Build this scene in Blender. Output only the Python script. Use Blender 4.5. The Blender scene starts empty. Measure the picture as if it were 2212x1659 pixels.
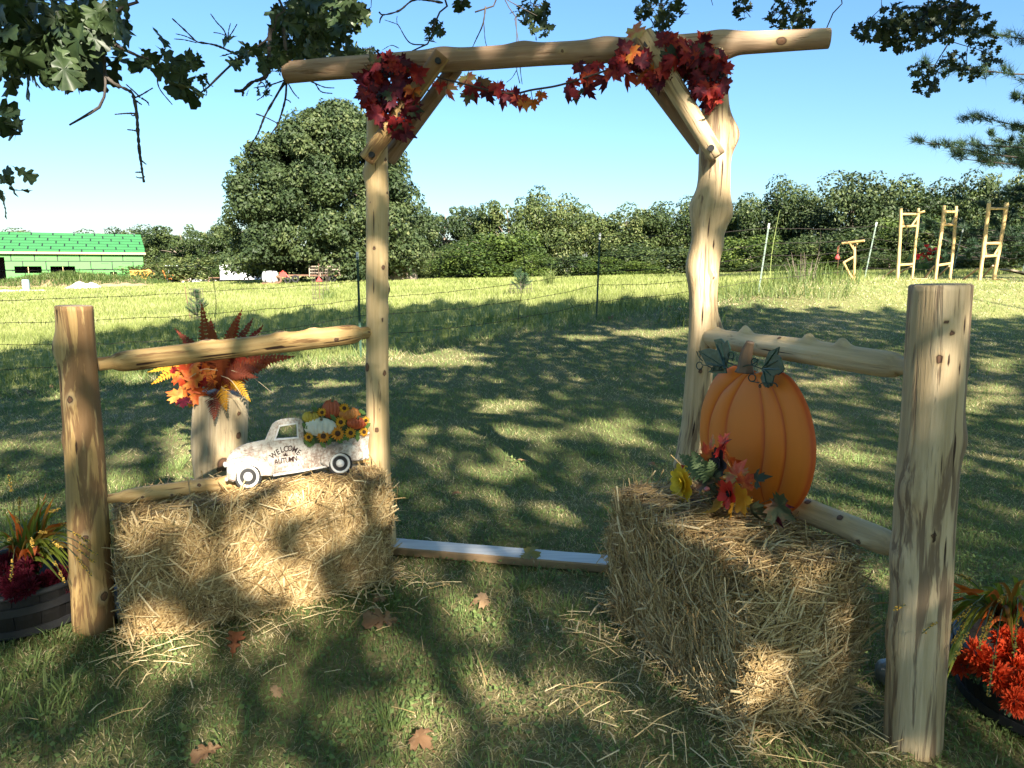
import bpy, math, random
import numpy as np
from mathutils import Vector, Matrix
from mathutils.geometry import tessellate_polygon

random.seed(7)
rng = np.random.default_rng(11)
SC = bpy.context.scene
COL = SC.collection
R = math.radians

# ------------------------------------------------------------------ camera
CAM_H, PITCH, FPX, CX, CY = 1.5, R(9.45), 1534.0, 1106.0, 829.5
cam_d = bpy.data.cameras.new('camera')
cam = bpy.data.objects.new('camera', cam_d)
COL.objects.link(cam)
cam.location = (0, 0, CAM_H)
cam.rotation_euler = (R(90) - PITCH, 0, 0)
cam_d.sensor_width = 36.0
cam_d.lens = 36.0 * FPX / 2212.0
cam_d.clip_start = 0.05
cam_d.clip_end = 3000
SC.camera = cam

# ------------------------------------------------------------------ light
SUN_EL, SUN_AZ = R(31), R(20)          # behind the camera, to its right
SUN = np.array([math.sin(SUN_AZ) * math.cos(SUN_EL), -math.cos(SUN_AZ) * math.cos(SUN_EL), math.sin(SUN_EL)])
world = bpy.data.worlds.new('World')
SC.world = world
world.use_nodes = True
wn = world.node_tree
bg = wn.nodes['Background']
sky = wn.nodes.new('ShaderNodeTexSky')
sky.sky_type = 'NISHITA'
sky.sun_disc = False
sky.sun_elevation = SUN_EL
sky.sun_rotation = math.atan2(SUN[0], SUN[1])
sky.altitude = 200
sky.air_density = 1.5
sky.dust_density = 0.5
sky.ozone_density = 10.0
wn.links.new(sky.outputs[0], bg.inputs[0])
bg.inputs[1].default_value = 0.05
sl = bpy.data.lights.new('sun', 'SUN')
sl.energy = 5.0
sl.angle = R(0.53)
sl.color = (1.0, 0.90, 0.75)
sun_o = bpy.data.objects.new('sun', sl)
COL.objects.link(sun_o)
sun_o.rotation_euler = Vector(SUN).to_track_quat('Z', 'Y').to_euler()
sun_o.location = (0, 0, 40)
SC.view_settings.view_transform = 'Standard'
SC.view_settings.look = 'None'
SC.view_settings.gamma = 1.0
SC.view_settings.use_curve_mapping = False
SC.view_settings.exposure = 2.22
SC.cycles.max_bounces = 6
SC.cycles.transparent_max_bounces = 6
SC.cycles.caustics_reflective = False
SC.cycles.caustics_refractive = False
SC.cycles.use_denoising = True

# ------------------------------------------------------------------ pixel helpers (2212 x 1659 photo pixels)
FWD = np.array([0, math.cos(PITCH), -math.sin(PITCH)])
UPV = np.array([0, math.sin(PITCH), math.cos(PITCH)])
EYE = np.array([0, 0, CAM_H])

def ray(x, y):
    return FWD + np.array([(x - CX) / FPX, 0, 0]) + UPV * ((CY - y) / FPX)

def at(x, y, Y):
    r = ray(x, y)
    return EYE + r * (Y / r[1])

def on_plane(x, y, o, n):
    r = ray(x, y)
    return EYE + r * (np.dot(np.asarray(o) - EYE, n) / np.dot(r, n))

def project(P):
    P = np.atleast_2d(P)
    d = P - EYE
    z = d @ FWD
    zz = np.where(np.abs(z) < 1e-6, 1e-6, z)
    return CX + FPX * d[:, 0] / zz, CY - FPX * (d @ UPV) / zz, z

# ------------------------------------------------------------------ terrain
_ctrl = [(-2.5, 11.9, -0.02), (1.7, 14.5, .42), (6.3, 18.3, .80), (11, 22.4, 1.08), (14, 24, 1.02), (17, 25, 1.05), (22, 31, 1.16),
         (-7, 9.3, -.22), (-13, 20, -.35), (3, 25, .66), (5, 40, .72), (5, 80, .12), (-12, 40, 0.02), (-20, 60, 0.0),
         (-21, 80, -.02), (-49, 95, -.73), (-62, 86, -.85), (-40, 60, -.8), (-30, 40, -.75), (30, 60, 1.0), (45, 45, 1.3), (40, 90, .4),
         (9.5, 13, .45), (5, 12, .3), (0, 9, .06), (10, 8, .2), (-6, 14, -.1), (3, 18, .58), (-9, 5, -.15), (20, 20, .95),
         (-80, 120, -.9), (-20, 120, -.5), (60, 120, -.2), (0, 130, -.6)]
for yy in (-12, -6, -2, 1, 2.5, 4, 5.5):
    for xx in (-5, -2.5, 0, 2.5, 5):
        _ctrl.append((xx, yy, 0.0))
for k in range(16):
    a = k * math.pi / 8
    _ctrl.append((320 * math.cos(a), 320 * math.sin(a), -1.0))
    _ctrl.append((900 * math.cos(a), 900 * math.sin(a), -1.0))
for (xx, yy) in ((-14, -20), (14, -20), (0, -25), (-25, -5), (25, -5), (-25, 10), (30, 8)):
    _ctrl.append((xx, yy, 0.0))
_ctrl = np.array(_ctrl, float)
def _phi(r): return np.sqrt(r * r + 6.0)
_D = np.linalg.norm(_ctrl[:, None, :2] - _ctrl[None, :, :2], axis=2)
_W = np.linalg.solve(_phi(_D) + 0.002 * np.eye(len(_ctrl)), _ctrl[:, 2])

def terrain(x, y):
    x = np.atleast_1d(np.asarray(x, float)); y = np.atleast_1d(np.asarray(y, float))
    out = np.empty(len(x))
    for i in range(0, len(x), 20000):
        r = np.hypot(x[i:i + 20000, None] - _ctrl[None, :, 0], y[i:i + 20000, None] - _ctrl[None, :, 1])
        out[i:i + 20000] = _phi(r) @ _W
    return out

def tz(x, y):
    return float(terrain(x, y)[0])

def ground(x, y):
    """where the photo pixel's ray meets the ground"""
    r = ray(x, y)
    lo, hi = 0.5, 0.5
    t = 0.5
    while t < 400:
        p = EYE + r * t
        if p[2] < tz(p[0], p[1]):
            hi = t
            break
        lo = t
        t *= 1.06
    for _ in range(25):
        m = (lo + hi) / 2
        p = EYE + r * m
        if p[2] < tz(p[0], p[1]): hi = m
        else: lo = m
    return EYE + r * hi

# ------------------------------------------------------------------ mesh helpers
ORI = {}

def _build(me, V, F):
    V = np.asarray(V, np.float32)
    me.vertices.add(len(V))
    me.vertices.foreach_set('co', V.ravel())
    if isinstance(F, np.ndarray):
        k = F.shape[1]
        tot = np.full(len(F), k, np.int32)
        flat = F.astype(np.int32).ravel()
    else:
        tot = np.array([len(f) for f in F], np.int32)
        flat = np.array([i for f in F for i in f], np.int32)
    me.loops.add(len(flat))
    me.loops.foreach_set('vertex_index', flat)
    me.polygons.add(len(tot))
    st = np.zeros(len(tot), np.int32)
    st[1:] = np.cumsum(tot)[:-1]
    me.polygons.foreach_set('loop_start', st)
    try:
        me.polygons.foreach_set('loop_total', tot)
    except Exception:
        pass

def mesh(name, V, F, mats, attrs=None, midx=None, smooth=False):
    me = bpy.data.meshes.new(name)
    _build(me, V, F)
    for m in (mats if isinstance(mats, (list, tuple)) else [mats]):
        me.materials.append(m)
    if midx is not None:
        me.polygons.foreach_set('material_index', np.asarray(midx, np.int32))
    if smooth is True:
        me.polygons.foreach_set('use_smooth', np.ones(len(me.polygons), bool))
    elif smooth is False:
        me.polygons.foreach_set('use_smooth', np.zeros(len(me.polygons), bool))
    else:
        me.polygons.foreach_set('use_smooth', np.asarray(smooth, bool))
    for k, a in (attrs or {}).items():
        a = np.asarray(a, np.float32)
        if a.ndim == 1:
            at_ = me.attributes.new(k, 'FLOAT', 'POINT'); at_.data.foreach_set('value', a)
        else:
            at_ = me.attributes.new(k, 'FLOAT_VECTOR', 'POINT'); at_.data.foreach_set('vector', a.ravel())
    me.update(calc_edges=True)
    me.validate()
    return me

def thing(name, loc, label, cat, group=None):
    o = bpy.data.objects.new(name, None)
    COL.objects.link(o)
    o.location = loc
    o.empty_display_size = 0.1
    ORI[o.name] = np.array(loc, float)
    tag(o, label, cat, group)
    return o

def tag(o, label=None, cat=None, group=None, kind=None):
    if label: o['label'] = label
    if cat: o['category'] = cat
    if group: o['group'] = group
    if kind: o['kind'] = kind
    return o

def obj(name, V, F, mats, parent=None, **kw):
    """vertices in world space; origin at the parent's origin or the mesh's own base"""
    V = np.asarray(V, float)
    if parent is not None:
        org = ORI[parent.name]
    else:
        org = np.array([(V[:, 0].min() + V[:, 0].max()) / 2, (V[:, 1].min() + V[:, 1].max()) / 2, V[:, 2].min()])
    me = mesh(name, V - org, F, mats, **kw)
    o = bpy.data.objects.new(name, me)
    COL.objects.link(o)
    if parent is not None:
        o.parent = parent
    else:
        o.location = org
    ORI[o.name] = org
    return o

def inst(name, me, M, parent=None):
    """object with shared mesh data placed by a world matrix"""
    o = bpy.data.objects.new(name, me)
    COL.objects.link(o)
    if parent is not None:
        o.parent = parent
        M = Matrix.Translation(-Vector(ORI[parent.name])) @ M
    o.matrix_local = M
    ORI[o.name] = np.array(M.translation if parent is None else ORI[parent.name])
    return o

class MB:
    def __init__(s): s.V, s.F, s.M, s.n = [], [], [], 0
    def add(s, V, F, m=0):
        V = np.asarray(V, float)
        s.V.append(V)
        for f in F: s.F.append([int(i) + s.n for i in f]); s.M.append(m)
        s.n += len(V)
        return s
    def out(s): return np.concatenate(s.V), s.F
    def build(s, name, mats, parent=None, smooth=False, **kw):
        V, F = s.out()
        return obj(name, V, F, mats, parent, midx=s.M, smooth=smooth, **kw)

def box(c, size, rz=0.0, ax=None):
    hx, hy, hz = [v / 2 for v in size]
    P = np.array([[sx * hx, sy * hy, sz * hz] for sz in (-1, 1) for sy in (-1, 1) for sx in (-1, 1)])
    if ax is not None:
        P = P @ np.array(ax)
    elif rz:
        cc, ss = math.cos(rz), math.sin(rz)
        P = P @ np.array([[cc, ss, 0], [-ss, cc, 0], [0, 0, 1]])
    return P + np.asarray(c), [(0, 2, 3, 1), (4, 5, 7, 6), (0, 1, 5, 4), (2, 6, 7, 3), (0, 4, 6, 2), (1, 3, 7, 5)]

def nrm(v):
    v = np.asarray(v, float)
    return v / (np.linalg.norm(v) + 1e-12)

def frames(P):
    P = np.asarray(P, float)
    T = np.gradient(P, axis=0)
    T /= np.linalg.norm(T, axis=1)[:, None] + 1e-12
    a = np.array([0, -1, 0.0]) if abs(T[0][1]) < 0.995 else np.array([1.0, 0, 0])
    U, W = [], []
    for t in T:
        u = nrm(a - t * np.dot(a, t)); a = u
        U.append(u); W.append(np.cross(t, u))
    return T, np.array(U), np.array(W)

def smooth_path(P, n):
    P = np.asarray(P, float)
    if len(P) < 3:
        s = np.linspace(0, 1, n)[:, None]
        return P[0] * (1 - s) + P[-1] * s
    d = np.r_[0, np.cumsum(np.linalg.norm(np.diff(P, axis=0), axis=1))]
    # Catmull-Rom
    Q = np.vstack([2 * P[0] - P[1], P, 2 * P[-1] - P[-2]])
    out = []
    for s in np.linspace(0, d[-1], n):
        i = min(max(np.searchsorted(d, s) - 1, 0), len(P) - 2)
        t = (s - d[i]) / (d[i + 1] - d[i] + 1e-12)
        p0, p1, p2, p3 = Q[i:i + 4]
        out.append(.5 * (2 * p1 + (p2 - p0) * t + (2 * p0 - 5 * p1 + 4 * p2 - p3) * t * t + (3 * p1 - p0 - 3 * p2 + p3) * t ** 3))
    return np.array(out)

def tube(P, r, k=6, cap=True):
    P = np.asarray(P, float); n = len(P)
    r = np.broadcast_to(np.asarray(r, float), (n,))
    T, U, W = frames(P)
    a = np.arange(k) * 2 * math.pi / k
    V = (P[:, None] + (U[:, None] * np.cos(a)[None, :, None] + W[:, None] * np.sin(a)[None, :, None]) * r[:, None, None]).reshape(-1, 3)
    F = []
    for i in range(n - 1):
        for j in range(k):
            F.append((i * k + j, i * k + (j + 1) % k, (i + 1) * k + (j + 1) % k, (i + 1) * k + j))
    if cap:
        F.append(tuple(range(k))[::-1]); F.append(tuple(range((n - 1) * k, n * k)))
    return V, F

# ------------------------------------------------------------------ material helpers
def newmat(name):
    m = bpy.data.materials.new(name)
    m.use_nodes = True
    nt = m.node_tree
    return m, nt, nt.nodes['Principled BSDF']

def N(nt, typ, **kw):
    n = nt.nodes.new(typ)
    for k, v in kw.items():
        if hasattr(n, k): setattr(n, k, v)
        else: n.inputs[k].default_value = v
    return n

def L(nt, a, b): nt.links.new(a, b)

def ramp(nt, fac, stops, interp='LINEAR'):
    n = nt.nodes.new('ShaderNodeValToRGB')
    n.color_ramp.interpolation = interp
    e = n.color_ramp.elements
    e[0].position, e[0].color = stops[0][0], (*stops[0][1], 1)
    e[1].position, e[1].color = stops[-1][0], (*stops[-1][1], 1)
    for p, c in stops[1:-1]:
        x = e.new(p); x.color = (*c, 1)
    if fac is not None: L(nt, fac, n.inputs[0])
    return n.outputs[0]

def noise(nt, vec, scale, detail=4, rough=.55, dist=0.0, mapping=None):
    n = nt.nodes.new('ShaderNodeTexNoise')
    n.inputs['Scale'].default_value = scale
    n.inputs['Detail'].default_value = detail
    n.inputs['Roughness'].default_value = rough
    n.inputs['Distortion'].default_value = dist
    if mapping is not None:
        mp = nt.nodes.new('ShaderNodeMapping')
        mp.inputs['Scale'].default_value = mapping
        L(nt, vec, mp.inputs[0]); vec = mp.outputs[0]
    if vec is not None: L(nt, vec, n.inputs['Vector'])
    return n.outputs['Fac']

def mixc(nt, fac, a, b, mode='MIX'):
    n = nt.nodes.new('ShaderNodeMix')
    n.data_type = 'RGBA'; n.blend_type = mode
    for i, v in ((0, fac), (6, a), (7, b)):
        if hasattr(v, 'is_linked'): L(nt, v, n.inputs[i])
        else: n.inputs[i].default_value = v if i == 0 else (*v, 1)
    return n.outputs[2]

def mth(nt, op, a, b=None, clamp=False):
    n = nt.nodes.new('ShaderNodeMath'); n.operation = op; n.use_clamp = clamp
    for i, v in ((0, a), (1, b)):
        if v is None: continue
        if hasattr(v, 'is_linked'): L(nt, v, n.inputs[i])
        else: n.inputs[i].default_value = v
    return n.outputs[0]

def bump(nt, h, strength, dist, bsdf):
    b = nt.nodes.new('ShaderNodeBump')
    b.inputs['Strength'].default_value = strength
    b.inputs['Distance'].default_value = dist
    L(nt, h, b.inputs['Height']); L(nt, b.outputs[0], bsdf.inputs['Normal'])

def coord(nt, kind='Object'):
    return nt.nodes.new('ShaderNodeTexCoord').outputs[kind]

def attr(nt, name, vec=False):
    n = nt.nodes.new('ShaderNodeAttribute'); n.attribute_name = name
    return n.outputs['Vector' if vec else 'Fac']

def pm(name, c1, c2=None, scale=8, rough=.6, bmp=0.0, bscale=30, metal=0.0, spec=.4, stretch=None):
    m, nt, b = newmat(name)
    c2 = c2 or tuple(v * .75 for v in c1)
    co = coord(nt)
    f = noise(nt, co, scale, 5, .6, mapping=stretch)
    L(nt, ramp(nt, f, [(.3, c2), (.7, c1)]), b.inputs['Base Color'])
    b.inputs['Roughness'].default_value = rough
    b.inputs['Metallic'].default_value = metal
    b.inputs['Specular IOR Level'].default_value = spec
    if bmp:
        bump(nt, noise(nt, co, bscale, 4, .6, mapping=stretch), bmp, .01, b)
    return m

def leafmat(name, stops, trans=.35, rough=.55, scale=6, tintattr=None, objrand=.0, spec=.3, vein=False, gain=1.0):
    """thin leaf: colour from a per-vertex tint or noise, plus light let through"""
    m, nt, b = newmat(name)
    if tintattr: f = attr(nt, tintattr)
    else: f = noise(nt, coord(nt), scale, 3, .6)
    if objrand:
        oi = nt.nodes.new('ShaderNodeObjectInfo')
        f = mth(nt, 'ADD', f, mth(nt, 'MULTIPLY', mth(nt, 'SUBTRACT', oi.outputs['Random'], .5), objrand), True)
    c = ramp(nt, f, stops)
    L(nt, c, b.inputs['Base Color'])
    b.inputs['Roughness'].default_value = rough
    b.inputs['Specular IOR Level'].default_value = spec
    t = nt.nodes.new('ShaderNodeBsdfTranslucent')
    L(nt, mixc(nt, 1.0, c, (1.15, 1.15, .6), 'MULTIPLY'), t.inputs[0])
    mx = nt.nodes.new('ShaderNodeMixShader')
    mx.inputs[0].default_value = trans
    L(nt, b.outputs[0], mx.inputs[1]); L(nt, t.outputs[0], mx.inputs[2])
    L(nt, mx.outputs[0], nt.nodes['Material Output'].inputs[0])
    return m

# ================================================================== GROUND
FX = np.array([-30, -16, -11, -7, -2.5, 1.7, 6.3, 11, 16, 22, 40])
FY = np.array([-6, 3.5, 6.7, 9.3, 11.9, 14.5, 18.3, 22.4, 26.8, 31, 45])
def beyond_fence(x, y): return y > np.interp(x, FX, FY) + .25

def ground_material():
    m, nt, b = newmat('ground_turf')
    co = coord(nt)
    n1 = noise(nt, co, .35, 4, .6)
    n2 = noise(nt, co, 6, 5, .65)
    n3 = noise(nt, co, 60, 4, .7)
    f = mth(nt, 'ADD', mth(nt, 'MULTIPLY', n1, .5), mth(nt, 'MULTIPLY', n3, .5))
    lawn = ramp(nt, f, [(.34, (.085, .10, .04)), (.5, (.15, .15, .06)), (.62, (.26, .21, .11)), (.72, (.36, .29, .17))])
    field = ramp(nt, mth(nt, 'ADD', mth(nt, 'MULTIPLY', n1, .4), mth(nt, 'MULTIPLY', n2, .6)),
                 [(.35, (.17, .19, .055)), (.5, (.25, .27, .095)), (.66, (.34, .33, .14))])
    L(nt, mixc(nt, attr(nt, 'field'), lawn, field), b.inputs['Base Color'])
    b.inputs['Roughness'].default_value = .95
    b.inputs['Specular IOR Level'].default_value = .1
    bump(nt, mth(nt, 'ADD', n3, mth(nt, 'MULTIPLY', n2, 2.0)), .6, .03, b)
    return m
GROUND_MAT = ground_material()

def build_ground():
    nr, na = 150, 192
    r = 0.25 * (900 / .25) ** (np.arange(nr) / (nr - 1))
    a = np.arange(na) * 2 * math.pi / na
    X = np.r_[0, (r[:, None] * np.cos(a)).ravel()]
    Y = np.r_[0, (r[:, None] * np.sin(a)).ravel()]
    Z = terrain(X, Y)
    V = np.stack([X, Y, Z], 1)
    F = [(0, 1 + j, 1 + (j + 1) % na) for j in range(na)]
    for i in range(nr - 1):
        o = 1 + i * na
        for j in range(na):
            k = (j + 1) % na
            F.append((o + j, o + na + j, o + na + k, o + k))
    fld = np.clip((Y - np.interp(X, FX, FY)) / 1.2, 0, 1)
    fld = np.maximum(fld, np.clip((X - 5) / 4, 0, 1) * np.clip((Y - 11) / 3, 0, 1) * .75)
    o = obj('ground', V, F, GROUND_MAT, smooth=True, attrs={'field': fld})
    tag(o, kind='structure')
build_ground()

GRASS_STOPS = [(0, (.095, .14, .052)), (.3, (.16, .23, .075)), (.55, (.235, .30, .10)), (.75, (.34, .35, .13)), (.88, (.52, .43, .24)), (1, (.64, .55, .36))]
GRASS_MAT = leafmat('grass_blade', GRASS_STOPS, trans=.3, rough=.6, tintattr='tint', spec=.25)
FIELD_MAT = leafmat('field_grass_blade', [(0, (.10, .14, .04)), (.35, (.20, .24, .065)), (.65, (.29, .325, .12)), (1, (.43, .42, .21))], trans=.35, rough=.6, tintattr='tint', spec=.2)

def blades(P, h, w, lean, az, tint, segs=2, curl=1.0):
    """grass blades: base points P, heights, widths, lean (horizontal reach / height), azimuth of lean"""
    n = len(P)
    d = np.stack([np.cos(az), np.sin(az), np.zeros(n)], 1)
    fa = az + math.pi / 2 + rng.normal(0, .7, n)
    s = np.stack([np.cos(fa), np.sin(fa), np.zeros(n)], 1) * (w / 2)[:, None]
    up = np.array([0, 0, 1.0])
    if segs == 1:
        tip = P + d * (lean * h)[:, None] + up * h[:, None]
        V = np.stack([P - s, P + s, tip], 1).reshape(-1, 3)
        F = np.arange(3 * n).reshape(n, 3)
        return V, F, np.repeat(tint, 3)
    mid = P + d * (lean * h * .35)[:, None] + up * (h * .6)[:, None]
    tip = P + d * (lean * h * curl)[:, None] + up * (h * 1.0 / (1 + .25 * lean))[:, None]
    V = np.stack([P - s, P + s, mid - s * .75, mid + s * .75, tip], 1).reshape(-1, 3)
    b = (np.arange(n) * 5)[:, None]
    F = np.concatenate([b + [0, 1, 3], b + [0, 3, 2], b + [2, 3, 4]], 0)
    return V, F, np.repeat(tint, 5)

def vnoise(x, y, s, seed):
    """cheap smooth value noise"""
    r_ = np.random.default_rng(seed).random((64, 64))
    u, v = x / s, y / s
    i, j = np.floor(u).astype(int), np.floor(v).astype(int)
    f, g = u - i, v - j
    f, g = f * f * (3 - 2 * f), g * g * (3 - 2 * g)
    q = lambda a, b: r_[a % 64, b % 64]
    return (q(i, j) * (1 - f) + q(i + 1, j) * f) * (1 - g) + (q(i, j + 1) * (1 - f) + q(i + 1, j + 1) * f) * g

# keep grass out of these footprints: filled by the foreground section (polygon list of xy)
KEEP_OUT = []
def inside_poly(x, y, poly):
    c = np.zeros(len(x), bool)
    for k in range(len(poly)):
        x0, y0 = poly[k - 1][:2]; x1, y1 = poly[k][:2]
        if y0 == y1: continue
        cr = ((y0 > y) != (y1 > y)) & (x < (x1 - x0) * (y - y0) / (y1 - y0) + x0)
        c ^= cr
    return c

def scatter(y0, y1, dens, slope=.86, pad=1.3):
    area_n = 0
    ys, xs = [], []
    for yy in np.linspace(y0, y1, 40)[:-1]:
        dy = (y1 - y0) / 39
        hw = slope * (yy + dy) + pad
        k = rng.poisson(dens * dy * 2 * hw)
        ys.append(yy + rng.random(k) * dy); xs.append((rng.random(k) * 2 - 1) * hw)
    return np.concatenate(xs), np.concatenate(ys)

def build_lawn():
    parts = []
    for (y0, y1, dens, hh, ww, segs) in ((1.35, 3.0, 6400, .040, .0036, 2), (3.0, 5.0, 4000, .040, .0043, 2), (5.0, 8.5, 1600, .042, .0065, 1), (8.5, 15, 520, .048, .011, 1), (15, 27, 150, .06, .02, 1)):
        x, y = scatter(y0, y1, dens)
        k = ~beyond_fence(x, y)
        for poly in KEEP_OUT: k &= ~inside_poly(x, y, poly)
        x, y = x[k], y[k]
        n = len(x)
        big = vnoise(x, y, .9, 3); mid = vnoise(x, y, .22, 4); tuft = vnoise(x, y, .11, 5)
        dry = np.clip(vnoise(x, y, .55, 6) * .9 + vnoise(x, y, .16, 7) * .5 - .55, 0, 1)
        tint = .16 + .26 * big + .2 * (mid - .5) + rng.normal(0, .09, n)
        isdry = rng.random(n) < (.10 + 1.05 * dry)
        tint[isdry] = .78 + .22 * rng.random(isdry.sum())
        right = np.clip((x - 4.5) / 3, 0, 1) * np.clip((y - 10) / 3, 0, 1)
        tint = np.clip(tint + .28 * right, 0, 1)
        h = hh * (.45 + .75 * rng.random(n) + .75 * np.clip(tuft - .5, 0, 1) * 2 * mid)
        h[isdry] *= .7
        fence = np.clip(1 - np.abs(y - np.interp(x, FX, FY)) / .9, 0, 1)
        h *= 1 + 3.2 * fence * (y > 5)
        lean = np.abs(rng.normal(.7, .5, n)); lean[isdry] += .9
        w = ww * (.7 + .6 * rng.random(n))
        P = np.stack([x, y, terrain(x, y) - .004], 1)
        parts.append(blades(P, h, w, lean, rng.random(n) * 6.283, tint, segs))
    # clover and small broad-leaved weeds among the blades
    ct, cv, cf, co_ = [], [], [], 0
    for _ in range(520):
        y0 = 1.5 + rng.random() ** 1.2 * 4.0; x0 = (rng.random() * 2 - 1) * (.8 * y0 + .5)
        n = rng.integers(8, 34)
        x = x0 + rng.normal(0, .07, n); y = y0 + rng.normal(0, .07, n)
        k = np.ones(n, bool)
        for poly in KEEP_OUT: k &= ~inside_poly(x, y, poly)
        x, y = x[k], y[k]; n = len(x)
        if not n: continue
        C = np.stack([x, y, terrain(x, y) + .012 + .025 * rng.random(n)], 1)
        nn = rng.normal(0, .4, (n, 3)) + np.array([0, 0, 1.0]); nn /= np.linalg.norm(nn, axis=1)[:, None]
        v, f, t = leaf_cards(C, nn, .012 + .014 * rng.random(n), np.clip(rng.normal(.33, .1, n), 0, 1), .8)
        parts.append((v, f, t))
    # a few taller coarse tufts near the camera
    for _ in range(60):
        y0 = 1.5 + rng.random() ** 1.3 * 4.2; x0 = (rng.random() * 2 - 1) * (.8 * y0 + .4)
        if any(inside_poly(np.array([x0]), np.array([y0]), p)[0] for p in KEEP_OUT): continue
        n = rng.integers(18, 46)
        x = x0 + rng.normal(0, .028, n); y = y0 + rng.normal(0, .028, n)
        P = np.stack([x, y, terrain(x, y) - .004], 1)
        az = np.arctan2(y - y0, x - x0) + rng.normal(0, .5, n)
        parts.append(blades(P, .04 + .06 * rng.random(n), .0042 + .003 * rng.random(n), .5 + .6 * rng.random(n), az, np.clip(rng.normal(.38, .1) + rng.normal(0, .07, n), 0, 1), 2))
    V, F, T, off = [], [], [], 0
    for v, f, t in parts:
        V.append(v); F.append(f + off); T.append(t); off += len(v)
    o = obj('lawn_grass', np.concatenate(V), np.concatenate(F), GRASS_MAT, attrs={'tint': np.concatenate(T)})
    tag(o, 'short mown green lawn with dry straw-coloured patches under the archway', 'grass', kind='stuff')

def build_field():
    parts = []
    for (y0, y1, dens, hh, ww) in ((6, 13, 420, .15, .009), (13, 22, 210, .16, .014), (22, 40, 60, .17, .034), (40, 96, 13, .17, .085)):
        x, y = scatter(y0, y1, dens, .8, 1.0)
        k = beyond_fence(x, y) & (x < 40)
        x, y = x[k], y[k]; n = len(x)
        tint = .34 + .45 * (vnoise(x, y, 2.2, 13) - .5) + .3 * (vnoise(x, y, .5, 14) - .5) + rng.normal(0, .13, n) + .12 * np.clip((y - 14) / 12, 0, 1)
        near = np.clip(1 - (y - np.interp(x, FX, FY)) / 3.0, 0, 1)
        h = hh * (.5 + .8 * rng.random(n)) * (1 + .5 * near * vnoise(x, y, .8, 15))
        P = np.stack([x, y, terrain(x, y) - .01], 1)
        parts.append(blades(P, h, ww * (.7 + .6 * rng.random(n)), np.abs(rng.normal(.45, .3, n)), rng.random(n) * 6.283, np.clip(tint, 0, 1), 1))
    V, F, T, off = [], [], [], 0
    for v, f, t in parts:
        V.append(v); F.append(f + off); T.append(t); off += len(v)
    o = obj('field_grass', np.concatenate(V), np.concatenate(F), FIELD_MAT, attrs={'tint': np.concatenate(T)})
    tag(o, 'taller yellow-green pasture grass beyond the wire fence', 'grass', kind='stuff')
build_field()

# ================================================================== TREES
def leaf_cards(C, Nn, size, tint, aspect=.62):
    """lens-shaped folded leaf clumps: centres C, normals Nn, sizes"""
    n = len(C)
    a = np.cross(Nn, rng.normal(size=(n, 3)))
    a /= np.linalg.norm(a, axis=1)[:, None] + 1e-9
    b = np.cross(Nn, a)
    s = size[:, None]
    V = np.stack([C - a * s * .5, C + b * s * .5 * aspect - Nn * s * .12, C + a * s * .5, C - b * s * .5 * aspect - Nn * s * .12], 1).reshape(-1, 3)
    q = (np.arange(n) * 4)[:, None]
    F = np.concatenate([q + [0, 1, 2], q + [0, 2, 3]], 0)
    return V, F, np.repeat(tint, 4)

def crown(blobs, n, size, up=.35, seed=0, shell=.75):
    g = np.random.default_rng(seed)
    B = np.array(blobs, float)
    w = B[:, 3] ** 2
    i = g.choice(len(B), n, p=w / w.sum())
    d = g.normal(size=(n, 3)); d /= np.linalg.norm(d, axis=1)[:, None]
    C = B[i, :3] + d * (B[i, 3] * (shell + (1.1 - shell) * g.random(n)))[:, None] * np.array([1, 1, .8])
    nn = d + g.normal(size=(n, 3)) * .55 + np.array([0, 0, up]); nn /= np.linalg.norm(nn, axis=1)[:, None]
    bt = g.random(len(B))
    tint = np.clip(.40 + .55 * (bt[i] - .5) + g.normal(0, .15, n), 0, 1)
    return leaf_cards(C, nn, size * (.6 + .8 * g.random(n)), tint)

def lumpy(nb, cz, rx, rz, rb, seed, low=0.0, squash=1.0):
    g = np.random.default_rng(seed)
    out = []
    while len(out) < nb:
        p = g.normal(size=3); p /= np.linalg.norm(p)
        k = g.random() ** .35
        q = np.array([p[0] * rx * k, p[1] * rx * k, cz + p[2] * rz * k])
        if q[2] < low: continue
        out.append((*q, rb * (.65 + .7 * g.random())))
    return out

TREE_STOPS = [(0, (.020, .038, .014)), (.35, (.044, .070, .022)), (.65, (.082, .115, .034)), (1, (.16, .18, .062))]
CROWN_GREEN = leafmat('crown_green', TREE_STOPS, trans=.3, tintattr='tint', objrand=.5, rough=.5)
CROWN_DARK = leafmat('crown_dark', [(0, (.020, .036, .014)), (.4, (.038, .060, .022)), (.7, (.070, .096, .034)), (1, (.14, .155, .065))], trans=.2, tintattr='tint', rough=.55, spec=.25)
CROWN_BRIGHT = leafmat('crown_bright', [(0, (.02, .04, .010)), (.4, (.06, .10, .02)), (.7, (.11, .16, .03)), (1, (.2, .24, .06))], trans=.35, tintattr='tint', objrand=.15)
BARK = pm('bark', (.16, .13, .10), (.06, .05, .04), 3, .9, .8, 6, stretch=(3, 3, .5))
BARK_PALE = pm('bark_pale', (.30, .25, .20), (.14, .11, .085), 2, .9, .6, 6, stretch=(3, 3, .5))

def tree_mesh(name, blobs, n, size, mat, seed, up=.35):
    V, F, T = crown(blobs, n, size, up, seed)
    return mesh(name, V, F, mat, attrs={'tint': T})

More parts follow.
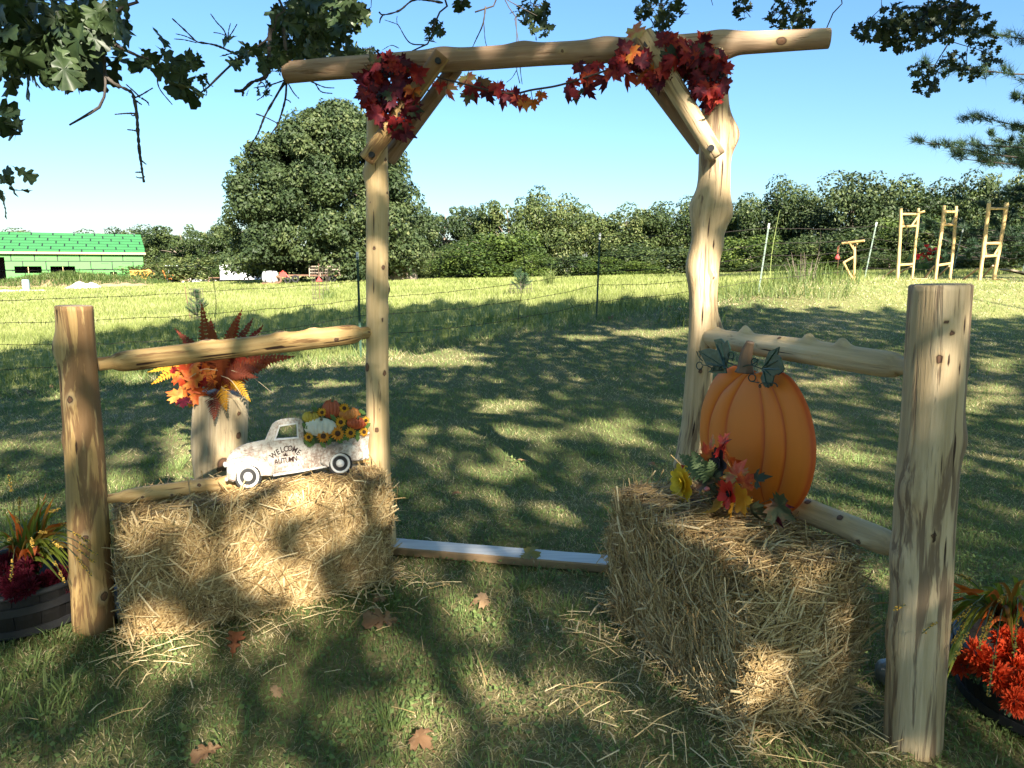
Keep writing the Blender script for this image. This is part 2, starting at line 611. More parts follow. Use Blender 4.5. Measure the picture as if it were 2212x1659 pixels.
def trunk_geo(h, r, seed, limbs=5, spread=.25, lz=.35):
    g = random.Random(seed)
    mb = MB()
    P = smooth_path([(0, 0, -.05 * h), (g.uniform(-.02, .02) * h, g.uniform(-.02, .02) * h, .25 * h), (g.uniform(-.04, .04) * h, 0, .55 * h), (0, 0, .8 * h)], 12)
    mb.add(*tube(P, np.linspace(r, r * .3, 12) + r * .5 * np.exp(-np.linspace(0, 9, 12)), 8))
    for k in range(limbs):
        a = g.uniform(0, 6.28); z0 = g.uniform(lz, .6) * h
        e = np.array([math.cos(a) * spread * h, math.sin(a) * spread * h, z0 + g.uniform(.1, .25) * h])
        s = np.array([0, 0, z0])
        mb.add(*tube(smooth_path([s, s * .5 + e * .5 + np.array([0, 0, .04 * h]), e], 6), np.linspace(r * .4, r * .1, 6), 6))
    return mb

PROTO = {}
for key, mat, nb, cz, rx, rz, rb, low, n, sz, seed in (
        ('round', CROWN_GREEN, 80, .56, .40, .38, .12, .10, 9000, .034, 21),
        ('tall', CROWN_GREEN, 80, .54, .34, .42, .11, .06, 9000, .032, 22),
        ('ragged', CROWN_GREEN, 46, .58, .42, .38, .085, .16, 6500, .034, 23),
        ('dark', CROWN_DARK, 90, .55, .42, .39, .12, .08, 9500, .034, 24),
        ('bush', CROWN_BRIGHT, 55, .40, .46, .46, .15, .04, 6000, .045, 25),
        ('hedge', CROWN_GREEN, 55, .38, .47, .46, .15, .03, 6000, .045, 26)):
    cm = tree_mesh('crown', lumpy(nb, cz, rx, rz, rb, seed, low), n, sz, mat, seed)
    tm_b = trunk_geo(1.0, .022, seed, 6)
    V, F = tm_b.out()
    tm = mesh('trunk', V, F, BARK if key != 'ragged' else BARK_PALE, smooth=True)
    PROTO[key] = (cm, tm)

def place_tree(name, key, xv, topv, wv, Y, label, cat, group):
    if group:
        where = 'behind the green house' if xv < 475 else 'beside the big dome-shaped tree' if xv < 1000 else 'beyond the sunlit young pine' if xv < 1500 else 'behind the crooked log perch' if xv < 1860 else 'behind the log trellises'
        label = label + ' ' + where; group = group + ' ' + where
    p = at(xv, 600, Y)
    z = tz(p[0], p[1]) - .15
    top = at(xv, topv, Y)[2]
    h = (top - z) / .97
    w = wv / FPX * Y / .9
    t = thing(name, (p[0], p[1], z), label, cat, group)
    rz = random.uniform(0, 6.28)
    M = Matrix.Translation((p[0], p[1], z)) @ Matrix.Rotation(rz, 4, 'Z') @ Matrix.Diagonal((w, w, h, 1))
    inst('crown', PROTO[key][0], M, t)
    inst('trunk', PROTO[key][1], M, t)
    return t

LB = {'round': 'round-crowned green tree in the wooded edge',
      'tall': 'tall narrow green tree in the wooded edge',
      'ragged': 'thin-crowned pale-trunked tree with sky showing through,',
      'dark': 'very dark dense oak rising out of the wooded edge behind the log trellises',
      'bush': 'bright yellow-green bush of the wooded edge',
      'hedge': 'low dark green thicket at the foot of the wooded edge'}
GR = 'trees and thicket of the wooded edge'
TREES = [('round', 190, 503, 120, 130), ('tall', 262, 490, 110, 118), ('round', 322, 494, 130, 115), ('ragged', 395, 478, 120, 100), ('ragged', 450, 474, 110, 96), ('tall', 505, 470, 110, 98),
         ('round', 40, 500, 160, 150), ('tall', 110, 512, 120, 150),
         ('tall', 905, 440, 120, 86), ('ragged', 965, 432, 110, 84), ('tall', 1030, 445, 110, 84), ('ragged', 1095, 420, 120, 82), ('round', 1165, 415, 130, 82), ('round', 1225, 432, 120, 80),
         ('tall', 1285, 458, 120, 82), ('round', 1350, 450, 130, 80), ('tall', 1415, 434, 130, 78), ('round', 1480, 436, 140, 78), ('tall', 1550, 440, 140, 76), ('round', 1610, 428, 120, 74),
         ('round', 1668, 394, 130, 70), ('tall', 1730, 398, 120, 70), ('round', 1940, 392, 150, 66), ('tall', 1900, 400, 130, 68), ('round', 2015, 400, 140, 66), ('round', 2075, 384, 120, 64), ('tall', 2125, 374, 110, 64), ('round', 2190, 380, 130, 62), ('round', 2270, 372, 130, 62)]
for k, x, t_, w, Y in TREES:
    place_tree('woodland_tree', k, x, t_, w * 1.15, Y, LB[k], 'tree', GR)
place_tree('dark_oak', 'dark', 1828, 372, 205, 64, LB['dark'], 'tree', None)
for k, x, t_, w, Y in [('hedge', 340, 560, 130, 94), ('hedge', 430, 545, 130, 90), ('bush', 520, 560, 90, 88), ('bush', 980, 540, 110, 76), ('bush', 1060, 495, 150, 72), ('bush', 1120, 488, 110, 74), ('hedge', 1010, 510, 110, 78),
                       ('bush', 1150, 545, 90, 70), ('hedge', 1215, 545, 120, 72), ('bush', 1300, 548, 110, 70), ('hedge', 1350, 520, 130, 72), ('hedge', 1430, 530, 130, 70), ('bush', 1385, 560, 90, 68),
                       ('hedge', 1520, 520, 130, 68), ('bush', 1620, 500, 120, 64), ('hedge', 1700, 520, 140, 62), ('bush', 1790, 545, 120, 60), ('hedge', 1760, 500, 120, 62), ('hedge', 1880, 480, 150, 58),
                       ('bush', 1950, 455, 120, 58), ('hedge', 2010, 460, 150, 56), ('hedge', 2110, 470, 150, 54), ('hedge', 2210, 470, 150, 54), ('hedge', 1920, 540, 120, 54), ('hedge', 2060, 545, 140, 50), ('hedge', 2170, 540, 140, 50), ('hedge', 890, 560, 90, 74), ('hedge', 935, 530, 100, 80), ('hedge', 250, 570, 120, 110), ('hedge', 1580, 560, 120, 64), ('hedge', 1660, 565, 100, 60)]:
    place_tree('thicket', k, x, t_, w * 1.1, Y, LB[k], 'bush', GR)

def big_tree():
    Y = 66
    p = at(712, 603, Y); z = tz(p[0], p[1])
    base = np.array([p[0], p[1], z])
    t = thing('shade_tree', base, 'very large dark dome-shaped broadleaf tree standing alone in the pasture', 'tree')
    s = Y / FPX
    g = np.random.default_rng(5)
    blobs = []
    # outline half-widths of the crown against height above the base, in photo pixels
    hs = np.array([20, 60, 110, 160, 210, 260, 300, 330, 350]); hw = np.array([215, 228, 232, 218, 200, 172, 135, 85, 30]); cx = np.array([-8, 0, 4, 0, -6, -2, 12, 22, 28])
    for _ in range(640):
        h = g.uniform(20, 350)
        a = g.uniform(0, 6.283); k = g.random() ** .5
        rw = np.interp(h, hs, hw)
        rb = g.uniform(15, 34)
        blobs.append(((np.interp(h, hs, cx) + math.cos(a) * (rw - rb * .7) * k) * s, math.sin(a) * (rw - rb * .7) * k * .85 * s, h * s, rb * s))
    V, F, T = crown(blobs, 115000, .33, .3, 6, .62)
    obj('crown', V + base, F, CROWN_DARK, t, attrs={'tint': T})
    mb = MB()
    tx = (935 - 712 - 65) * s
    P = smooth_path([(tx, 0, -.2), (tx + .1, 0, 1.2), (tx - .4, 0, 3.2), (tx - 1.5, .5, 5.5), (0, 0, 9)], 14)
    mb.add(*tube(P, np.linspace(1.0, .25, 14) + .5 * np.exp(-np.linspace(0, 12, 14)), 12))
    V, F = mb.out()
    obj('trunk', V + base, F, BARK_PALE, t, smooth=True)
big_tree()

# ------------------------------------------------------------------ pines
NEEDLE = leafmat('pine_needles', [(0, (.012, .030, .018)), (.5, (.028, .062, .032)), (1, (.08, .13, .06))], trans=.2, tintattr='tint', spec=.3)
NEEDLE_SUN = leafmat('sapling_needles', [(0, (.02, .05, .03)), (.5, (.05, .11, .06)), (1, (.14, .2, .09))], trans=.3, tintattr='tint', spec=.3)
BARK_DARK = pm('pine_bark', (.07, .055, .045), (.03, .024, .02), 4, .9, .6, 6)
def needle_tufts(C, D, ln, wd, per, g):
    n = len(C)
    Cr = np.repeat(C, per, 0); Dr = np.repeat(D, per, 0)
    m = n * per
    d = Dr + g.normal(size=(m, 3)) * .55; d /= np.linalg.norm(d, axis=1)[:, None]
    b0 = Cr - Dr * (ln * .6 * g.random(m))[:, None]
    tip = b0 + d * (ln * (.7 + .5 * g.random(m)))[:, None]
    s = np.cross(d, g.normal(size=(m, 3))); s /= np.linalg.norm(s, axis=1)[:, None] + 1e-9
    V = np.stack([b0 - s * wd, b0 + s * wd, tip], 1).reshape(-1, 3)
    return V, np.arange(3 * m).reshape(m, 3), np.repeat(np.clip(np.repeat(g.random(n), per) * .7 + .3 * g.random(m), 0, 1), 3)

def pine(base, H, Rr, label, seed, nwh=15, clump=34, z0=.18, wd=.006, group=None, ln=.17):
    g = np.random.default_rng(seed)
    base = np.asarray(base, float)
    t = thing('pine_tree', base, label, 'tree', group)
    mb = MB()
    mb.add(*tube(smooth_path([(0, 0, -.2), (.05, 0, H * .5), (0, 0, H)], 12), np.linspace(H * .022, .02, 12), 8))
    C, D = [], []
    for w in range(nwh):
        zf = z0 + (1 - z0) * w / nwh
        for k in range(5):
            a = g.uniform(0, 6.283)
            ln_ = Rr * (1 - zf) ** .6 * g.uniform(.7, 1.1)
            dirv = np.array([math.cos(a), math.sin(a), 0])
            s = np.array([0, 0, zf * H]); e = s + dirv * ln_ + np.array([0, 0, ln_ * g.uniform(.0, .35)])
            P = smooth_path([s, s * .5 + e * .5 - np.array([0, 0, ln_ * .06]), e], 7)
            mb.add(*tube(P, np.linspace(.05, .012, 7), 5))
            tw = 9
            for q in range(tw):                                  # side twigs, each set with needle tufts
                u = .3 + .7 * (q + g.random()) / tw
                s0 = P[min(int(u * 6), 5)] * (1 - (u * 6) % 1) + P[min(int(u * 6) + 1, 6)] * ((u * 6) % 1)
                sd_ = nrm(np.cross(dirv, [0, 0, 1]) * (1 if q % 2 else -1) + dirv * g.uniform(.3, .9) + np.array([0, 0, g.uniform(-.1, .5)]))
                e0 = s0 + sd_ * min(ln_ * .30, 1.5) * (1.25 - u * .8) * g.uniform(.6, 1.1)
                mb.add(*tube([s0, e0], [.012, .006], 4))
                for z_ in np.linspace(.15, 1.0, clump // tw):
                    C.append(s0 * (1 - z_) + e0 * z_ + g.normal(size=3) * .05); D.append(nrm(sd_ * .8 + np.array([0, 0, .45]) + g.normal(size=3) * .35))
    V, F, T = needle_tufts(np.array(C), np.array(D), ln, wd, 20, g)
    obj('needles', V + base, F, NEEDLE, t, attrs={'tint': T})
    V, F = mb.out()
    obj('trunk', V + base, F, BARK_DARK, t, smooth=True)
pine((19.6, 21.5, tz(19.6, 21.5)), 17.0, 8.8, 'tall near pine reaching into the top corner with long dark needle tufts', 41, 20, 100, .22, .0075, ln=.34)
pine((29.5, 37, tz(29.5, 37)), 10.5, 8.4, 'dark spreading pine behind the log trellises with low drooping boughs', 42, 15, 90, .03, .016, ln=.34)

# ================================================================== HOUSE UNDER CONSTRUCTION
SHEATH = pm('green_sheathing', (.085, .28, .072), (.075, .245, .065), .8, .55, spec=.3)
SHEATH_R = pm('green_roof_sheathing', (.048, .205, .062), (.042, .18, .055), .8, .55, spec=.3)
TAPE = pm('seam_tape', (.012, .02, .014), (.008, .012, .01), 3, .6)
PRINT = pm('panel_print', (.02, .07, .03), (.015, .05, .02), 3, .7)
INSIDE = pm('dark_interior', (.035, .028, .03), (.02, .017, .018), 2, .9)
LUMBER = pm('pale_lumber', (.62, .47, .25), (.5, .37, .19), 4, .7, .2, 20)

def text_mesh(body, size, mat, name='lettering', offset=0.0):
    cu = bpy.data.curves.new(name, 'FONT')
    cu.body = body; cu.size = size; cu.align_x = 'CENTER'; cu.align_y = 'CENTER'; cu.resolution_u = 2
    cu.offset = offset
    o = bpy.data.objects.new(name, cu)
    COL.objects.link(o)
    dg = bpy.context.evaluated_depsgraph_get()
    me = bpy.data.meshes.new_from_object(o.evaluated_get(dg))
    bpy.data.objects.remove(o); bpy.data.curves.remove(cu)
    me.name = name
    me.materials.clear(); me.materials.append(mat)
    return me

def house():
    C0 = at(313, 608, 95)
    z0, ze, zr = -0.75, 3.15, 5.72
    C0[2] = z0
    t = thing('house', C0, 'unfinished house clad in bright green sheathing panels with a low gable roof', 'house')
    w = np.array([-math.cos(R(30)), -math.sin(R(30)), 0]); n = np.array([-.5, .866, 0])   # along the front, into the house
    up = np.array([0, 0, 1.0])
    LEN, HALF = 36.0, 8.4
    # openings in the front wall: (start, end, z low, z high) along the wall
    OPEN = [(18.05, 23.5, z0, 2.6), (10.05, 13.9, 1.0, 1.75), (4.9, 8.6, 1.0, 1.85) if False else (14.6, 17.0, 1.05, 1.75), (3.75, 4.85, .0, .98)]
    OPEN = [(15.0, 20.5, z0, 2.55), (7.75, 10.4, .6, 1.45), (11.3, 14.1, .6, 1.45), (3.15, 3.95, -.2, .72)]
    def quadp(mb, a, b, lo, hi, d0, d1, m=0):
        P = [C0 + w * s + n * d + up * (z - z0) for d in (d0, d1) for (s, z) in ((a, lo), (b, lo), (b, hi), (a, hi))]
        mb.add(P, [(0, 1, 2, 3), (7, 6, 5, 4), (0, 4, 5, 1), (1, 5, 6, 2), (2, 6, 7, 3), (3, 7, 4, 0)], m)
    # dark tape-coloured backing wall with the openings left out
    mb = MB()
    cuts = sorted({0, LEN, *[o[0] for o in OPEN], *[o[1] for o in OPEN]})
    for a, b in zip(cuts[:-1], cuts[1:]):
        zs = [z0, ze]
        hole = [o for o in OPEN if o[0] <= a and o[1] >= b]
        if hole:
            o = hole[0]
            if o[2] > z0: quadp(mb, a, b, z0, o[2], .02, .16)
            quadp(mb, a, b, o[3], ze, .02, .16)
        else:
            quadp(mb, a, b, z0, ze, .02, .16)
    mb.build('wall', TAPE, t)
    mb = MB()
    P = [C0 + up * 0 + n * .1, C0 + n * 2 * HALF, C0 + n * 2 * HALF + up * (ze - z0), C0 + n * HALF + up * (zr - z0 - .1), C0 + n * .1 + up * (ze - z0)]
    mb.add(P, [(0, 1, 2, 3, 4)])
    Q = [p + w * .15 for p in P]; mb.add(Q, [(4, 3, 2, 1, 0)])
    Q = [p + w * LEN for p in P]; mb.add(Q, [(4, 3, 2, 1, 0)])
    mb.build('gable_wall', SHEATH, t)
    mb = MB(); quadp(mb, 0, LEN, z0, ze, 2 * HALF - .2, 2 * HALF); mb.build('rear_wall', INSIDE, t)
    mb = MB(); quadp(mb, .2, LEN, z0, z0 + .12, .2, 2 * HALF - .3); quadp(mb, .2, LEN, z0 + .12, ze, 6.0, 6.1)
    mb.build('interior', INSIDE, t)
    # wall panels, one object each
    txt = text_mesh('ZIPSYSTEM', .30, PRINT, 'lettering')
    Mw = Matrix(((-w[0], 0, n[0], 0), (-w[1], 0, n[1], 0), (0, 1, 0, 0), (0, 0, 0, 1)))
    rows = [(2.13, 3.1), (1.05, 1.99), (-.03, .91), (z0, -.17)]
    for ri, (lo, hi) in enumerate(rows):
        s = -1.15 if ri % 2 else -.02
        if ri == 2: s = -1.3
        s += .02
        while s < LEN:
            a, b = max(s, .0), min(s + 2.27, LEN)
            segs = [(a, b, lo, hi)]
            for o in OPEN:
                new = []
                for (a_, b_, l_, h_) in segs:
                    if o[0] < b_ and o[1] > a_ and o[2] < h_ and o[3] > l_:
                        if o[0] > a_ + .05: new.append((a_, o[0], l_, h_))
                        if o[1] < b_ - .05: new.append((o[1], b_, l_, h_))
                        aa, bb = max(a_, o[0]), min(b_, o[1])
                        if o[3] < h_ - .05: new.append((aa, bb, o[3], h_))
                        if o[2] > l_ + .05: new.append((aa, bb, l_, o[2]))
                    else: new.append((a_, b_, l_, h_))
                segs = new
            if b - a > .2:
                if segs:
                    mb = MB()
                    for q in segs: quadp(mb, q[0], q[1], q[2], q[3], 0.0, .019)
                    p_ = mb.build('panel', SHEATH, t)
                    q = max(segs, key=lambda q: (q[1] - q[0]) * (q[3] - q[2]))
                    if q[1] - q[0] > 1.9 and q[3] - q[2] > .6:
                        flip = ri in (1, 3)
                        c = C0 + w * ((q[1] - .75) if not flip else (q[0] + .75)) + up * ((q[2] + .2 if not flip else q[3] - .2) - z0) - n * .006
                        M = Matrix.Translation(c) @ Mw @ Matrix.Diagonal((.62, .55, 1, 1))
                        inst('lettering', txt, M, p_)
            s += 2.40
    # roof: deck, panels, fascia
    OV, RK = .45, .35
    slope = np.array([0, 0, 0.0]) + n * (HALF + OV) + up * (zr - ze + .12)
    SL = np.linalg.norm(slope); sd = slope / SL; sn = np.cross(sd, -w)
    if sn[2] < 0: sn = -sn
    E0 = C0 + up * (ze - z0 + .02) - n * OV - w * RK
    mb = MB()
    for (u0, u1, v0, v1, d0, d1) in ((0, LEN, 0, SL, -.14, -.0),):
        P = [E0 + w * u + sd * v + sn * d for d in (d0, d1) for (u, v) in ((u0, v0), (u1, v0), (u1, v1), (u0, v1))]
        mb.add(P, [(0, 1, 2, 3), (7, 6, 5, 4), (0, 4, 5, 1), (1, 5, 6, 2), (2, 6, 7, 3), (3, 7, 4, 0)])
    ridge = E0 + sd * SL
    back = n * (HALF + OV) - up * (zr - ze + .12)
    P = [ridge, ridge + w * LEN, ridge + w * LEN + back, ridge + back]
    mb.add(P, [(0, 1, 2, 3)]); mb.add([p - up * .12 for p in P], [(3, 2, 1, 0)])
    rf = mb.build('roof', TAPE, t)
    mb = MB()
    nrow = 7; rh = SL / nrow
    for r_ in range(nrow):
        s = -2.4 * ((r_ * .61) % 1.0)
        while s < LEN:
            a, b = max(s + .075, 0), min(s + 2.4 - .075, LEN)
            if b - a > .1:
                P = [E0 + w * u + sd * v + sn * d for d in (.003, .02) for (u, v) in ((a, r_ * rh + .10), (b, r_ * rh + .10), (b, (r_ + 1) * rh - .10), (a, (r_ + 1) * rh - .10))]
                m2 = MB().add(P, [(0, 1, 2, 3), (7, 6, 5, 4), (0, 4, 5, 1), (1, 5, 6, 2), (2, 6, 7, 3), (3, 7, 4, 0)])
                m2.build('panel', SHEATH_R, rf)
            s += 2.4
    mb = MB()
    P0 = E0 - n * .03 - up * .2
    c = P0 + w * LEN / 2
    mb.add(*box(c + up * .1, (LEN, .04, .24), math.atan2(w[1], w[0])))
    mb.build('fascia', LUMBER, t)
    mb = MB()
    for o in OPEN[1:]:
        for s in np.linspace(o[0], o[1], 3)[1:-1]:
            quadp(mb, s - .03, s + .03, o[2], o[3], .1, .18)
    for s in np.arange(17, 22, .8): quadp(mb, s - .03, s + .03, z0, 2.5, 6.0, 5.9)
    mb.build('stud', LUMBER, t)
    # loose board leaning by the doorway
    b = MB().add(*tube([C0 + w * 18.6 - n * 1.2 + up * .1, C0 + w * 21.5 - n * .3 + up * 1.7], .07, 4))
    V, F = b.out()
    o = obj('leaning_board', V, F, LUMBER); tag(o, 'pale bare board leaning across the open garage doorway', 'board')
house()

# dirt mound overgrown with weeds, spoil, gravel
SPOIL = pm('bare_soil', (.34, .25, .14), (.20, .15, .08), 1.5, .95, .5, 4)
GRAVEL = pm('white_gravel', (.6, .57, .5), (.42, .4, .35), 3, .95, .6, 8)
WEED = leafmat('weed_blade', [(0, (.03, .06, .015)), (.5, (.08, .13, .03)), (1, (.22, .24, .09))], trans=.3, tintattr='tint')

def heap(name, c, rx, ry, h, mat, seed, rot=0.0):
    g = np.random.default_rng(seed)
    n, k = 26, 9
    V = []
    for i in range(k + 1):
        u = i / k
        for j in range(n):
            a = j * 2 * math.pi / n
            rr = 1 - u
            x, y = math.cos(a) * rx * rr * (1 + .12 * math.sin(3 * a + seed)), math.sin(a) * ry * rr
            X = c[0] + x * math.cos(rot) - y * math.sin(rot); Yy = c[1] + x * math.sin(rot) + y * math.cos(rot)
            zz = h * (1 - rr * rr) ** 1.0 * (1 + .25 * math.sin(4 * x + seed)) + (g.normal(0, .05) * h if 0 < i < k else 0)
            V.append((X, Yy, tz(X, Yy) - .05 + zz))
    F = [(i * n + j, i * n + (j + 1) % n, (i + 1) * n + (j + 1) % n, (i + 1) * n + j) for i in range(k) for j in range(n)]
    return obj(name, V, F, mat, smooth=True), np.array(V)

def weeds(name, V, n, h, w, seed, label, mat=WEED):
    g = np.random.default_rng(seed)
    i = g.integers(0, len(V), n)
    P = V[i] + g.normal(size=(n, 3)) * np.array([.45, .45, .03])
    v, f, t = blades(P, h * (.5 + g.random(n)), w * (.6 + .8 * g.random(n)), np.abs(g.normal(.5, .4, n)), g.random(n) * 6.283, np.clip(g.normal(.45, .2, n), 0, 1), 2)
    o = obj(name, v, f, mat, attrs={'tint': t}); tag(o, label, 'weeds', kind='stuff')

c = at(150, 622, 80)
m, Vm = heap('dirt_mound', c, 8.6, 3.4, .95, SPOIL, 2, R(25)); tag(m, 'long dirt mound overgrown with weeds in front of the green house', 'mound')
weeds('mound_weeds', Vm[Vm[:, 2] > Vm[:, 2].min() + .12], 14000, .5, .05, 3, 'tangled green weeds covering the dirt mound')
c = at(185, 640, 71)
m, _ = heap('gravel_pile', c, 1.9, 1.0, .62, GRAVEL, 4); tag(m, 'small white gravel pile at the foot of the dirt mound', 'gravel pile')
c = at(20, 652, 66)
m, _ = heap('gravel_strip', c, 4.5, .9, .16, GRAVEL, 9, R(15)); tag(m, 'low pale gravel strip at the edge of the pasture', 'gravel strip')
c = at(255, 628, 74)
m, _ = heap('spoil_heap', c, 4.6, 1.1, .36, SPOIL, 5, R(20)); tag(m, 'low heap of bare reddish soil and dead stalks beside the mound', 'soil heap')
c = at(340, 613, 90)
m, _ = heap('gravel_apron', c, 3.6, 1.2, .22, GRAVEL, 6, R(30)); tag(m, 'pale gravel apron at the corner of the green house', 'gravel')
# blue water barrel
GREYBLUE = pm('blue_grey_plastic', (.28, .36, .42), (.2, .26, .31), 3, .5)
b0 = at(60, 652, 68); b0[2] = tz(b0[0], b0[1])
V, F = tube([b0, b0 + [0, 0, .1], b0 + [0, 0, .55], b0 + [0, 0, .95], b0 + [0, 0, 1.0]], [.28, .3, .32, .3, .26], 14)
o = obj('standpipe', V, F, GREYBLUE, smooth=False); tag(o, 'blue-grey upright pipe riser standing on pale gravel', 'pipe')

# ------------------------------------------------------------------ yard machines by the house and under the big tree
YEL = pm('machine_yellow', (.62, .33, .05), (.48, .25, .04), 3, .5)
ORG = pm('machine_orange', (.6, .2, .04), (.45, .14, .03), 3, .5)
RED = pm('machine_red', (.42, .04, .03), (.3, .03, .02), 3, .5)
BLK = pm('black_rubber', (.02, .02, .022), (.012, .012, .013), 5, .8)
WHT = pm('white_paint', (.56, .58, .62), (.44, .46, .5), 2, .5)
RUSTY = pm('rusty_steel', (.19, .10, .06), (.10, .06, .04), 6, .8)

def wheel_geo(c, r, wd, axis=(0, 1, 0), k=18):
    a = nrm(axis); u = nrm(np.cross(a, [0, 0, 1])); v = np.cross(a, u)
    prof = [(-wd / 2, r * .55), (-wd / 2, r * .92), (-wd / 3, r), (wd / 3, r), (wd / 2, r * .92), (wd / 2, r * .55)]
    V = [np.asarray(c) + a * p[0] + (u * math.cos(t) + v * math.sin(t)) * p[1] for t in np.arange(k) * 2 * math.pi / k for p in prof]
    m_ = len(prof)
    F = [(i * m_ + j, ((i + 1) % k) * m_ + j, ((i + 1) % k) * m_ + (j + 1) % m_, i * m_ + (j + 1) % m_) for i in range(k) for j in range(m_)]
    return V, F

def backhoe():
    b = at(338, 609, 93); b[2] = tz(b[0], b[1])
    t = thing('backhoe', b, 'yellow digging arm and bucket of a machine parked past the house corner', 'backhoe')
    P = lambda x, y: at(x, y, 93)
    MB().add(*tube([P(309, 586), P(318, 592), P(330, 600)], [.22, .24, .2], 4)).build('boom', YEL, t)
    MB().add(*tube([P(318, 583), P(331, 592), P(341, 604)], [.2, .2, .14], 4)).build('dipper_arm', YEL, t)
    V, F = box(P(343, 604) , (.9, .7, .6), .4); MB().add(V, F).build('bucket', RUSTY, t)
    MB().add(*tube([P(312, 590), P(325, 598)], .07, 6)).build('ram', pm('ram_steel', (.5, .5, .5), None, 3, .3, metal=.8), t)
    MB().add(*box(P(305, 596), (2.4, 1.6, 1.5), .4)).build('body', YEL, t)
backhoe()

def small_tractor():
    b = at(381, 607, 88); b[2] = tz(b[0], b[1])
    t = thing('canopy_tractor', b, 'small orange tractor with a pale sun canopy on thin posts', 'tractor')
    u = np.array([.9, .3, 0])
    MB().add(*box(b + [0, 0, .75], (1.9, .8, .55), .3)).build('body', ORG, t)
    for dx, r_ in ((-.6, .5), (.7, .35)):
        for sy in (-.5, .5):
            V, F = wheel_geo(b + u * dx + np.array([-.3, .9, 0]) * sy + [0, 0, r_], r_, .25, (-.3, .95, 0)); MB().add(V, F).build('wheel', BLK, t)
    MB().add(*box(b + [-.3, 0, 2.1], (1.5, 1.2, .08), .3)).build('canopy', pm('grey_canopy', (.5, .55, .58), None, 3), t)
    for sx in (-.9, .3):
        MB().add(*tube([b + [sx, .1, 1.0], b + [sx, .1, 2.08]], .04, 5)).build('canopy_post', WHT, t)
    MB().add(*tube([b + [-1.1, 0, .3], b + [-1.5, -.2, 1.6]], .1, 5)).build('loader_arm', ORG, t)
small_tractor()

def debris(xv, yv, Y, sz, mat, label, seed):
    g = np.random.default_rng(seed)
    b = at(xv, yv, Y); b[2] = tz(b[0], b[1])
    n, k = 10, 5
    V = [b + np.array([math.cos(j * 2 * math.pi / n) * sz[0] * (1 - (i / k) ** 2) * g.uniform(.8, 1.2), math.sin(j * 2 * math.pi / n) * sz[1] * (1 - (i / k) ** 2) * g.uniform(.8, 1.2), sz[2] * i / k * g.uniform(.85, 1.15)]) for i in range(k + 1) for j in range(n)]
    F = [(i * n + j, i * n + (j + 1) % n, (i + 1) * n + (j + 1) % n, (i + 1) * n + j) for i in range(k) for j in range(n)]
    o = obj('rubble_pile', V, F, mat, smooth=False); tag(o, label, 'rubble')
debris(402, 607, 88, (1.0, .6, .8), pm('orange_white_debris', (.75, .45, .3), (.7, .66, .6), 2.5), 'orange and white heap of site rubbish beside the canopy tractor', 1)
debris(425, 607, 88, (1.6, .6, .45), WHT, 'long low heap of white rubble beside the canopy tractor', 2)
debris(452, 607, 88, (1.3, .6, .7), pm('pale_stone', (.72, .66, .58), (.55, .5, .44), 2.5), 'rounded pale stone heap left of the white trailer', 3)

def trailer():
    b = at(505, 605, 84); b[2] = tz(b[0], b[1])
    t = thing('white_trailer', b, 'white box trailer half hidden behind low boughs of the big tree', 'trailer')
    V, F = box(b + [0, 0, 1.15], (2.0, 4.0, 1.7), .15); MB().add(V, F).build('body', WHT, t)
    V, F = box(b + [2.6, .4, .75], (3.4, 2.4, .9), .15); MB().add(V, F).build('lower_body', WHT, t)
    for dx in (-.6, 2.2):
        V, F = wheel_geo(b + [dx, -1.9, .33], .33, .22); MB().add(V, F).build('wheel', BLK, t)
    V, F = tube([b + [-1, -1, .5], b + [-2.3, -1.2, .5], b + [-2.5, -1.2, 0.0]], .06, 5); MB().add(V, F).build('drawbar', RUSTY, t)
trailer()

def white_tank():
    b = at(585, 605, 60); b[2] = tz(b[0], b[1])
    t = thing('poly_tank', b, 'rounded white tank with dark straps lying under the big tree', 'tank')
    P = [b + [-.62, 0, .55], b + [-.55, 0, .55], b + [0, 0, .55], b + [.5, 0, .55], b + [.6, 0, .55]]
    MB().add(*tube(P, [.3, .5, .55, .5, .3], 16)).build('shell', WHT, t, smooth=True)
    for dx in (-.3, .25):
        MB().add(*tube([b + [dx - .03, 0, .55], b + [dx + .03, 0, .55]], .565, 16)).build('strap', BLK, t)
    MB().add(*box(b + [0, 0, .06], (1.3, .8, .14))).build('skid', RUSTY, t)
white_tank()

def red_mower():
    b = at(612, 605, 60); b[2] = tz(b[0], b[1])
    t = thing('red_implement', b, 'red farm implement with a round wheel under the big tree', 'implement')
    MB().add(*tube([b + [-.5, 0, .4], b + [0, 0, 1.0], b + [.5, 0, .5]], [.08, .12, .08], 6)).build('frame', RED, t)
    MB().add(*box(b + [0, 0, .75], (.5, .5, .4), .3)).build('gearbox', RED, t)
    V, F = wheel_geo(b + [-.35, -.3, .35], .35, .16); MB().add(V, F).build('wheel', RUSTY, t)
    V, F = wheel_geo(b + [.45, -.3, .28], .28, .16); MB().add(V, F).build('wheel', BLK, t)
red_mower()

def hay_wagon():
    b = at(686, 604, 61); b[2] = tz(b[0], b[1])
    t = thing('stake_wagon', b, 'weathered dark stake-sided wagon parked under the big tree', 'wagon')
    MB().add(*box(b + [0, 0, .62], (4.4, 1.8, .12))).build('bed', RUSTY, t)
    for z in (.85, 1.1, 1.35):
        MB().add(*box(b + [.9, -.9, z], (2.6, .05, .1))).build('side_rail', BARK_PALE, t)
    for x in (-.4, .5, 1.4, 2.15):
        MB().add(*box(b + [x, -.92, 1.0], (.08, .06, 1.0))).build('stake', BARK_PALE, t)
    for x in (-1.6, 1.5):
        V, F = wheel_geo(b + [x, -.9, .32], .32, .2); MB().add(V, F).build('wheel', BLK, t)
hay_wagon()

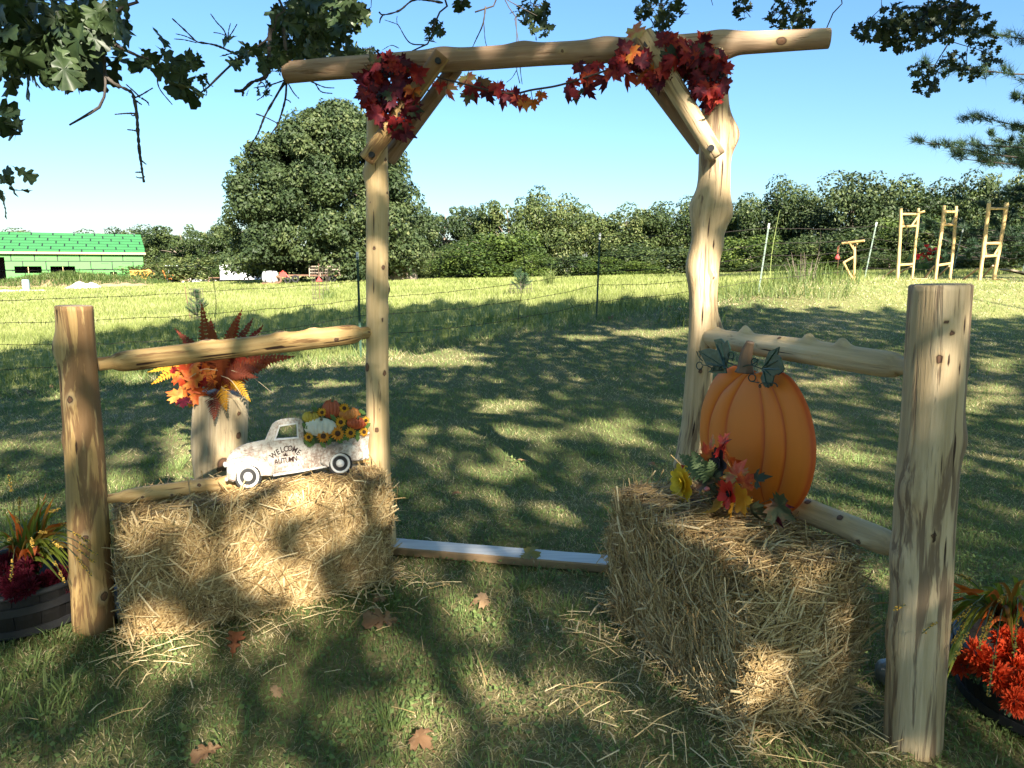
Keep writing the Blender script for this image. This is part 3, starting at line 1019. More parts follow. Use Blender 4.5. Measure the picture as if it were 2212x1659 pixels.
# ================================================================== WIRE FENCE
T_GREEN = pm('t_post_green', (.035, .085, .06), (.02, .05, .035), 8, .6)
T_PALE = pm('t_post_weathered_sunlit', (.20, .25, .22), (.07, .12, .09), 14, .6)  # weathered steel, with the paleness of sunlight also put into the colour
WHITE_TIP = pm('post_white_tip', (.82, .84, .84), (.7, .72, .72), 8, .5)
WIRE = pm('barbed_wire', (.045, .038, .034), (.025, .02, .018), 20, .7, metal=.3)

def fence():
    posts = []   # (x pixel, y pixel of base, height above ground)
    spec = [(-11.0, 6.7, 1.75, -.0), (-7.0, 9.3, 1.75, 0), (-2.55, 11.9, 1.75, 0), (1.72, 14.5, 1.72, .05), (6.3, 18.3, 1.76, .22), (11.0, 22.4, 1.76, .3), (16.4, 26.8, 1.8, .32), (22.0, 31.0, 1.75, .3), (29, 36.5, 1.75, .2)]
    base0 = np.array([1.72, 14.5, tz(1.72, 14.5)])
    t = thing('barbed_wire_fence', base0, 'five-strand barbed wire fence on thin steel posts between lawn and pasture', 'fence')
    tops, axes = [], []
    for i, (x, y, h, lx) in enumerate(spec):
        b = np.array([x, y, tz(x, y)])
        d = nrm([lx * .45, 0, 1.0]); tp = b + d * h
        axes.append((b, d, h))
        bb = b - d * .15
        # T section: flange and web, with studs down the face
        ax = np.array([nrm(np.cross([0, 1, 0], d)), [0, 1, 0], d]); ax[1] = np.cross(ax[2], ax[0])
        mat = T_GREEN if i < 4 else T_PALE
        mb = MB()
        mb.add(*box((bb + tp) / 2, (.038, .006, h + .15), ax=ax)); mb.add(*box((bb + tp) / 2 + ax[1] * .016, (.006, .026, h + .14), ax=ax))
        for k in range(int(h / .055)):
            mb.add(*box(b + d * (.05 + k * .055) - ax[1] * .006, (.012, .008, .018), ax=ax))
        p_ = mb.build('post', mat, t)
        m2 = MB().add(*box(tp - d * .06 - ax[1] * .0006, (.041, .010, .125), ax=ax))
        m2.build('white_tip', WHITE_TIP, p_)
    hts = [1.66, 1.27, .97, .70, .36]
    for wi, hh in enumerate(hts):
        mb = MB()
        for i in range(len(axes) - 1):
            b0, d0, _ = axes[i]; b1, d1, _ = axes[i + 1]
            g = random.Random(wi * 17 + i)
            p0, p1 = b0 + d0 * hh, b1 + d1 * hh
            p0 = p0 - np.array([0, .012, 0]); p1 = p1 - np.array([0, .012, 0])
            sag = g.uniform(.03, .11) * (1.4 if wi in (0, 3) else 1)
            s = np.linspace(0, 1, 22)[:, None]
            P = p0 * (1 - s) + p1 * s - np.array([0, 0, 1.0]) * (4 * s * (1 - s) * sag) + np.array([[0, 0, g.uniform(-.012, .012)] for _ in range(22)])
            P[0], P[-1] = p0, p1
            rr = .0034 + .00022 * max(0, (b0[1] - 8))
            mb.add(*tube(P, rr, 5))
            dst = np.linalg.norm(p1 - p0)
            nb = int(dst / .15) if b0[1] < 20 else 0
            for k in range(1, nb):
                u = k / nb; q = u * 21; j = int(q); c = P[j] * (1 - q + j) + P[min(j + 1, 21)] * (q - j)
                for sgn in (-1, 1):
                    v = nrm([g.uniform(-.3, .3) + .3 * sgn, g.uniform(-1, 1), g.uniform(.4, 1) * sgn]) * .019
                    mb.add(*tube([c - v, c + v], rr * .75, 3))
        mb.build('wire', WIRE, t, smooth=True)
    # twisted wire stays half way between posts
    for (i, u0, top, bot, bend) in ((1, .56, 1.55, .22, .05), (2, .64, 1.6, .18, .06), (3, .93, .8, .42, .02), (2, .3, 1.6, 1.2, 0.02), (4, .5, 1.5, .8, .02), (5, .4, 1.66, .9, .02), (6, .4, 1.6, .9, .02)):
        b0, d0, _ = axes[i]; b1, d1, _ = axes[i + 1]
        p = b0 * (1 - u0) + b1 * u0
        for ph in (0, math.pi):
            P = [p + np.array([math.sin(s * 40 + ph) * .009 + bend * math.sin(s * 5), .005 * math.cos(s * 40 + ph), top * (1 - s) + bot * s]) for s in np.linspace(0, 1, 60)]
            MB().add(*tube(P, .0035, 4)).build('stay', WIRE, t, smooth=True)
fence()

# ------------------------------------------------------------------ wire cages, saplings, clumps in the pasture
CAGE = pm('cage_wire', (.16, .13, .11), (.09, .07, .06), 20, .7, metal=.3)
FLAG = pm('red_flag', (.55, .07, .06), (.45, .05, .05), 10, .7)

def cage(base, r, h, label, sq=.13, wr=.004):
    base = np.asarray(base, float)
    t = thing('wire_cage', base, label, 'cage')
    n = max(int(2 * math.pi * r / sq), 8)
    mb = MB()
    for k in range(n):
        a = k * 2 * math.pi / n
        c = base + [math.cos(a) * r, math.sin(a) * r, 0]
        mb.add(*tube([c, c + [.01 * math.sin(k), 0, h]], wr, 4))
    mb.build('upright', CAGE, t)
    for z in np.arange(.06, h + .01, sq * 1.15):
        P = [base + [math.cos(a) * r, math.sin(a) * r, z] for a in np.linspace(0, 2 * math.pi, n + 1)]
        MB().add(*tube(P, wr, 4)).build('ring', CAGE, t)
    return t

def sapling(base, h, label, seed, w=.35, mat=NEEDLE_SUN):
    g = np.random.default_rng(seed)
    base = np.asarray(base, float)
    t = thing('pine_sapling', base, label, 'sapling')
    mb = MB(); mb.add(*tube([base, base + [0, 0, h]], [.02, .006], 5))
    C, D = [], []
    for k in range(26):
        z = g.uniform(.08, .95) * h; a = g.uniform(0, 6.28); l = w * (1.05 - z / h) * g.uniform(.5, 1.1) + .05
        e = base + [math.cos(a) * l, math.sin(a) * l, z + l * .8]
        mb.add(*tube([base + [0, 0, z], e], [.008, .004], 4))
        for u in np.linspace(.2, 1, 9):
            C.append(base + np.array([0, 0, z]) * (1 - u) + (e - base) * u); D.append(nrm([math.cos(a), math.sin(a), 1.1]))
    for z in np.linspace(.5, 1.02, 14): C.append(base + [0, 0, z * h]); D.append(np.array([0, 0, 1.0]))
    V, F, T = needle_tufts(np.array(C), np.array(D), .11, .0035, 22, g)
    obj('needles', V, F, mat, t, attrs={'tint': T})
    V, F = mb.out(); obj('stem', V, F, BARK, t)

def clump(name, base, n, h, w, seed, label, mat=WEED, spread=.12, lean=.6, tint=.45):
    g = np.random.default_rng(seed)
    P = np.asarray(base) + g.normal(size=(n, 3)) * np.array([spread, spread, 0])
    v, f, t = blades(P, h * (.5 + .6 * g.random(n)), w * (.7 + .6 * g.random(n)), np.abs(g.normal(lean, .3, n)), g.random(n) * 6.283, np.clip(g.normal(tint, .15, n), 0, 1), 2)
    o = obj(name, v, f, mat, attrs={'tint': t}); tag(o, label, 'plant', kind='stuff' if spread > .3 else None)

b = ground(428, 690); sapling(b, .92, 'young blue-green pine in a wire cage near the fern display', 1, .34)
cage(b, .2, 1.0, 'wire mesh cage around the young pine near the fern display')
V, F = tube([b + [-.2, -.1, 0], b + [-.26, -.1, .55], b + [-.3, -.1, 1.05]], .012, 5); o = obj('cage_stake', V, F, RUSTY); tag(o, 'rusty leaning stake holding up the wire cage of the young pine', 'stake')
clump('coarse_grass_clump', b + [.45, .1, 0], 70, .55, .012, 31, 'coarse arching grass clump beside the caged young pine', lean=.9)
b = ground(693, 648); cage(b, .34, 1.35, 'empty wire mesh cage with a red flag in the pasture', .16, .005)
V, F = tube([b + [.05, -.36, 0], b + [.07, -.36, .85], b + [0.06, -.36, 1.55]], .009, 5); o = obj('flag_stake', V, F, RUSTY); tag(o, 'rusty rod carrying a small red triangular flag', 'stake')
V = [b + [-.07, -.375, .78], b + [.2, -.375, .80], b + [.06, -.375, 1.0], b + [-.07, -.385, .78], b + [.2, -.385, .80], b + [.06, -.385, 1.0]]
o = obj('marker_flag', V, [(0, 1, 2), (5, 4, 3), (0, 3, 4, 1), (1, 4, 5, 2), (2, 5, 3, 0)], FLAG); tag(o, 'small red triangular flag at the wire cage', 'flag')
clump('tall_grass_clump', b + [.35, -.2, 0], 60, .75, .02, 32, 'tall broad-bladed grass clump beside the flagged wire cage', lean=.7)
b = ground(1125, 635); sapling(b, .92, 'sunlit young pine standing in the open pasture', 2, .4)
cage(b, .4, .38, 'low wire mesh ring around the sunlit young pine', .12, .004)
b = ground(1185, 618); clump('sunlit_weed', b, 70, 1.0, .03, 33, 'loose pale weed clump beside the sunlit young pine', lean=.45, tint=.75)
b = ground(1500, 700); clump('fence_weed', b, 160, .42, .012, 34, 'rank green grass tuft at the fence behind the archway', spread=.35)
b = ground(1330, 672); clump('fence_weed', b, 160, .40, .012, 35, 'rank green grass tuft by the steel fence post in the archway opening', spread=.5)
b = ground(1690, 640); clump('fence_weed', b, 420, .55, .016, 36, 'bright weedy grass along the fence by the log perch', spread=.9, tint=.65)
b = ground(1755, 612); clump('fence_weed', b, 300, .75, .018, 37, 'tall weed patch with bare stalks left of the log perch', spread=.6, tint=.55)
V, F = MB().out() if False else tube(smooth_path([ground(1662, 618), ground(1662, 618) + [.02, 0, 1.0], ground(1662, 618) + [.16, 0, 2.1]], 8), np.linspace(.010, .004, 8), 5)
o = obj('weed_stalk', V, F, pm('pale_green_stalk', (.3, .36, .12), (.2, .26, .08), 6)); tag(o, 'single tall pale green weed stalk beside the wire fence', 'plant')
mb = MB(); b = ground(1738, 612); g_ = random.Random(3)
for k in range(16):
    a = g_.uniform(-1, 1); mb.add(*tube([b + [a * .3, 0, 0], b + [a * .6, g_.uniform(-.2, .2), g_.uniform(.4, .95)]], [.012, .004], 4))
o = mb.build('dead_brush', BARK_PALE); tag(o, 'dry leafless brush sticking out of the weed patch', 'brush')

# ================================================================== PEELED LOGS
def logmat(name, c_lo, c_hi, fleck=.5, fleck_col=(.16, .085, .04), streak=.35, fs=(22, 22, 3.2), seed=0.0):
    m, nt, b = newmat(name)
    lc = attr(nt, 'lc', True)
    off = nt.nodes.new('ShaderNodeVectorMath'); off.operation = 'ADD'; off.inputs[1].default_value = (seed, seed * 1.7, seed * 2.3)
    L(nt, lc, off.inputs[0]); lc = off.outputs[0]
    grain = noise(nt, lc, 1, 6, .68, .3, mapping=(46, 46, 2.0))
    broad = noise(nt, lc, 1, 3, .5, .2, mapping=(9, 9, 1.1))
    f = mth(nt, 'ADD', mth(nt, 'MULTIPLY', grain, .45), mth(nt, 'MULTIPLY', broad, .55))
    c = ramp(nt, f, [(.36, tuple(v * .72 for v in c_lo)), (.47, c_lo), (.60, c_hi)])
    # long thin streaks
    st = noise(nt, lc, 1, 4, .55, .6, mapping=(34, 34, 1.0))
    stf = ramp(nt, st, [(.60, (0, 0, 0)), (.70, (1, 1, 1))])
    c = mixc(nt, mth(nt, 'MULTIPLY', stf, streak), c, fleck_col)
    # flecks of inner bark left by the drawknife
    fk = noise(nt, lc, 1, 4, .65, .5, mapping=fs)
    msk = noise(nt, lc, 1, 2, .5, 0, mapping=(5, 5, 1.6))
    fkf = ramp(nt, mth(nt, 'ADD', mth(nt, 'MULTIPLY', fk, .7), mth(nt, 'MULTIPLY', msk, .3)), [(.615 - .11 * fleck, (0, 0, 0)), (.66 - .11 * fleck, (1, 1, 1))])
    c = mixc(nt, mth(nt, 'MULTIPLY', fkf, .78), c, fleck_col)
    # knots: pale collar, dark ring, red-brown heart
    kd = attr(nt, 'knot')
    kc = ramp(nt, kd, [(0, (.10, .05, .03)), (.22, (.21, .11, .06)), (.36, (.16, .085, .05)), (.44, (.06, .032, .02)), (.55, (.46, .33, .18)), (.78, (.58, .42, .22)), (1, (.55, .40, .2))])
    kf = ramp(nt, kd, [(0, (1, 1, 1)), (.5, (1, 1, 1)), (.62, (.55, .55, .55)), (1, (0, 0, 0))])
    c = mixc(nt, kf, c, kc)
    ck = attr(nt, 'crack')
    c = mixc(nt, ramp(nt, mth(nt, 'ADD', ck, mth(nt, 'MULTIPLY', mth(nt, 'SUBTRACT', grain, .5), .35)), [(.42, (0, 0, 0)), (.6, (1, 1, 1))]), c, (.05, .025, .014))
    L(nt, c, b.inputs['Base Color'])
    b.inputs['Roughness'].default_value = .62
    b.inputs['Specular IOR Level'].default_value = .3
    hgt = mth(nt, 'SUBTRACT', mth(nt, 'ADD', grain, mth(nt, 'MULTIPLY', broad, .6)), mth(nt, 'MULTIPLY', fkf, .35))
    bump(nt, hgt, .7, .008, b)
    return m

def endmat():
    m, nt, b = newmat('log_end_grain')
    lc = attr(nt, 'lc', True)
    sp = nt.nodes.new('ShaderNodeSeparateXYZ'); L(nt, lc, sp.inputs[0])
    r2 = mth(nt, 'SQRT', mth(nt, 'ADD', mth(nt, 'MULTIPLY', sp.outputs[0], sp.outputs[0]), mth(nt, 'MULTIPLY', sp.outputs[1], sp.outputs[1])))
    w = mth(nt, 'ADD', mth(nt, 'SINE', mth(nt, 'MULTIPLY', mth(nt, 'ADD', r2, mth(nt, 'MULTIPLY', noise(nt, lc, 14, 3), .02)), 520)), 0)
    c = ramp(nt, mth(nt, 'ADD', mth(nt, 'MULTIPLY', w, .16), noise(nt, lc, 22, 4)), [(.3, (.22, .16, .10)), (.7, (.44, .34, .22))])
    L(nt, c, b.inputs['Base Color']); b.inputs['Roughness'].default_value = .8
    return m
END = endmat()
LOG_GOLD = logmat('peeled_log_golden', (.48, .30, .115), (.63, .44, .205), .7, (.20, .10, .04), .3, seed=0.0)
LOG_SPECK = logmat('peeled_log_flecked', (.48, .305, .12), (.63, .44, .21), 1.3, (.17, .085, .04), .25, seed=3.0)
LOG_TALL = logmat('peeled_log_clean', (.53, .37, .175), (.66, .49, .265), .1, (.24, .13, .06), .35, seed=5.0)
LOG_GREY = logmat('peeled_log_streaked', (.46, .335, .185), (.65, .50, .31), .9, (.15, .09, .055), .85, (26, 26, 2.0), seed=7.0)
LOG_BEAM = logmat('peeled_log_shaded', (.35, .225, .14), (.48, .34, .225), .45, (.2, .11, .06), .5, seed=9.0)  # darker log tone: shade on the beam put into the colour
LOG_PALE = logmat('peeled_log_pale', (.57, .42, .225), (.70, .54, .33), .2, (.3, .18, .09), .15, seed=12.0)
LOG_SUN = logmat('peeled_log_bright', (.50, .345, .145), (.64, .465, .215), .35, (.32, .16, .06), .15, seed=15.0)

def log(name, path, r, mat, parent=None, knots=(), seg=None, k=40, wob=.04, crack=None, seed=0, taper_ends=(0, 0), end_mat=None, flare=0, sub=None):
    """peeled log along a path (world points); r = radius or list of radii along it"""
    P0 = np.asarray(path, float)
    Ln = np.linalg.norm(np.diff(P0, axis=0), axis=1).sum()
    n = seg or int(min(max(Ln / .016, 24), 170))
    P = smooth_path(P0, n)
    t = np.linspace(0, 1, n)
    rr = np.interp(t, np.linspace(0, 1, len(np.atleast_1d(r))), np.atleast_1d(r)) if np.ndim(r) else np.full(n, float(r))
    g = random.Random(seed)
    T, U, W = frames(P)
    a = np.arange(k) * 2 * math.pi / k
    s = t * Ln
    ph = [g.uniform(0, 6.28) for _ in range(8)]
    rad = rr[:, None] * (1 + wob * (.5 * np.sin(2 * a[None] + ph[0] + s[:, None] * 2.1) + .35 * np.sin(3 * a[None] + ph[1] - s[:, None] * 3.7) + .6 * np.sin(s[:, None] * 5.1 + ph[2]) + .4 * np.sin(s[:, None] * 11 + ph[3] + a[None]) + .22 * np.sin(5 * a[None] + ph[4] + 7 * s[:, None])))
    for e, amt in ((0, taper_ends[0]), (1, taper_ends[1])):       # whittled tenon ends
        if amt:
            d = s if e == 0 else Ln - s
            rad *= np.where(d < .05, .62, 1 - .38 * np.exp(-np.clip(d - .05, 0, 9) / .02))[:, None] if amt == 1 else np.where(d < amt, .8 + .2 * d / amt, 1)[:, None]
    kn = np.full((n, k), 1.0)
    for (kt, ka, ks, kh) in knots:
        da = (a[None] - R(ka) + math.pi) % (2 * math.pi) - math.pi
        dist = np.sqrt(((s - kt * Ln)[:, None] * .72) ** 2 + (da * rr[:, None]) ** 2)
        k_s = abs(ks)
        rad = rad + kh * np.exp(-(dist / (k_s * 1.25)) ** 2)
        if ks > 0: kn = np.minimum(kn, dist / (k_s * (1.15 + .25 * math.sin(kt * 91))))
    cr = np.zeros((n, k))
    for cdef in (crack or ()):
        ca, t0, t1, wd = cdef
        ac = R(ca) + .10 * np.sin(s * 3 + ph[5]) + .05 * np.sin(s * 13 + ph[6])
        da = np.abs((a[None] - ac[:, None] + math.pi) % (2 * math.pi) - math.pi) * rr[:, None]
        on = ((t > t0) & (t < t1))[:, None] * (.75 + .25 * np.sin(s * 21 + ph[7]))[:, None]
        cr = np.maximum(cr, np.clip(1 - da / wd, 0, 1) * on)
    rad = rad - cr * .004
    V = P[:, None] + (U[:, None] * np.cos(a)[None, :, None] + W[:, None] * np.sin(a)[None, :, None]) * rad[:, :, None]
    lc = np.stack([rad * np.cos(a), rad * np.sin(a), np.repeat(s[:, None], k, 1)], 2)
    i, j = np.meshgrid(np.arange(n - 1), np.arange(k), indexing='ij')
    i, j = i.ravel(), j.ravel(); j2 = (j + 1) % k
    F = np.stack([i * k + j, i * k + j2, (i + 1) * k + j2, (i + 1) * k + j], 1).tolist()
    V = V.reshape(-1, 3); lc = lc.reshape(-1, 3); kn = kn.ravel(); cr = cr.ravel()
    mi = [0] * len(F)
    base = len(V)
    Vx, lx = [V], [lc]
    for e in (0, n - 1):                    # rounded saw-cut caps
        ring = V[e * k:(e + 1) * k]; c = P[e]; dd = T[e] * (-1 if e == 0 else 1)
        r2_ = c + (ring - c) * .93 + dd * rr[e] * .05
        Vx += [r2_, (c + dd * rr[e] * .06)[None]]
        l_ring = lc[e * k:(e + 1) * k]
        lx += [l_ring * [.93, .93, 1], np.array([[0, 0, s[e]]])]
        for q in range(k):
            q2 = (q + 1) % k
            A = (e * k + q, e * k + q2, base + q2, base + q); B = (base + q, base + q2, base + k)
            F.append(A if e else A[::-1]); F.append(B if e else B[::-1]); mi += [0, 1]
        base += k + 1
    V = np.concatenate(Vx); lc = np.concatenate(lx)
    kn = np.r_[kn, np.ones(len(V) - len(kn))]; cr = np.r_[cr, np.zeros(len(V) - len(cr))]
    return obj(name, V, F, [mat, end_mat or END], parent, attrs={'lc': lc, 'knot': kn, 'crack': cr}, midx=mi, smooth=True)

# ------------------------------------------------------------------ log perch and trellises on the far lawn
def zc2(x, y): return 1785.6 + x * .19270, 403.2 + y * .19267        # pixels of an enlarged crop -> photo pixels

def perch():
    Y = 21.3
    q = lambda x, y, dy=0: at(*zc2(x, y), Y + dy)
    b = q(320, 1100); b[2] = tz(b[0], b[1])
    t = thing('log_perch', b, 'crooked peeled-log T-shaped stand with a slanting top log on the sunny lawn', 'stand')
    r = 15 * .1927 / FPX * Y
    log('top_log', [q(170, 637, .15), q(425, 606, -.25)], r * .85, LOG_SUN, t, seg=30, k=14, seed=1)
    log('upright', [q(312, 700), q(312, 860), q(308, 1000), q(292, 1095)], [r, r, r * .95, r * .9], LOG_SUN, t, seg=30, k=14, seed=2)
    for i, x in enumerate((258, 292, 345)):
        log('top_brace', [q(305, 712), q(x, 636)], r * .55, LOG_SUN, t, seg=24, k=10, seed=3 + i)
    log('bent_arm', [q(305, 785), q(185, 855)], r * .75, LOG_SUN, t, seg=24, k=12, seed=6)
    log('bent_leg', [q(188, 850), q(265, 990), q(345, 1105)], r * .85, LOG_SUN, t, seg=24, k=12, seed=7)
    log('foot_brace', [q(300, 1040), q(255, 1100)], r * .5, LOG_SUN, t, seg=24, k=10, seed=8)
    log('foot', [q(162, 1105, .1), q(300, 1085, .1)], r * .55, LOG_SUN, t, seg=24, k=10, seed=9)
    log('foot', [q(315, 1120, -.1), q(515, 1103, -.1)], r * .8, LOG_SUN, t, seg=24, k=12, seed=10)
perch()

def trellis(nm, label, Y, L0, L1, Rr, rungs, braces, feet, stays, seed, rw=17):
    """peeled-log ladder frame; all points given in the enlarged-crop pixels, depth offsets in metres"""
    q = lambda p: at(*zc2(p[0], p[1]), Y + (p[2] if len(p) > 2 else 0))
    b = q(L0[-1]); b[2] = tz(b[0], b[1])
    t = thing(nm, b, label, 'trellis')
    r = rw * .1927 / FPX * Y
    g = random.Random(seed)
    kn = lambda: [(g.random(), g.uniform(-70, 70), r * g.uniform(.25, .45), r * g.uniform(.1, .3)) for _ in range(11)]
    log('post', [q(p) for p in L0], r, LOG_SUN, t, knots=kn(), seg=60, k=16, seed=seed, wob=.07)
    log('post', [q(p) for p in L1], r * Rr, LOG_SUN, t, knots=kn(), seg=60, k=16, seed=seed + 1, wob=.07)
    for i, (a, c) in enumerate(rungs): log('rung', [q(a), q(c)], r * .78, LOG_SUN, t, seg=24, k=14, seed=seed + 2 + i, wob=.08)
    for i, (a, c) in enumerate(braces): log('brace', [q(a), q(c)], r * .6, LOG_SUN, t, seg=24, k=12, seed=seed + 9 + i)
    for i, (a, c) in enumerate(feet): log('foot', [q(a), q(c)], r * .42, LOG_SUN, t, seg=24, k=12, seed=seed + 14 + i)
    for i, (a, c) in enumerate(stays): log('stay', [q(a), q(c)], r * .55, LOG_BEAM, t, seg=24, k=12, seed=seed + 18 + i)

trellis('log_trellis', 'peeled-log trellis with a branch stub projecting past its top rung', 23.0,
        [(833, 243), (828, 450), (815, 700), (793, 1055)], [(1030, 243, .5), (1018, 430, .5), (988, 720, .5), (958, 1035, .5)], .85,
        [((835, 308), (1030, 308, .5)), ((1030, 300, .5), (1095, 276, .5)), ((835, 446), (1012, 440, .5)), ((815, 878), (972, 868, .5))],
        [((835, 340), (862, 430, .1)), ((1020, 340, .5), (955, 435, .35))],
        [((545, 1052), (920, 1056)), ((950, 1035, .5), (1130, 1034, .5))], [((765, 920, .1), (585, 1050, .6)), ((945, 895, .5), (820, 965, 1.2))], 100)
trellis('log_trellis', 'narrow peeled-log trellis standing between red cannas and a taller trellis', 23.6,
        [(1320, 213), (1300, 420), (1255, 720), (1218, 1052)], [(1452, 220, .5), (1440, 430, .5), (1415, 720, .5), (1382, 1030, .5)], .95,
        [((1320, 283), (1450, 283, .5)), ((1300, 428), (1440, 425, .5)), ((1235, 885), (1398, 858, .5))],
        [((1312, 330), (1330, 415, .1)), ((1450, 320, .5), (1405, 420, .4))],
        [((1085, 1052), (1380, 1056)), ((1375, 1034, .5), (1440, 1036, .5))], [((1210, 885, .1), (1085, 1040, .6)), ((1375, 890, .5), (1250, 1005, 1.2))], 130)
trellis('log_trellis', 'tallest peeled-log trellis with rungs low down beside the dark pine', 23.2,
        [(1822, 180), (1790, 450), (1755, 740), (1713, 1060)], [(2018, 180, .5), (1985, 420, .5), (1935, 700, .5), (1908, 850, .5), (1875, 1040, .5)], 1.05,
        [((1822, 245), (2010, 245, .5)), ((1772, 636), (1948, 634, .5)), ((1755, 782), (1905, 774, .5))],
        [((1770, 650), (1785, 765, .1)), ((1945, 650, .5), (1880, 765, .4))],
        [((1455, 1058), (1845, 1070)), ((1870, 1040, .5), (2042, 1044, .5))], [((1700, 915, .1), (1525, 1045, .6)), ((1865, 885, .5), (1755, 1005, 1.2))], 160, 19)

# red cannas, tilted board, feeder between the trellises
CANNA_LEAF = leafmat('canna_leaf', [(.3, (.05, .12, .05)), (.7, (.13, .2, .09))], trans=.3, scale=3)
CANNA_RED = leafmat('canna_red', [(.3, (.5, .02, .04)), (.7, (.7, .05, .06))], trans=.3, scale=5)
def leaf_blade(base, d, ln, w, droop=.3, n=6):
    base = np.asarray(base, float); d = nrm(d); side = nrm(np.cross(d, [0.05, .1, 1]))
    V = []
    for i in range(n + 1):
        u = i / n
        c = base + d * ln * u - np.array([0, 0, 1]) * droop * ln * u * u
        ww = w * math.sin(math.pi * min(u * .93 + .07, 1)) ** .8
        V += [c - side * ww / 2, c + [0, 0, -.15 * ww], c + side * ww / 2]
    F = []
    for i in range(n):
        for j in (0, 1):
            F.append((i * 3 + j, i * 3 + j + 1, i * 3 + 4 + j, i * 3 + 3 + j))
    return V, F
def cannas():
    b = at(*zc2(1110, 930), 27.5); b[2] = tz(b[0], b[1])
    t = thing('canna_plants', b, 'red-flowering cannas with broad leaves behind the log trellises', 'flowers')
    g = random.Random(4)
    for k in range(46):
        p = b + np.array([g.uniform(-.75, .85), g.uniform(-.4, .4), g.uniform(0, .5)])
        V, F = leaf_blade(p, (g.uniform(-.7, .7), g.uniform(-.6, .4), 1.0), g.uniform(.4, .75), g.uniform(.1, .18), .2)
        MB().add(V, F).build('leaf', CANNA_LEAF, t, smooth=True)
    for (x, y) in ((1120, 680), (1160, 718), (1222, 715), (1150, 762), (1050, 770), (1010, 782), (1025, 805), (1100, 795), (1130, 825), (1165, 825), (1225, 745), (1290, 800)):
        p = at(*zc2(x, y), 27.4)
        mb = MB()
        for j in range(6):
            V, F = leaf_blade(p, (g.uniform(-1, 1), g.uniform(-1, .5), g.uniform(-.2, 1)), .17, .11, .1, 4); mb.add(V, F)
        mb.build('bloom', CANNA_RED, t, smooth=True)
        V, F = tube([p, np.array([p[0] * .6 + b[0] * .4, p[1], b[2]])], .012, 5); MB().add(V, F).build('stem', CANNA_LEAF, t)
cannas()
p = [ground(2185, 588), ground(2212, 592)]
c = at(2199, 584, 29); c[2] = tz(c[0], c[1]) + .12
V, F = box(c, (1.2, .6, .06), .2, ax=[nrm([1, .1, -.18]), [0, 1, 0], [.18, 0, 1]]); o = obj('plank_lid', V, F, BARK_PALE); tag(o, 'tilted weathered board lying at the foot of the dark pine', 'board')
b = at(*zc2(120, 790), 24.5)
mb = MB(); mb.add(*tube([b + [0, 0, -.07], b + [0, 0, -.02], b + [0, 0, .08], b + [0, 0, .1]], [.07, .085, .025, .012], 10)); mb.add(*tube([b + [0, 0, .13], b + [0, 0, .35]], .006, 4))
o = mb.build('hanging_feeder', FLAG); tag(o, 'small red cone-shaped feeder hung near the log perch', 'feeder')
mb = MB(); zf = tz(b[0], b[1]); mb.add(*tube([np.array([b[0] + .05, b[1] + .02, zf]), np.array([b[0] + .05, b[1] + .02, b[2] + .4]), b + [0, 0, .35]], .008, 5))
o = mb.build('feeder_hook', RUSTY); tag(o, 'thin dark rod with a hook carrying the red feeder', 'hook')

# ================================================================== THE LOG ARCHWAY
BL, BR = ground(834, 1190), ground(1482, 1243)              # feet of the two tall posts
LPO, RPO = ground(202, 1362), ground(1972, 1606)            # feet of the two low end posts
an = nrm(np.cross(BR - BL, [0, 0, 1.0]))                    # arch plane normal, pointing to the camera
if an[1] > 0: an = -an
def arch(x, y, off=0.0): return on_plane(x, y, BL + an * off, an)
def px(d, p): return d / FPX * float(np.dot(np.asarray(p) - EYE, FWD))   # photo pixels -> metres at a point

ARCH = thing('log_archway', (BL + BR) / 2, 'rustic peeled-log archway with low rails and end posts standing on the lawn', 'archway')
lp_top = at(160, 662, LPO[1])
log('end_post', [LPO - [0, 0, .05], LPO * .5 + lp_top * .5 + [.006, 0, 0], lp_top], [px(40, LPO) , px(38.5, (LPO + lp_top) / 2), px(36.5, lp_top)], LOG_SPECK, ARCH,
    knots=[(.745, 2, .026, .006), (.885, -58, .03, .016), (.345, 22, .020, .008), (.16, 62, .022, .01), (.2, -80, .02, .015), (.62, -75, .02, .008)], crack=[(-42, .76, 1.0, .007), (10, .45, .8, .004)], seed=11, wob=.03)
rp_top = at(2031, 617, RPO[1])
log('end_post', [RPO - [0, 0, .05], RPO * .5 + rp_top * .5 - [.004, 0, 0], rp_top], [px(59, RPO), px(58.5, (RPO + rp_top) / 2), px(61, rp_top)], LOG_GREY, ARCH,
    knots=[(.935, -16, .012, .003), (.865, -24, .018, .005), (.915, -4, .011, .003), (.52, -14, .015, .006), (.60, -60, -.035, .016), (.45, -80, -.035, .015), (.70, 60, -.03, .012), (.85, 84, .022, .012), (.28, -85, -.04, .014), (.62, 10, -.02, .004)],
    crack=[(22, .1, .95, .004), (-5, .5, .99, .003)], seed=12, wob=.028, k=56)
Lp = [BL - [0, 0, .05], arch(826, 1080), arch(818, 1000), arch(815, 700), arch(815, 345), arch(811, 150)]
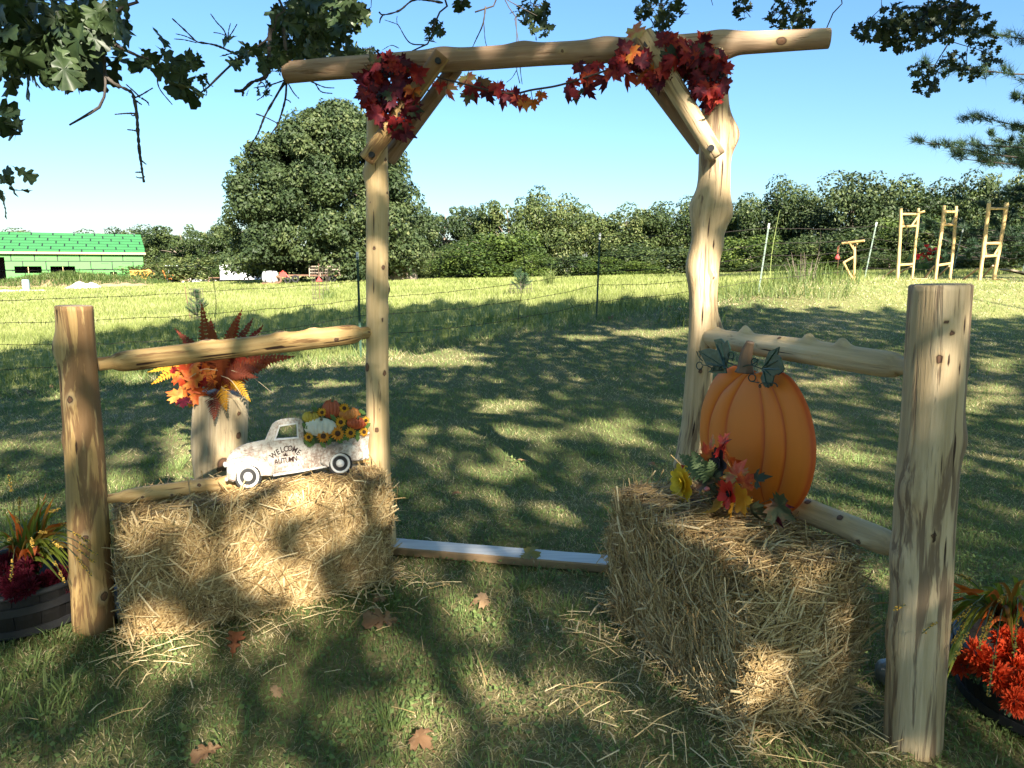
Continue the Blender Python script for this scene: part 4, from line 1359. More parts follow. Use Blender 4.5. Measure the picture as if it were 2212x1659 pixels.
log('arch_post', Lp, [px(25, BL), px(24, Lp[2]), px(23.5, Lp[3]), px(24, Lp[4]), px(20, Lp[5])], LOG_TALL, ARCH,
    knots=[(.17, 20, .012, .005), (.31, 5, .018, .006), (.43, -45, .022, .012), (.42, 45, .016, .010), (.52, 35, .014, .008), (.54, 80, .013, .008), (.58, 85, .016, .012), (.62, 40, .017, .008), (.655, -5, .014, .006), (.74, -25, .010, .003), (.76, 60, .012, .006), (.83, 55, .013, .006), (.86, 8, .010, .003), (.80, -85, .03, .018),
           (.955, -60, .028, .022), (.93, -20, .020, .012), (.24, -30, .010, .003), (.21, 5, .009, .003), (.35, 20, .010, .003), (.88, -3, .009, .002), (.70, 75, .012, .006)],
    crack=[(-8, .45, .93, .0035), (-30, .0, .3, .003)], seed=13, wob=.035)
Rp = [BR - [0, 0, .05], arch(1488, 1000), arch(1503, 900), arch(1518, 700), arch(1527, 500), arch(1543, 370), arch(1545, 110)]
log('arch_post', Rp, [px(28, BR), px(28, Rp[1]), px(28, Rp[2]), px(30, Rp[3]), px(31, Rp[4]), px(31, Rp[5]), px(23, Rp[6])], LOG_GREY, ARCH,
    knots=[(.165, -85, -.03, .03), (.245, -80, -.022, .02), (.44, -12, .014, .010), (.505, 82, -.04, .036), (.545, 5, .010, .006), (.60, 20, .014, .008), (.605, 34, .010, .01), (.62, -85, -.05, .024), (.725, 84, -.045, .034), (.73, -85, -.045, .028), (.865, 84, -.04, .042), (.40, 60, -.02, .006), (.35, 75, -.03, .008), (.66, 70, -.03, .01), (.33, 15, .012, .008)],
    crack=[(-15, .3, .75, .004), (15, .55, .95, .003)], seed=14, wob=.07)
b0, b1, b2, b3 = arch(619, 157, .0), arch(1000, 128, .0), arch(1400, 105, .0), arch(1791, 83, .0)
log('beam', [b0, b1, b2, b3], [px(23, b0), px(24, b1), px(24, b2), px(21, b3)], LOG_BEAM, ARCH,
    knots=[(.225, 30, .014, .006), (.545, 5, .014, .005), (.355, -35, .008, .006), (.92, 15, .024, .005), (.83, 95, -.022, .018), (.47, -88, -.035, .014), (.62, -92, -.04, .012), (.82, -85, -.045, .012), (.32, -88, -.035, .010), (.2, 90, -.025, .010)],
    crack=[(12, .3, .6, .004), (25, .05, .25, .003)], seed=15, wob=.04)
HOLE = pm('bolt_hole', (.012, .012, .014), (.008, .008, .008), 10, .5)
def brace(p0, p1, w0, w1, off, mat, seed, holes=()):
    a, b_ = arch(*p0, off), arch(*p1, off)
    o = log('brace', [a, b_], [px(w0, a), px(w1, b_)], mat, ARCH, seed=seed, k=32, wob=.03)
    for h in holes:
        c = arch(*h, off + px((w0 + w1) / 2, a) * .93)
        V, F = tube([c - an * .01, c + an * .006], .0135, 16); MB().add(V, F).build('bolt', HOLE, o)
brace((793, 345), (955, 118), 19, 18, .115, LOG_SPECK, 21, [(803, 334), (946, 131)])
brace((838, 345), (985, 145), 17, 17, -.11, LOG_BEAM, 22)
brace((1388, 76), (1549, 338), 23, 18.5, .125, LOG_GREY, 23, [(1397, 95), (1536, 320)])
brace((1350, 90), (1520, 322), 22, 18, -.115, LOG_BEAM, 24)
# rails
def rail(p0, Y0, p1, Y1, w0, w1, mat, seed, knots, crack, te=(1, 1), mid=None):
    a, b_ = at(*p0, Y0), at(*p1, Y1)
    path = [a, b_] if mid is None else [a, *[at(*m_[0], m_[1]) for m_ in mid], b_]
    log('rail', path, [px(w0, a), px((w0 + w1) / 2, (a + b_) / 2), px(w1, b_)], mat, ARCH, knots=knots, crack=crack, seed=seed, taper_ends=te, wob=.05)
YL, YR = LPO[1], RPO[1]
rail((212, 787), YL + .04, (797, 718), BL[1] - .02, 23, 21, LOG_GOLD, 31, [(.83, 12, .016, .006), (.62, -75, .02, .014), (.75, -80, .016, .01), (.985, -8, .010, .003), (.35, -85, .02, .01)], [(18, .1, .62, .010), (26, .55, .985, .009), (38, .12, .5, .006)])
rail((228, 1078), YL + .03, (815, 1002), BL[1] + .02, 16, 18, LOG_GOLD, 32, [(.1, 0, .010, .004), (.19, 10, .012, .006), (.28, -30, .012, .01), (.4, -60, .02, .014), (.34, 20, .01, .004)], None)
rail((1512, 725), BR[1] + .03, (1975, 796), YR + .05, 18, 31, LOG_PALE, 33, [(.30, -88, -.015, .032), (.62, -86, -.014, .026), (.76, -84, -.014, .028), (.10, 80, -.014, .014), (.42, -5, .008, .002), (.68, 4, .010, .002), (.51, -60, .012, .008), (.13, -85, -.012, .012)], [(2, .3, .97, .0055)])
rail((1500, 1010), BR[1] + .03, (1962, 1190), YR + .05, 18, 31, LOG_PALE, 34, [(.53, -20, .014, .012), (.66, -75, .02, .01), (.80, -60, .02, .012), (.88, 0, .018, .012), (.6, 30, .012, .006)], None)
# threshold board
BOARD = pm('whitewashed_board', (.66, .68, .70), (.50, .51, .53), 5, .75, .3, 30, stretch=(1, 12, 1))
BOARD_E = pm('board_edge', (.36, .24, .13), (.25, .16, .09), 8, .8)
d = nrm((BR - BL) * [1, 1, 0]); wv = np.cross([0, 0, 1.0], d)
nseg = 24
V = []
for i in range(nseg + 1):
    c = BL - d * .02 + (BR - BL + d * .1) * i / nseg
    z = .010
    for (o_, h_) in ((-.065, .0), (-.068, .034), (-.06, .04), (.06, .04), (.068, .034), (.068, 0)):
        V.append(np.array([c[0], c[1], 0]) + wv * (o_ + .0012 * math.sin(i * 1.7)) + [0, 0, z + h_])
F, mi = [], []
for i in range(nseg):
    for j in range(5):
        F.append((i * 6 + j, i * 6 + j + 1, i * 6 + 7 + j, i * 6 + 6 + j)); mi.append(0 if j == 2 else 1)
F += [tuple(range(6)), tuple(range(nseg * 6 + 5, nseg * 6 - 1, -1))]; mi += [1, 1]
obj('threshold_board', V, F, [BOARD, BOARD_E], ARCH, midx=mi)
KEEP_OUT.append([tuple((BL + wv * s1 * .072)[:2]) if e == 0 else tuple((BR + wv * s1 * .072)[:2]) for e, s1 in ((0, -1), (1, -1), (1, 1), (0, 1))])

# ================================================================== STRAW BALES
def strawmat(name, lo, mid, hi):
    m, nt, b = newmat(name)
    c = ramp(nt, attr(nt, 'tint'), [(0, lo), (.5, mid), (1, hi)])
    L(nt, c, b.inputs['Base Color']); b.inputs['Roughness'].default_value = .5; b.inputs['Specular IOR Level'].default_value = .35
    return m
STRAW = strawmat('straw_stalk', (.22, .135, .055), (.50, .35, .155), (.78, .62, .36))
STRAW_CORE = pm('straw_packed', (.27, .19, .095), (.09, .06, .03), 42, .9, .9, 60, stretch=(1, 1, 2.5))
TWINE = pm('dark_twine', (.02, .018, .016), (.012, .01, .009), 40, .9)

def strands(P, D, Nn, ln, wd, tint, bend=.25):
    n = len(P)
    D = D / np.linalg.norm(D, axis=1)[:, None]
    S = np.cross(D, Nn); S /= np.linalg.norm(S, axis=1)[:, None] + 1e-9
    S = S * (wd / 2)[:, None]
    k = rng.normal(0, bend, n)[:, None] * ln[:, None] * .25
    a, c = P - D * ln[:, None] / 2, P + D * ln[:, None] / 2
    m = P + Nn * np.abs(k) + S * 0
    bo = Nn * (wd * .35)[:, None]
    V = np.stack([a - S, a + bo, a + S, m - S, m + bo, m + S, c - S, c + bo, c + S], 1).reshape(-1, 3)
    q = (np.arange(n) * 9)[:, None]
    F = np.concatenate([q + f for f in ([0, 1, 4, 3], [1, 2, 5, 4], [3, 4, 7, 6], [4, 5, 8, 7])], 0)
    return V, F, np.repeat(tint, 9)

def bale(A, u, Ln, v, D, H, label, seed, lean=0.0):
    """A = front bottom corner on the ground, u along the front, v into depth"""
    g = np.random.default_rng(seed)
    up = np.array([0, 0, 1.0])
    c0 = A + u * Ln / 2 + v * D / 2
    t = thing('straw_bale', c0, label, 'straw bale')
    half = np.array([Ln / 2, D / 2, H / 2])
    cen = c0 + up * (H / 2 - .012)
    def world(q):       # q in [-1,1]^3 -> rounded, lumpy bale surface
        q = np.asarray(q, float)
        q2 = q * q
        rd = np.stack([1 - .025 * (q2[:, 1] ** 3 + q2[:, 2] ** 3), 1 - .035 * (q2[:, 0] ** 6 + q2[:, 2] ** 3), 1 - .035 * (q2[:, 0] ** 6 + q2[:, 1] ** 3)], 1)
        p = q * rd * half
        lump = .010 * np.sin(p[:, 0] * 13 + seed) * np.cos(p[:, 2] * 17) + .008 * np.sin(p[:, 0] * 31 + p[:, 1] * 23 + p[:, 2] * 19)
        return cen + (u * p[:, :1]) + (v * p[:, 1:2]) + (up * p[:, 2:3]) + (u * q[:, :1] + v * q[:, 1:2] + up * q[:, 2:3]) * lump[:, None] + u * (lean * (q[:, 2:3] + 1) * H / 2)
    # body
    V, F, off = [], [], 0
    na = 30
    for ax in range(3):
        for sg in (-1, 1):
            s_, t_ = np.meshgrid(np.linspace(-1, 1, na), np.linspace(-1, 1, na), indexing='ij')
            q = np.zeros((na * na, 3)); o1, o2 = [k for k in range(3) if k != ax]
            q[:, ax] = sg; q[:, o1] = s_.ravel(); q[:, o2] = t_.ravel()
            w_ = world(q); w_ = cen + (w_ - cen) * .985
            V.append(w_)
            for i in range(na - 1):
                for j in range(na - 1):
                    f = (off + i * na + j, off + (i + 1) * na + j, off + (i + 1) * na + j + 1, off + i * na + j + 1)
                    F.append(f if (sg > 0) ^ (ax == 1) else f[::-1])
            off += na * na
    obj('bale_body', np.concatenate(V), F, STRAW_CORE, t, smooth=True)
    # stalks
    parts = []
    for (ax, sg, n, horiz) in ((1, -1, 12500, .25), (1, 1, 700, .3), (2, 1, 6500, .5), (0, -1, 4600, .55), (0, 1, 4600, .55)):
        q = g.uniform(-1, 1, (n, 3)); q[:, ax] = sg
        P = world(q)
        B = np.array([u, v, up])
        nn = B[ax] * sg
        o1, o2 = [k for k in range(3) if k != ax]
        hz, vt = B[o1], B[o2]
        tilt = vnoise(q[:, o1] * 4 + 9, q[:, o2] * 3 + 5, .55, seed + ax) * 3.0
        ang = np.where(g.random(n) < horiz, g.normal(.25, .4, n), math.pi / 2 + g.normal(0, .55, n)) + (tilt - 1.5) * .55
        Dv = hz[None] * np.cos(ang)[:, None] + vt[None] * np.sin(ang)[:, None]
        out = np.abs(g.normal(0, .12, n)); fr = g.random(n) < .035; out[fr] += g.uniform(.2, .8, fr.sum())
        Dv = Dv + nn[None] * out[:, None]
        nrmv = nn[None] + g.normal(0, .45, (n, 3)); nrmv /= np.linalg.norm(nrmv, axis=1)[:, None]
        ln = np.clip(g.gamma(3.0, .022, n), .02, .2)
        wd = g.uniform(.0020, .0050, n); bigs = g.random(n) < .06; wd[bigs] *= 1.7; ln[bigs] *= 1.6; ln = np.minimum(ln, .19)
        P = P + nn[None] * (g.uniform(-.006, .012, n) + out * ln * .4)[:, None]
        band = vnoise(q[:, o1] * 6, q[:, o2] * 6, .8, seed + 7)
        tint = np.clip(g.beta(1.3, 1.7, n) * .95 + .35 * (band - .5) - .14 * (ax == 2) + .25 * bigs, 0, 1)
        parts.append(strands(P, Dv, nrmv, ln, wd, tint))
    # loose skirt at the foot
    n = 300
    q = g.uniform(-1, 1, (n, 3)); e = g.random(n)
    q[:, 1] = np.where(e < .7, -1 - .14 * g.random(n) ** 2, q[:, 1]); q[:, 0] = np.where(e >= .7, np.sign(q[:, 0]) * (1 + .12 * g.random(n) ** 2), q[:, 0] * 1.06)
    P = cen + u * (q[:, :1] * half[0]) + v * (q[:, 1:2] * half[1]); P[:, 2] = terrain(P[:, 0], P[:, 1]) + .02 + .05 * g.random(n) ** 2
    a_ = g.random(n) * 6.283
    Dv = np.stack([np.cos(a_), np.sin(a_), g.normal(0, .2, n)], 1)
    parts.append(strands(P, Dv, np.tile([0, 0, 1.0], (n, 1)), g.uniform(.05, .2, n), g.uniform(.003, .006, n), np.clip(g.beta(2.5, 1.8, n), 0, 1)))
    V, F, T, off = [], [], [], 0
    for a, b_, c_ in parts: V.append(a); F.append(b_ + off); T.append(c_); off += len(a)
    o = obj('straw', np.concatenate(V), np.concatenate(F), STRAW, t, attrs={'tint': np.concatenate(T)}); tag(o, kind='stuff')
    for zq in (-.42, .30):
        pts = []
        for (a0, b0_) in (((-1, -1), (1, -1)), ((1, -1), (1, 1)), ((1, 1), (-1, 1)), ((-1, 1), (-1, -1))):
            for s in np.linspace(0, 1, 16)[:-1]:
                pts.append((a0[0] * (1 - s) + b0_[0] * s, a0[1] * (1 - s) + b0_[1] * s, zq + .03 * math.sin(s * 9)))
        W_ = world(np.array(pts)); W_ = cen + (W_ - cen) * np.array([1.003, 1.003, 1])
        W_ = np.vstack([W_, W_[:1]])
        MB().add(*tube(W_, .0036, 5)).build('twine', TWINE, t, smooth=True)
    ply = [A - v * .01, A + u * Ln - v * .01, A + u * Ln + v * D, A + v * D]
    KEEP_OUT.append([tuple(p[:2]) for p in ply])
    return t

LA, LB_ = ground(283, 1390), ground(846, 1262)
lu = nrm((LB_ - LA) * [1, 1, 0]); lv = np.cross([0, 0, 1.0], lu)
LLEN = np.linalg.norm((LB_ - LA)[:2]); LH = at(268, 1128, LA[1])[2]; LD = .42
LA[2] = 0
bale(LA, lu, LLEN, lv, LD, LH, 'straw bale under the pickup truck sign, broad side dappled with sun', 3)
RN, RF_ = ground(1608, 1600), ground(1316, 1322)
RN[2] = 0; RF_[2] = 0
ru = nrm((RN - RF_) * [1, 1, 0]); rv = np.cross([0, 0, 1.0], ru)
RLEN = np.linalg.norm((RN - RF_)[:2]); RH = at(1588, 1240, RN[1])[2]; RD = .46
bale(RF_, ru, RLEN, rv, RD, RH, 'straw bale under the orange pumpkin, one end turned outward beside a thick post', 8)
print('bales', LLEN, LH, RLEN, RH, [np.round(a, 0).tolist() for a in project(RN + rv * RD)][:2])

def loose_straw():
    n = 380
    which = rng.random(n)
    P = np.empty((n, 3))
    for i in range(n):
        if which[i] < .45: c = LA + lu * rng.uniform(-.1, LLEN + .2) - lv * (abs(rng.normal(0, .22)) + .03)
        elif which[i] < .8: c = RF_ + ru * rng.uniform(0, RLEN + .15) - rv * (abs(rng.normal(0, .22)) + .03)
        elif which[i] < .93: c = RN + ru * (abs(rng.normal(0, .2)) + .02) + rv * rng.uniform(-.1, .5)
        else: c = np.array([rng.uniform(-1.6, 1.6), rng.uniform(1.5, 4.2), 0])
        P[i] = c
    P[:, 2] = terrain(P[:, 0], P[:, 1]) + .035 + .02 * rng.random(n)
    a_ = rng.random(n) * 6.283
    V, F, T = strands(P, np.stack([np.cos(a_), np.sin(a_), rng.normal(0, .12, n)], 1), np.tile([0, 0, 1.0], (n, 1)), np.clip(rng.gamma(3, .03, n), .03, .24), rng.uniform(.0025, .0055, n), np.clip(rng.beta(3, 1.5, n), 0, 1))
    o = obj('loose_straw', V, F, STRAW, attrs={'tint': T}); tag(o, 'scattered loose straw stalks on the grass around the bales', 'straw', kind='stuff')
loose_straw()

# grey weights behind the bales
BAG = pm('grey_plastic_bag', (.33, .35, .37), (.16, .17, .18), 14, .35, .8, 25, spec=.5)
def bag(c, s, label, seed):
    g = np.random.default_rng(seed)
    n, k = 16, 10
    V = []
    for i in range(k + 1):
        ph = -math.pi / 2 + math.pi * i / k
        for j in range(n):
            a = j * 2 * math.pi / n
            rr = 1 + g.normal(0, .06)
            V.append(np.asarray(c) + np.array([math.copysign(abs(math.cos(a)) ** .7, math.cos(a)) * math.cos(ph) ** .6 * s[0], math.copysign(abs(math.sin(a)) ** .7, math.sin(a)) * math.cos(ph) ** .6 * s[1], (math.sin(ph) + 1) * s[2]]) * [rr, rr, 1])
    F = [(i * n + j, i * n + (j + 1) % n, (i + 1) * n + (j + 1) % n, (i + 1) * n + j) for i in range(k) for j in range(n)]
    o = obj('weight_bag', V, F, BAG, smooth=True); tag(o, label, 'bag')
c = ground(262, 1338); bag(c + [.02, .03, 0], (.10, .08, .075), 'crumpled grey weight bag wedged between the flecked post and the straw bale', 1)
c = ground(1925, 1510); bag(c + [.05, .09, 0], (.055, .05, .045), 'crumpled grey weight bag glinting beside the thick streaked post', 2)
V, F = box(ground(255, 1310) + [0, .12, .05], (.55, .09, .09), .35); o = obj('base_timber', V, F, pm('black_timber', (.03, .03, .032), None, 6, .8)); tag(o, 'dark timber foot lying behind the flecked post', 'timber')

# ================================================================== LEAF SHAPES
MAPLE = [(0, -.45), (.035, -.22), (.30, -.40), (.28, -.27), (.50, -.24), (.42, -.10), (.66, .04), (.53, .10), (.58, .30), (.40, .24), (.22, .20), (.30, .50), (.17, .46), (0, .78)]
MAPLE = MAPLE + [(-x, y) for x, y in MAPLE[-2:0:-1]]
OAK = [(0, -.5), (.02, -.36), (.09, -.31), (.07, -.20), (.20, -.15), (.22, -.05), (.10, -.02), (.11, .06), (.28, .10), (.32, .21), (.17, .23), (.16, .30), (.27, .37), (.23, .46), (.10, .45), (0, .5)]
OAK = OAK + [(-x, y) for x, y in OAK[-2:0:-1]]
def leaf_mesh(name, outline, mat, cup=.2, fold=.15, curl=.2, seed=0):
    """unit leaf in the xy plane, tip along +y; a lightly cupped, folded two-ring mesh"""
    g = random.Random(seed)
    O = np.array(outline, float); n = len(O)
    I = O * .5
    P2 = np.vstack([O, I, [[0, .02]]])
    z = fold * np.abs(P2[:, 0]) - cup * (P2[:, 0] ** 2 + P2[:, 1] ** 2) - curl * np.clip(P2[:, 1], 0, 1) ** 2 + np.array([g.uniform(-.05, .05) if i < n else 0 for i in range(len(P2))])
    V = np.c_[P2, z]
    F = [(i, (i + 1) % n, n + (i + 1) % n, n + i) for i in range(n)] + [(n + i, n + (i + 1) % n, 2 * n) for i in range(n)]
    return mesh(name, V, F, mat, smooth=True)

def orient(c, tip_dir, normal, size):
    y = nrm(tip_dir); z = nrm(np.asarray(normal) - y * np.dot(normal, y)); x = np.cross(y, z)
    M = Matrix(((x[0], y[0], z[0], c[0]), (x[1], y[1], z[1], c[1]), (x[2], y[2], z[2], c[2]), (0, 0, 0, 1)))
    return M @ Matrix.Diagonal((size, size, size, 1))

def fallmat(name, a, b_, c_=None, trans=.3, scale=2.2):
    return leafmat(name, [(.32, a), (.5, b_), (.68, c_ or b_)], trans, .6, scale, objrand=.25)
M_RED = fallmat('leaf_red', (.17, .010, .016), (.34, .022, .024), (.46, .07, .03))
M_BURG = fallmat('leaf_burgundy', (.06, .008, .02), (.13, .012, .028), (.24, .028, .038))
M_ORANGE = fallmat('leaf_orange', (.42, .05, .015), (.58, .14, .03), (.6, .25, .05))
M_GREENL = fallmat('leaf_olive', (.035, .05, .03), (.07, .085, .045), (.2, .10, .06))
M_PINK = fallmat('leaf_pink', (.55, .08, .06), (.62, .2, .13), (.55, .42, .16))
M_YEL = fallmat('leaf_gold', (.45, .2, .02), (.62, .33, .03), (.62, .36, .05))
MAPLES = {}
for k, m_ in (('red', M_RED), ('burgundy', M_BURG), ('orange', M_ORANGE), ('olive', M_GREENL), ('pink', M_PINK), ('gold', M_YEL)):
    MAPLES[k] = [leaf_mesh('leaf', MAPLE, m_, c, f, cu, s) for s, (c, f, cu) in enumerate(((.45, .35, .35), (-.45, .2, .6), (.7, -.3, .25)))]

def maple(parent, kind, c, size, g, face=None, tip=None):
    face = -an * 1.0 * -1 if face is None else face
    nn = nrm(np.asarray(face) + np.array([g.gauss(0, .45), g.gauss(0, .3), g.gauss(0, .45)]))
    if tip is None:
        a = g.uniform(0, 6.28); tip = np.array([math.cos(a), g.gauss(0, .3), math.sin(a) - .35])
    return inst('leaf', g.choice(MAPLES[kind]), orient(c, tip, nn, size), parent)

VINE = pm('vine_stem', (.08, .05, .04), (.05, .03, .025), 10, .7)
BERRY = pm('dark_berry', (.03, .025, .045), (.018, .014, .025), 10, .3)
def berries(c, n, rad, g, parent, mat=BERRY, r=.006):
    mb = MB()
    for _ in range(n):
        p = np.asarray(c) + np.array([g.gauss(0, rad), g.gauss(0, rad * .5), g.gauss(0, rad)])
        V, F = tube([p + [0, 0, -r], p + [0, 0, -r * .6], p, p + [0, 0, r * .6], p + [0, 0, r]], [r * .2, r * .8, r, r * .8, r * .2], 7); mb.add(V, F)
    o = mb.build('berry_cluster', mat, parent, smooth=True); tag(o, kind='stuff')

def swag(name, label, ells, n, seed, berr):
    g = random.Random(seed)
    c0 = arch(*ells[0][:2], .1)
    t = thing(name, c0, label, 'leaf swag')
    tot = sum(e[2] * e[3] for e in ells)
    for (ex, ey, rx, ry, w) in ells:
        k = max(int(n * rx * ry / tot), 3)
        for i in range(k):
            a, q = g.uniform(0, 6.28), math.sqrt(g.random())
            x, y = ex + math.cos(a) * rx * q, ey + math.sin(a) * ry * q
            c = arch(x, y, g.uniform(.085, .20))
            kind = g.choice(['red'] * 4 + ['burgundy'] * (w + 3) + ['orange'] * 1 + ['olive'] * 1)
            tip = np.array([math.cos(a) * .7 + g.gauss(0, .4), g.gauss(0, .25), -math.sin(a) * .7 + g.gauss(0, .4) - .15])
            maple(t, kind, c, px(g.uniform(24, 40), c), g, tip=tip)
    for (x, y, k) in berr: berries(arch(x, y, .17), k, .014, g, t)
    for (ex, ey, rx, ry, w) in ells:
        P = [arch(ex - rx * .7, ey + g.uniform(-10, 10), .09), arch(ex, ey, .11), arch(ex + rx * .7, ey + g.uniform(-10, 10), .09)]
        MB().add(*tube(smooth_path(P, 8), .005, 5)).build('stem', VINE, t, smooth=True)
    return t
sl_ = swag('autumn_leaf_swag', 'red and burgundy maple-leaf swag where the flecked brace meets the beam', [(852, 165, 62, 42, 5), (850, 232, 44, 44, 5), (795, 195, 25, 30, 3), (868, 278, 16, 18, 3)], 100, 5, [(835, 152, 26), (825, 210, 22), (858, 190, 14), (868, 262, 10)])
swr = swag('autumn_leaf_swag', 'red and rust maple-leaf swag where the streaked brace crosses the beam', [(1500, 122, 70, 36, 5), (1530, 170, 42, 52, 7), (1425, 150, 46, 36, 6), (1352, 125, 26, 38, 5), (1538, 225, 16, 18, 4), (1440, 92, 26, 14, 3)], 130, 6, [(1550, 150, 22), (1545, 165, 14), (1515, 175, 14)])
g = random.Random(9)
maple(swr, 'pink', arch(1374, 70, .16), px(34, BR), g, tip=np.array([.1, 0, 1]))
for (x, y) in ((1455, 128), (1480, 118), (1478, 98)):
    maple(swr, 'red', arch(x, y, .22), px(30, BR), g)

def vine():
    g = random.Random(14)
    pts = [(925, 160), (965, 172), (1005, 182), (1060, 196), (1110, 202), (1150, 194), (1200, 186), (1250, 172), (1310, 152), (1360, 132)]
    P = smooth_path([arch(x, y, .10) for x, y in pts], 60)
    t = thing('leaf_vine', P[30], 'drooping vine of reddish maple leaves strung below the beam between both swags', 'vine')
    MB().add(*tube(P, .0045, 6)).build('stem', VINE, t, smooth=True)
    for (x, y, s, k) in ((965, 192, 34, 'pink'), (950, 185, 30, 'red'), (1008, 172, 40, 'pink'), (1022, 192, 42, 'red'), (1040, 178, 38, 'olive'), (1056, 200, 40, 'burgundy'), (1076, 188, 36, 'red'), (1088, 205, 42, 'burgundy'), (1108, 204, 42, 'burgundy'), (1124, 212, 36, 'red'), (1135, 222, 30, 'orange'), (1152, 222, 26, 'orange'), (1168, 205, 26, 'orange'),
                         (1012, 208, 30, 'olive'), (1228, 198, 40, 'burgundy'), (1248, 204, 36, 'olive'), (1272, 194, 34, 'burgundy'), (1236, 178, 30, 'red'), (1262, 150, 50, 'burgundy'), (1272, 168, 40, 'red'), (1292, 142, 34, 'red'), (1308, 172, 40, 'burgundy'), (1326, 152, 44, 'red'), (1342, 138, 46, 'burgundy'), (1355, 165, 40, 'red'), (1320, 132, 30, 'red'), (1250, 140, 28, 'burgundy')):
        c = arch(x, y, .10 + g.uniform(-.03, .04))
        maple(t, k, c, px(s, c) * .95, g, tip=np.array([g.uniform(-.5, .5), g.gauss(0, .3), -1]))
        q = P[np.argmin(np.linalg.norm(P - c, axis=1))]
        MB().add(*tube([q, (q + c) / 2 + [0, 0, -.004], c], .0018, 4)).build('leaf_stalk', VINE, t)
vine()

# ================================================================== STUMP AND FERN ARRANGEMENT
SB = ground(474, 1046)
st_top = at(478, 852, SB[1])
LOG_STUMP = logmat('peeled_stump', (.42, .33, .20), (.56, .46, .31), .12, (.22, .13, .08), .4, seed=21.0)
st = log('log_stump', [SB - [0, 0, .04], SB * .5 + st_top * .5, st_top], [px(50, SB), px(53, SB), px(55, SB), px(57, st_top)], LOG_STUMP, None,
         knots=[(.35, 28, .055, .02), (.62, 62, .035, .012), (.85, 60, .02, .01), (.55, -65, .012, .004), (.3, 20, .02, .004)], crack=[(20, .75, 1, .006), (45, .8, 1, .006), (35, .5, 1, .003)], k=56, seed=41, wob=.06, seg=70)
tag(st, 'pale peeled tree stump on end carrying the fern arrangement behind the rail', 'stump')

def frondmat(name, a, b_): return leafmat(name, [(.25, a), (.75, b_)], .3, .6, 5, objrand=.3)
FR = {'rust': frondmat('frond_rust', (.22, .045, .015), (.40, .11, .035)), 'wine': frondmat('frond_wine', (.15, .032, .02), (.28, .07, .035)), 'gold': frondmat('frond_gold', (.40, .17, .015), (.66, .36, .03)), 'red': frondmat('frond_red', (.24, .025, .015), (.38, .07, .025))}
def frond(t, base, tip, kind, width, arch_h=.0, pairs=20, seed=0, name='frond'):
    g = random.Random(seed)
    base, tip = np.asarray(base, float), np.asarray(tip, float)
    mid = (base + tip) / 2 + np.array([0, -.02, arch_h])
    P = smooth_path([base, mid, tip], pairs + 1)
    T, U, W = frames(P)
    view = np.array([0.05, -1, .25]); 
    mb = MB(); mb.add(*tube(P, np.linspace(.0035, .001, pairs + 1), 4))
    for i in range(1, pairs + 1):
        u = i / pairs
        w = width * math.sin(math.pi * min(.12 + u * .86, 1)) ** .75 * (1.05 - .55 * u)
        side = nrm(np.cross(T[i], view))
        nn = nrm(np.cross(side, T[i]))
        for sg in (-1, 1):
            d = nrm(side * sg + T[i] * .45 + nn * g.gauss(-.1, .12))
            L_ = w * g.uniform(.85, 1.1); hw = np.linalg.norm(P[-1] - P[0]) / pairs * .78; L_ *= 1.3
            a = P[i]; e = a + d * L_ - np.array([0, 0, .12 * L_])
            m_ = a + d * L_ * .45
            V = [a - T[i] * hw * .3, m_ - T[i] * hw * .75, e, m_ + T[i] * hw * .75 + nn * hw * .2, a + T[i] * hw * .5]
            mb.add(V, [(0, 1, 3, 4), (1, 2, 3)])
    mb.build(name, FR[kind], t)

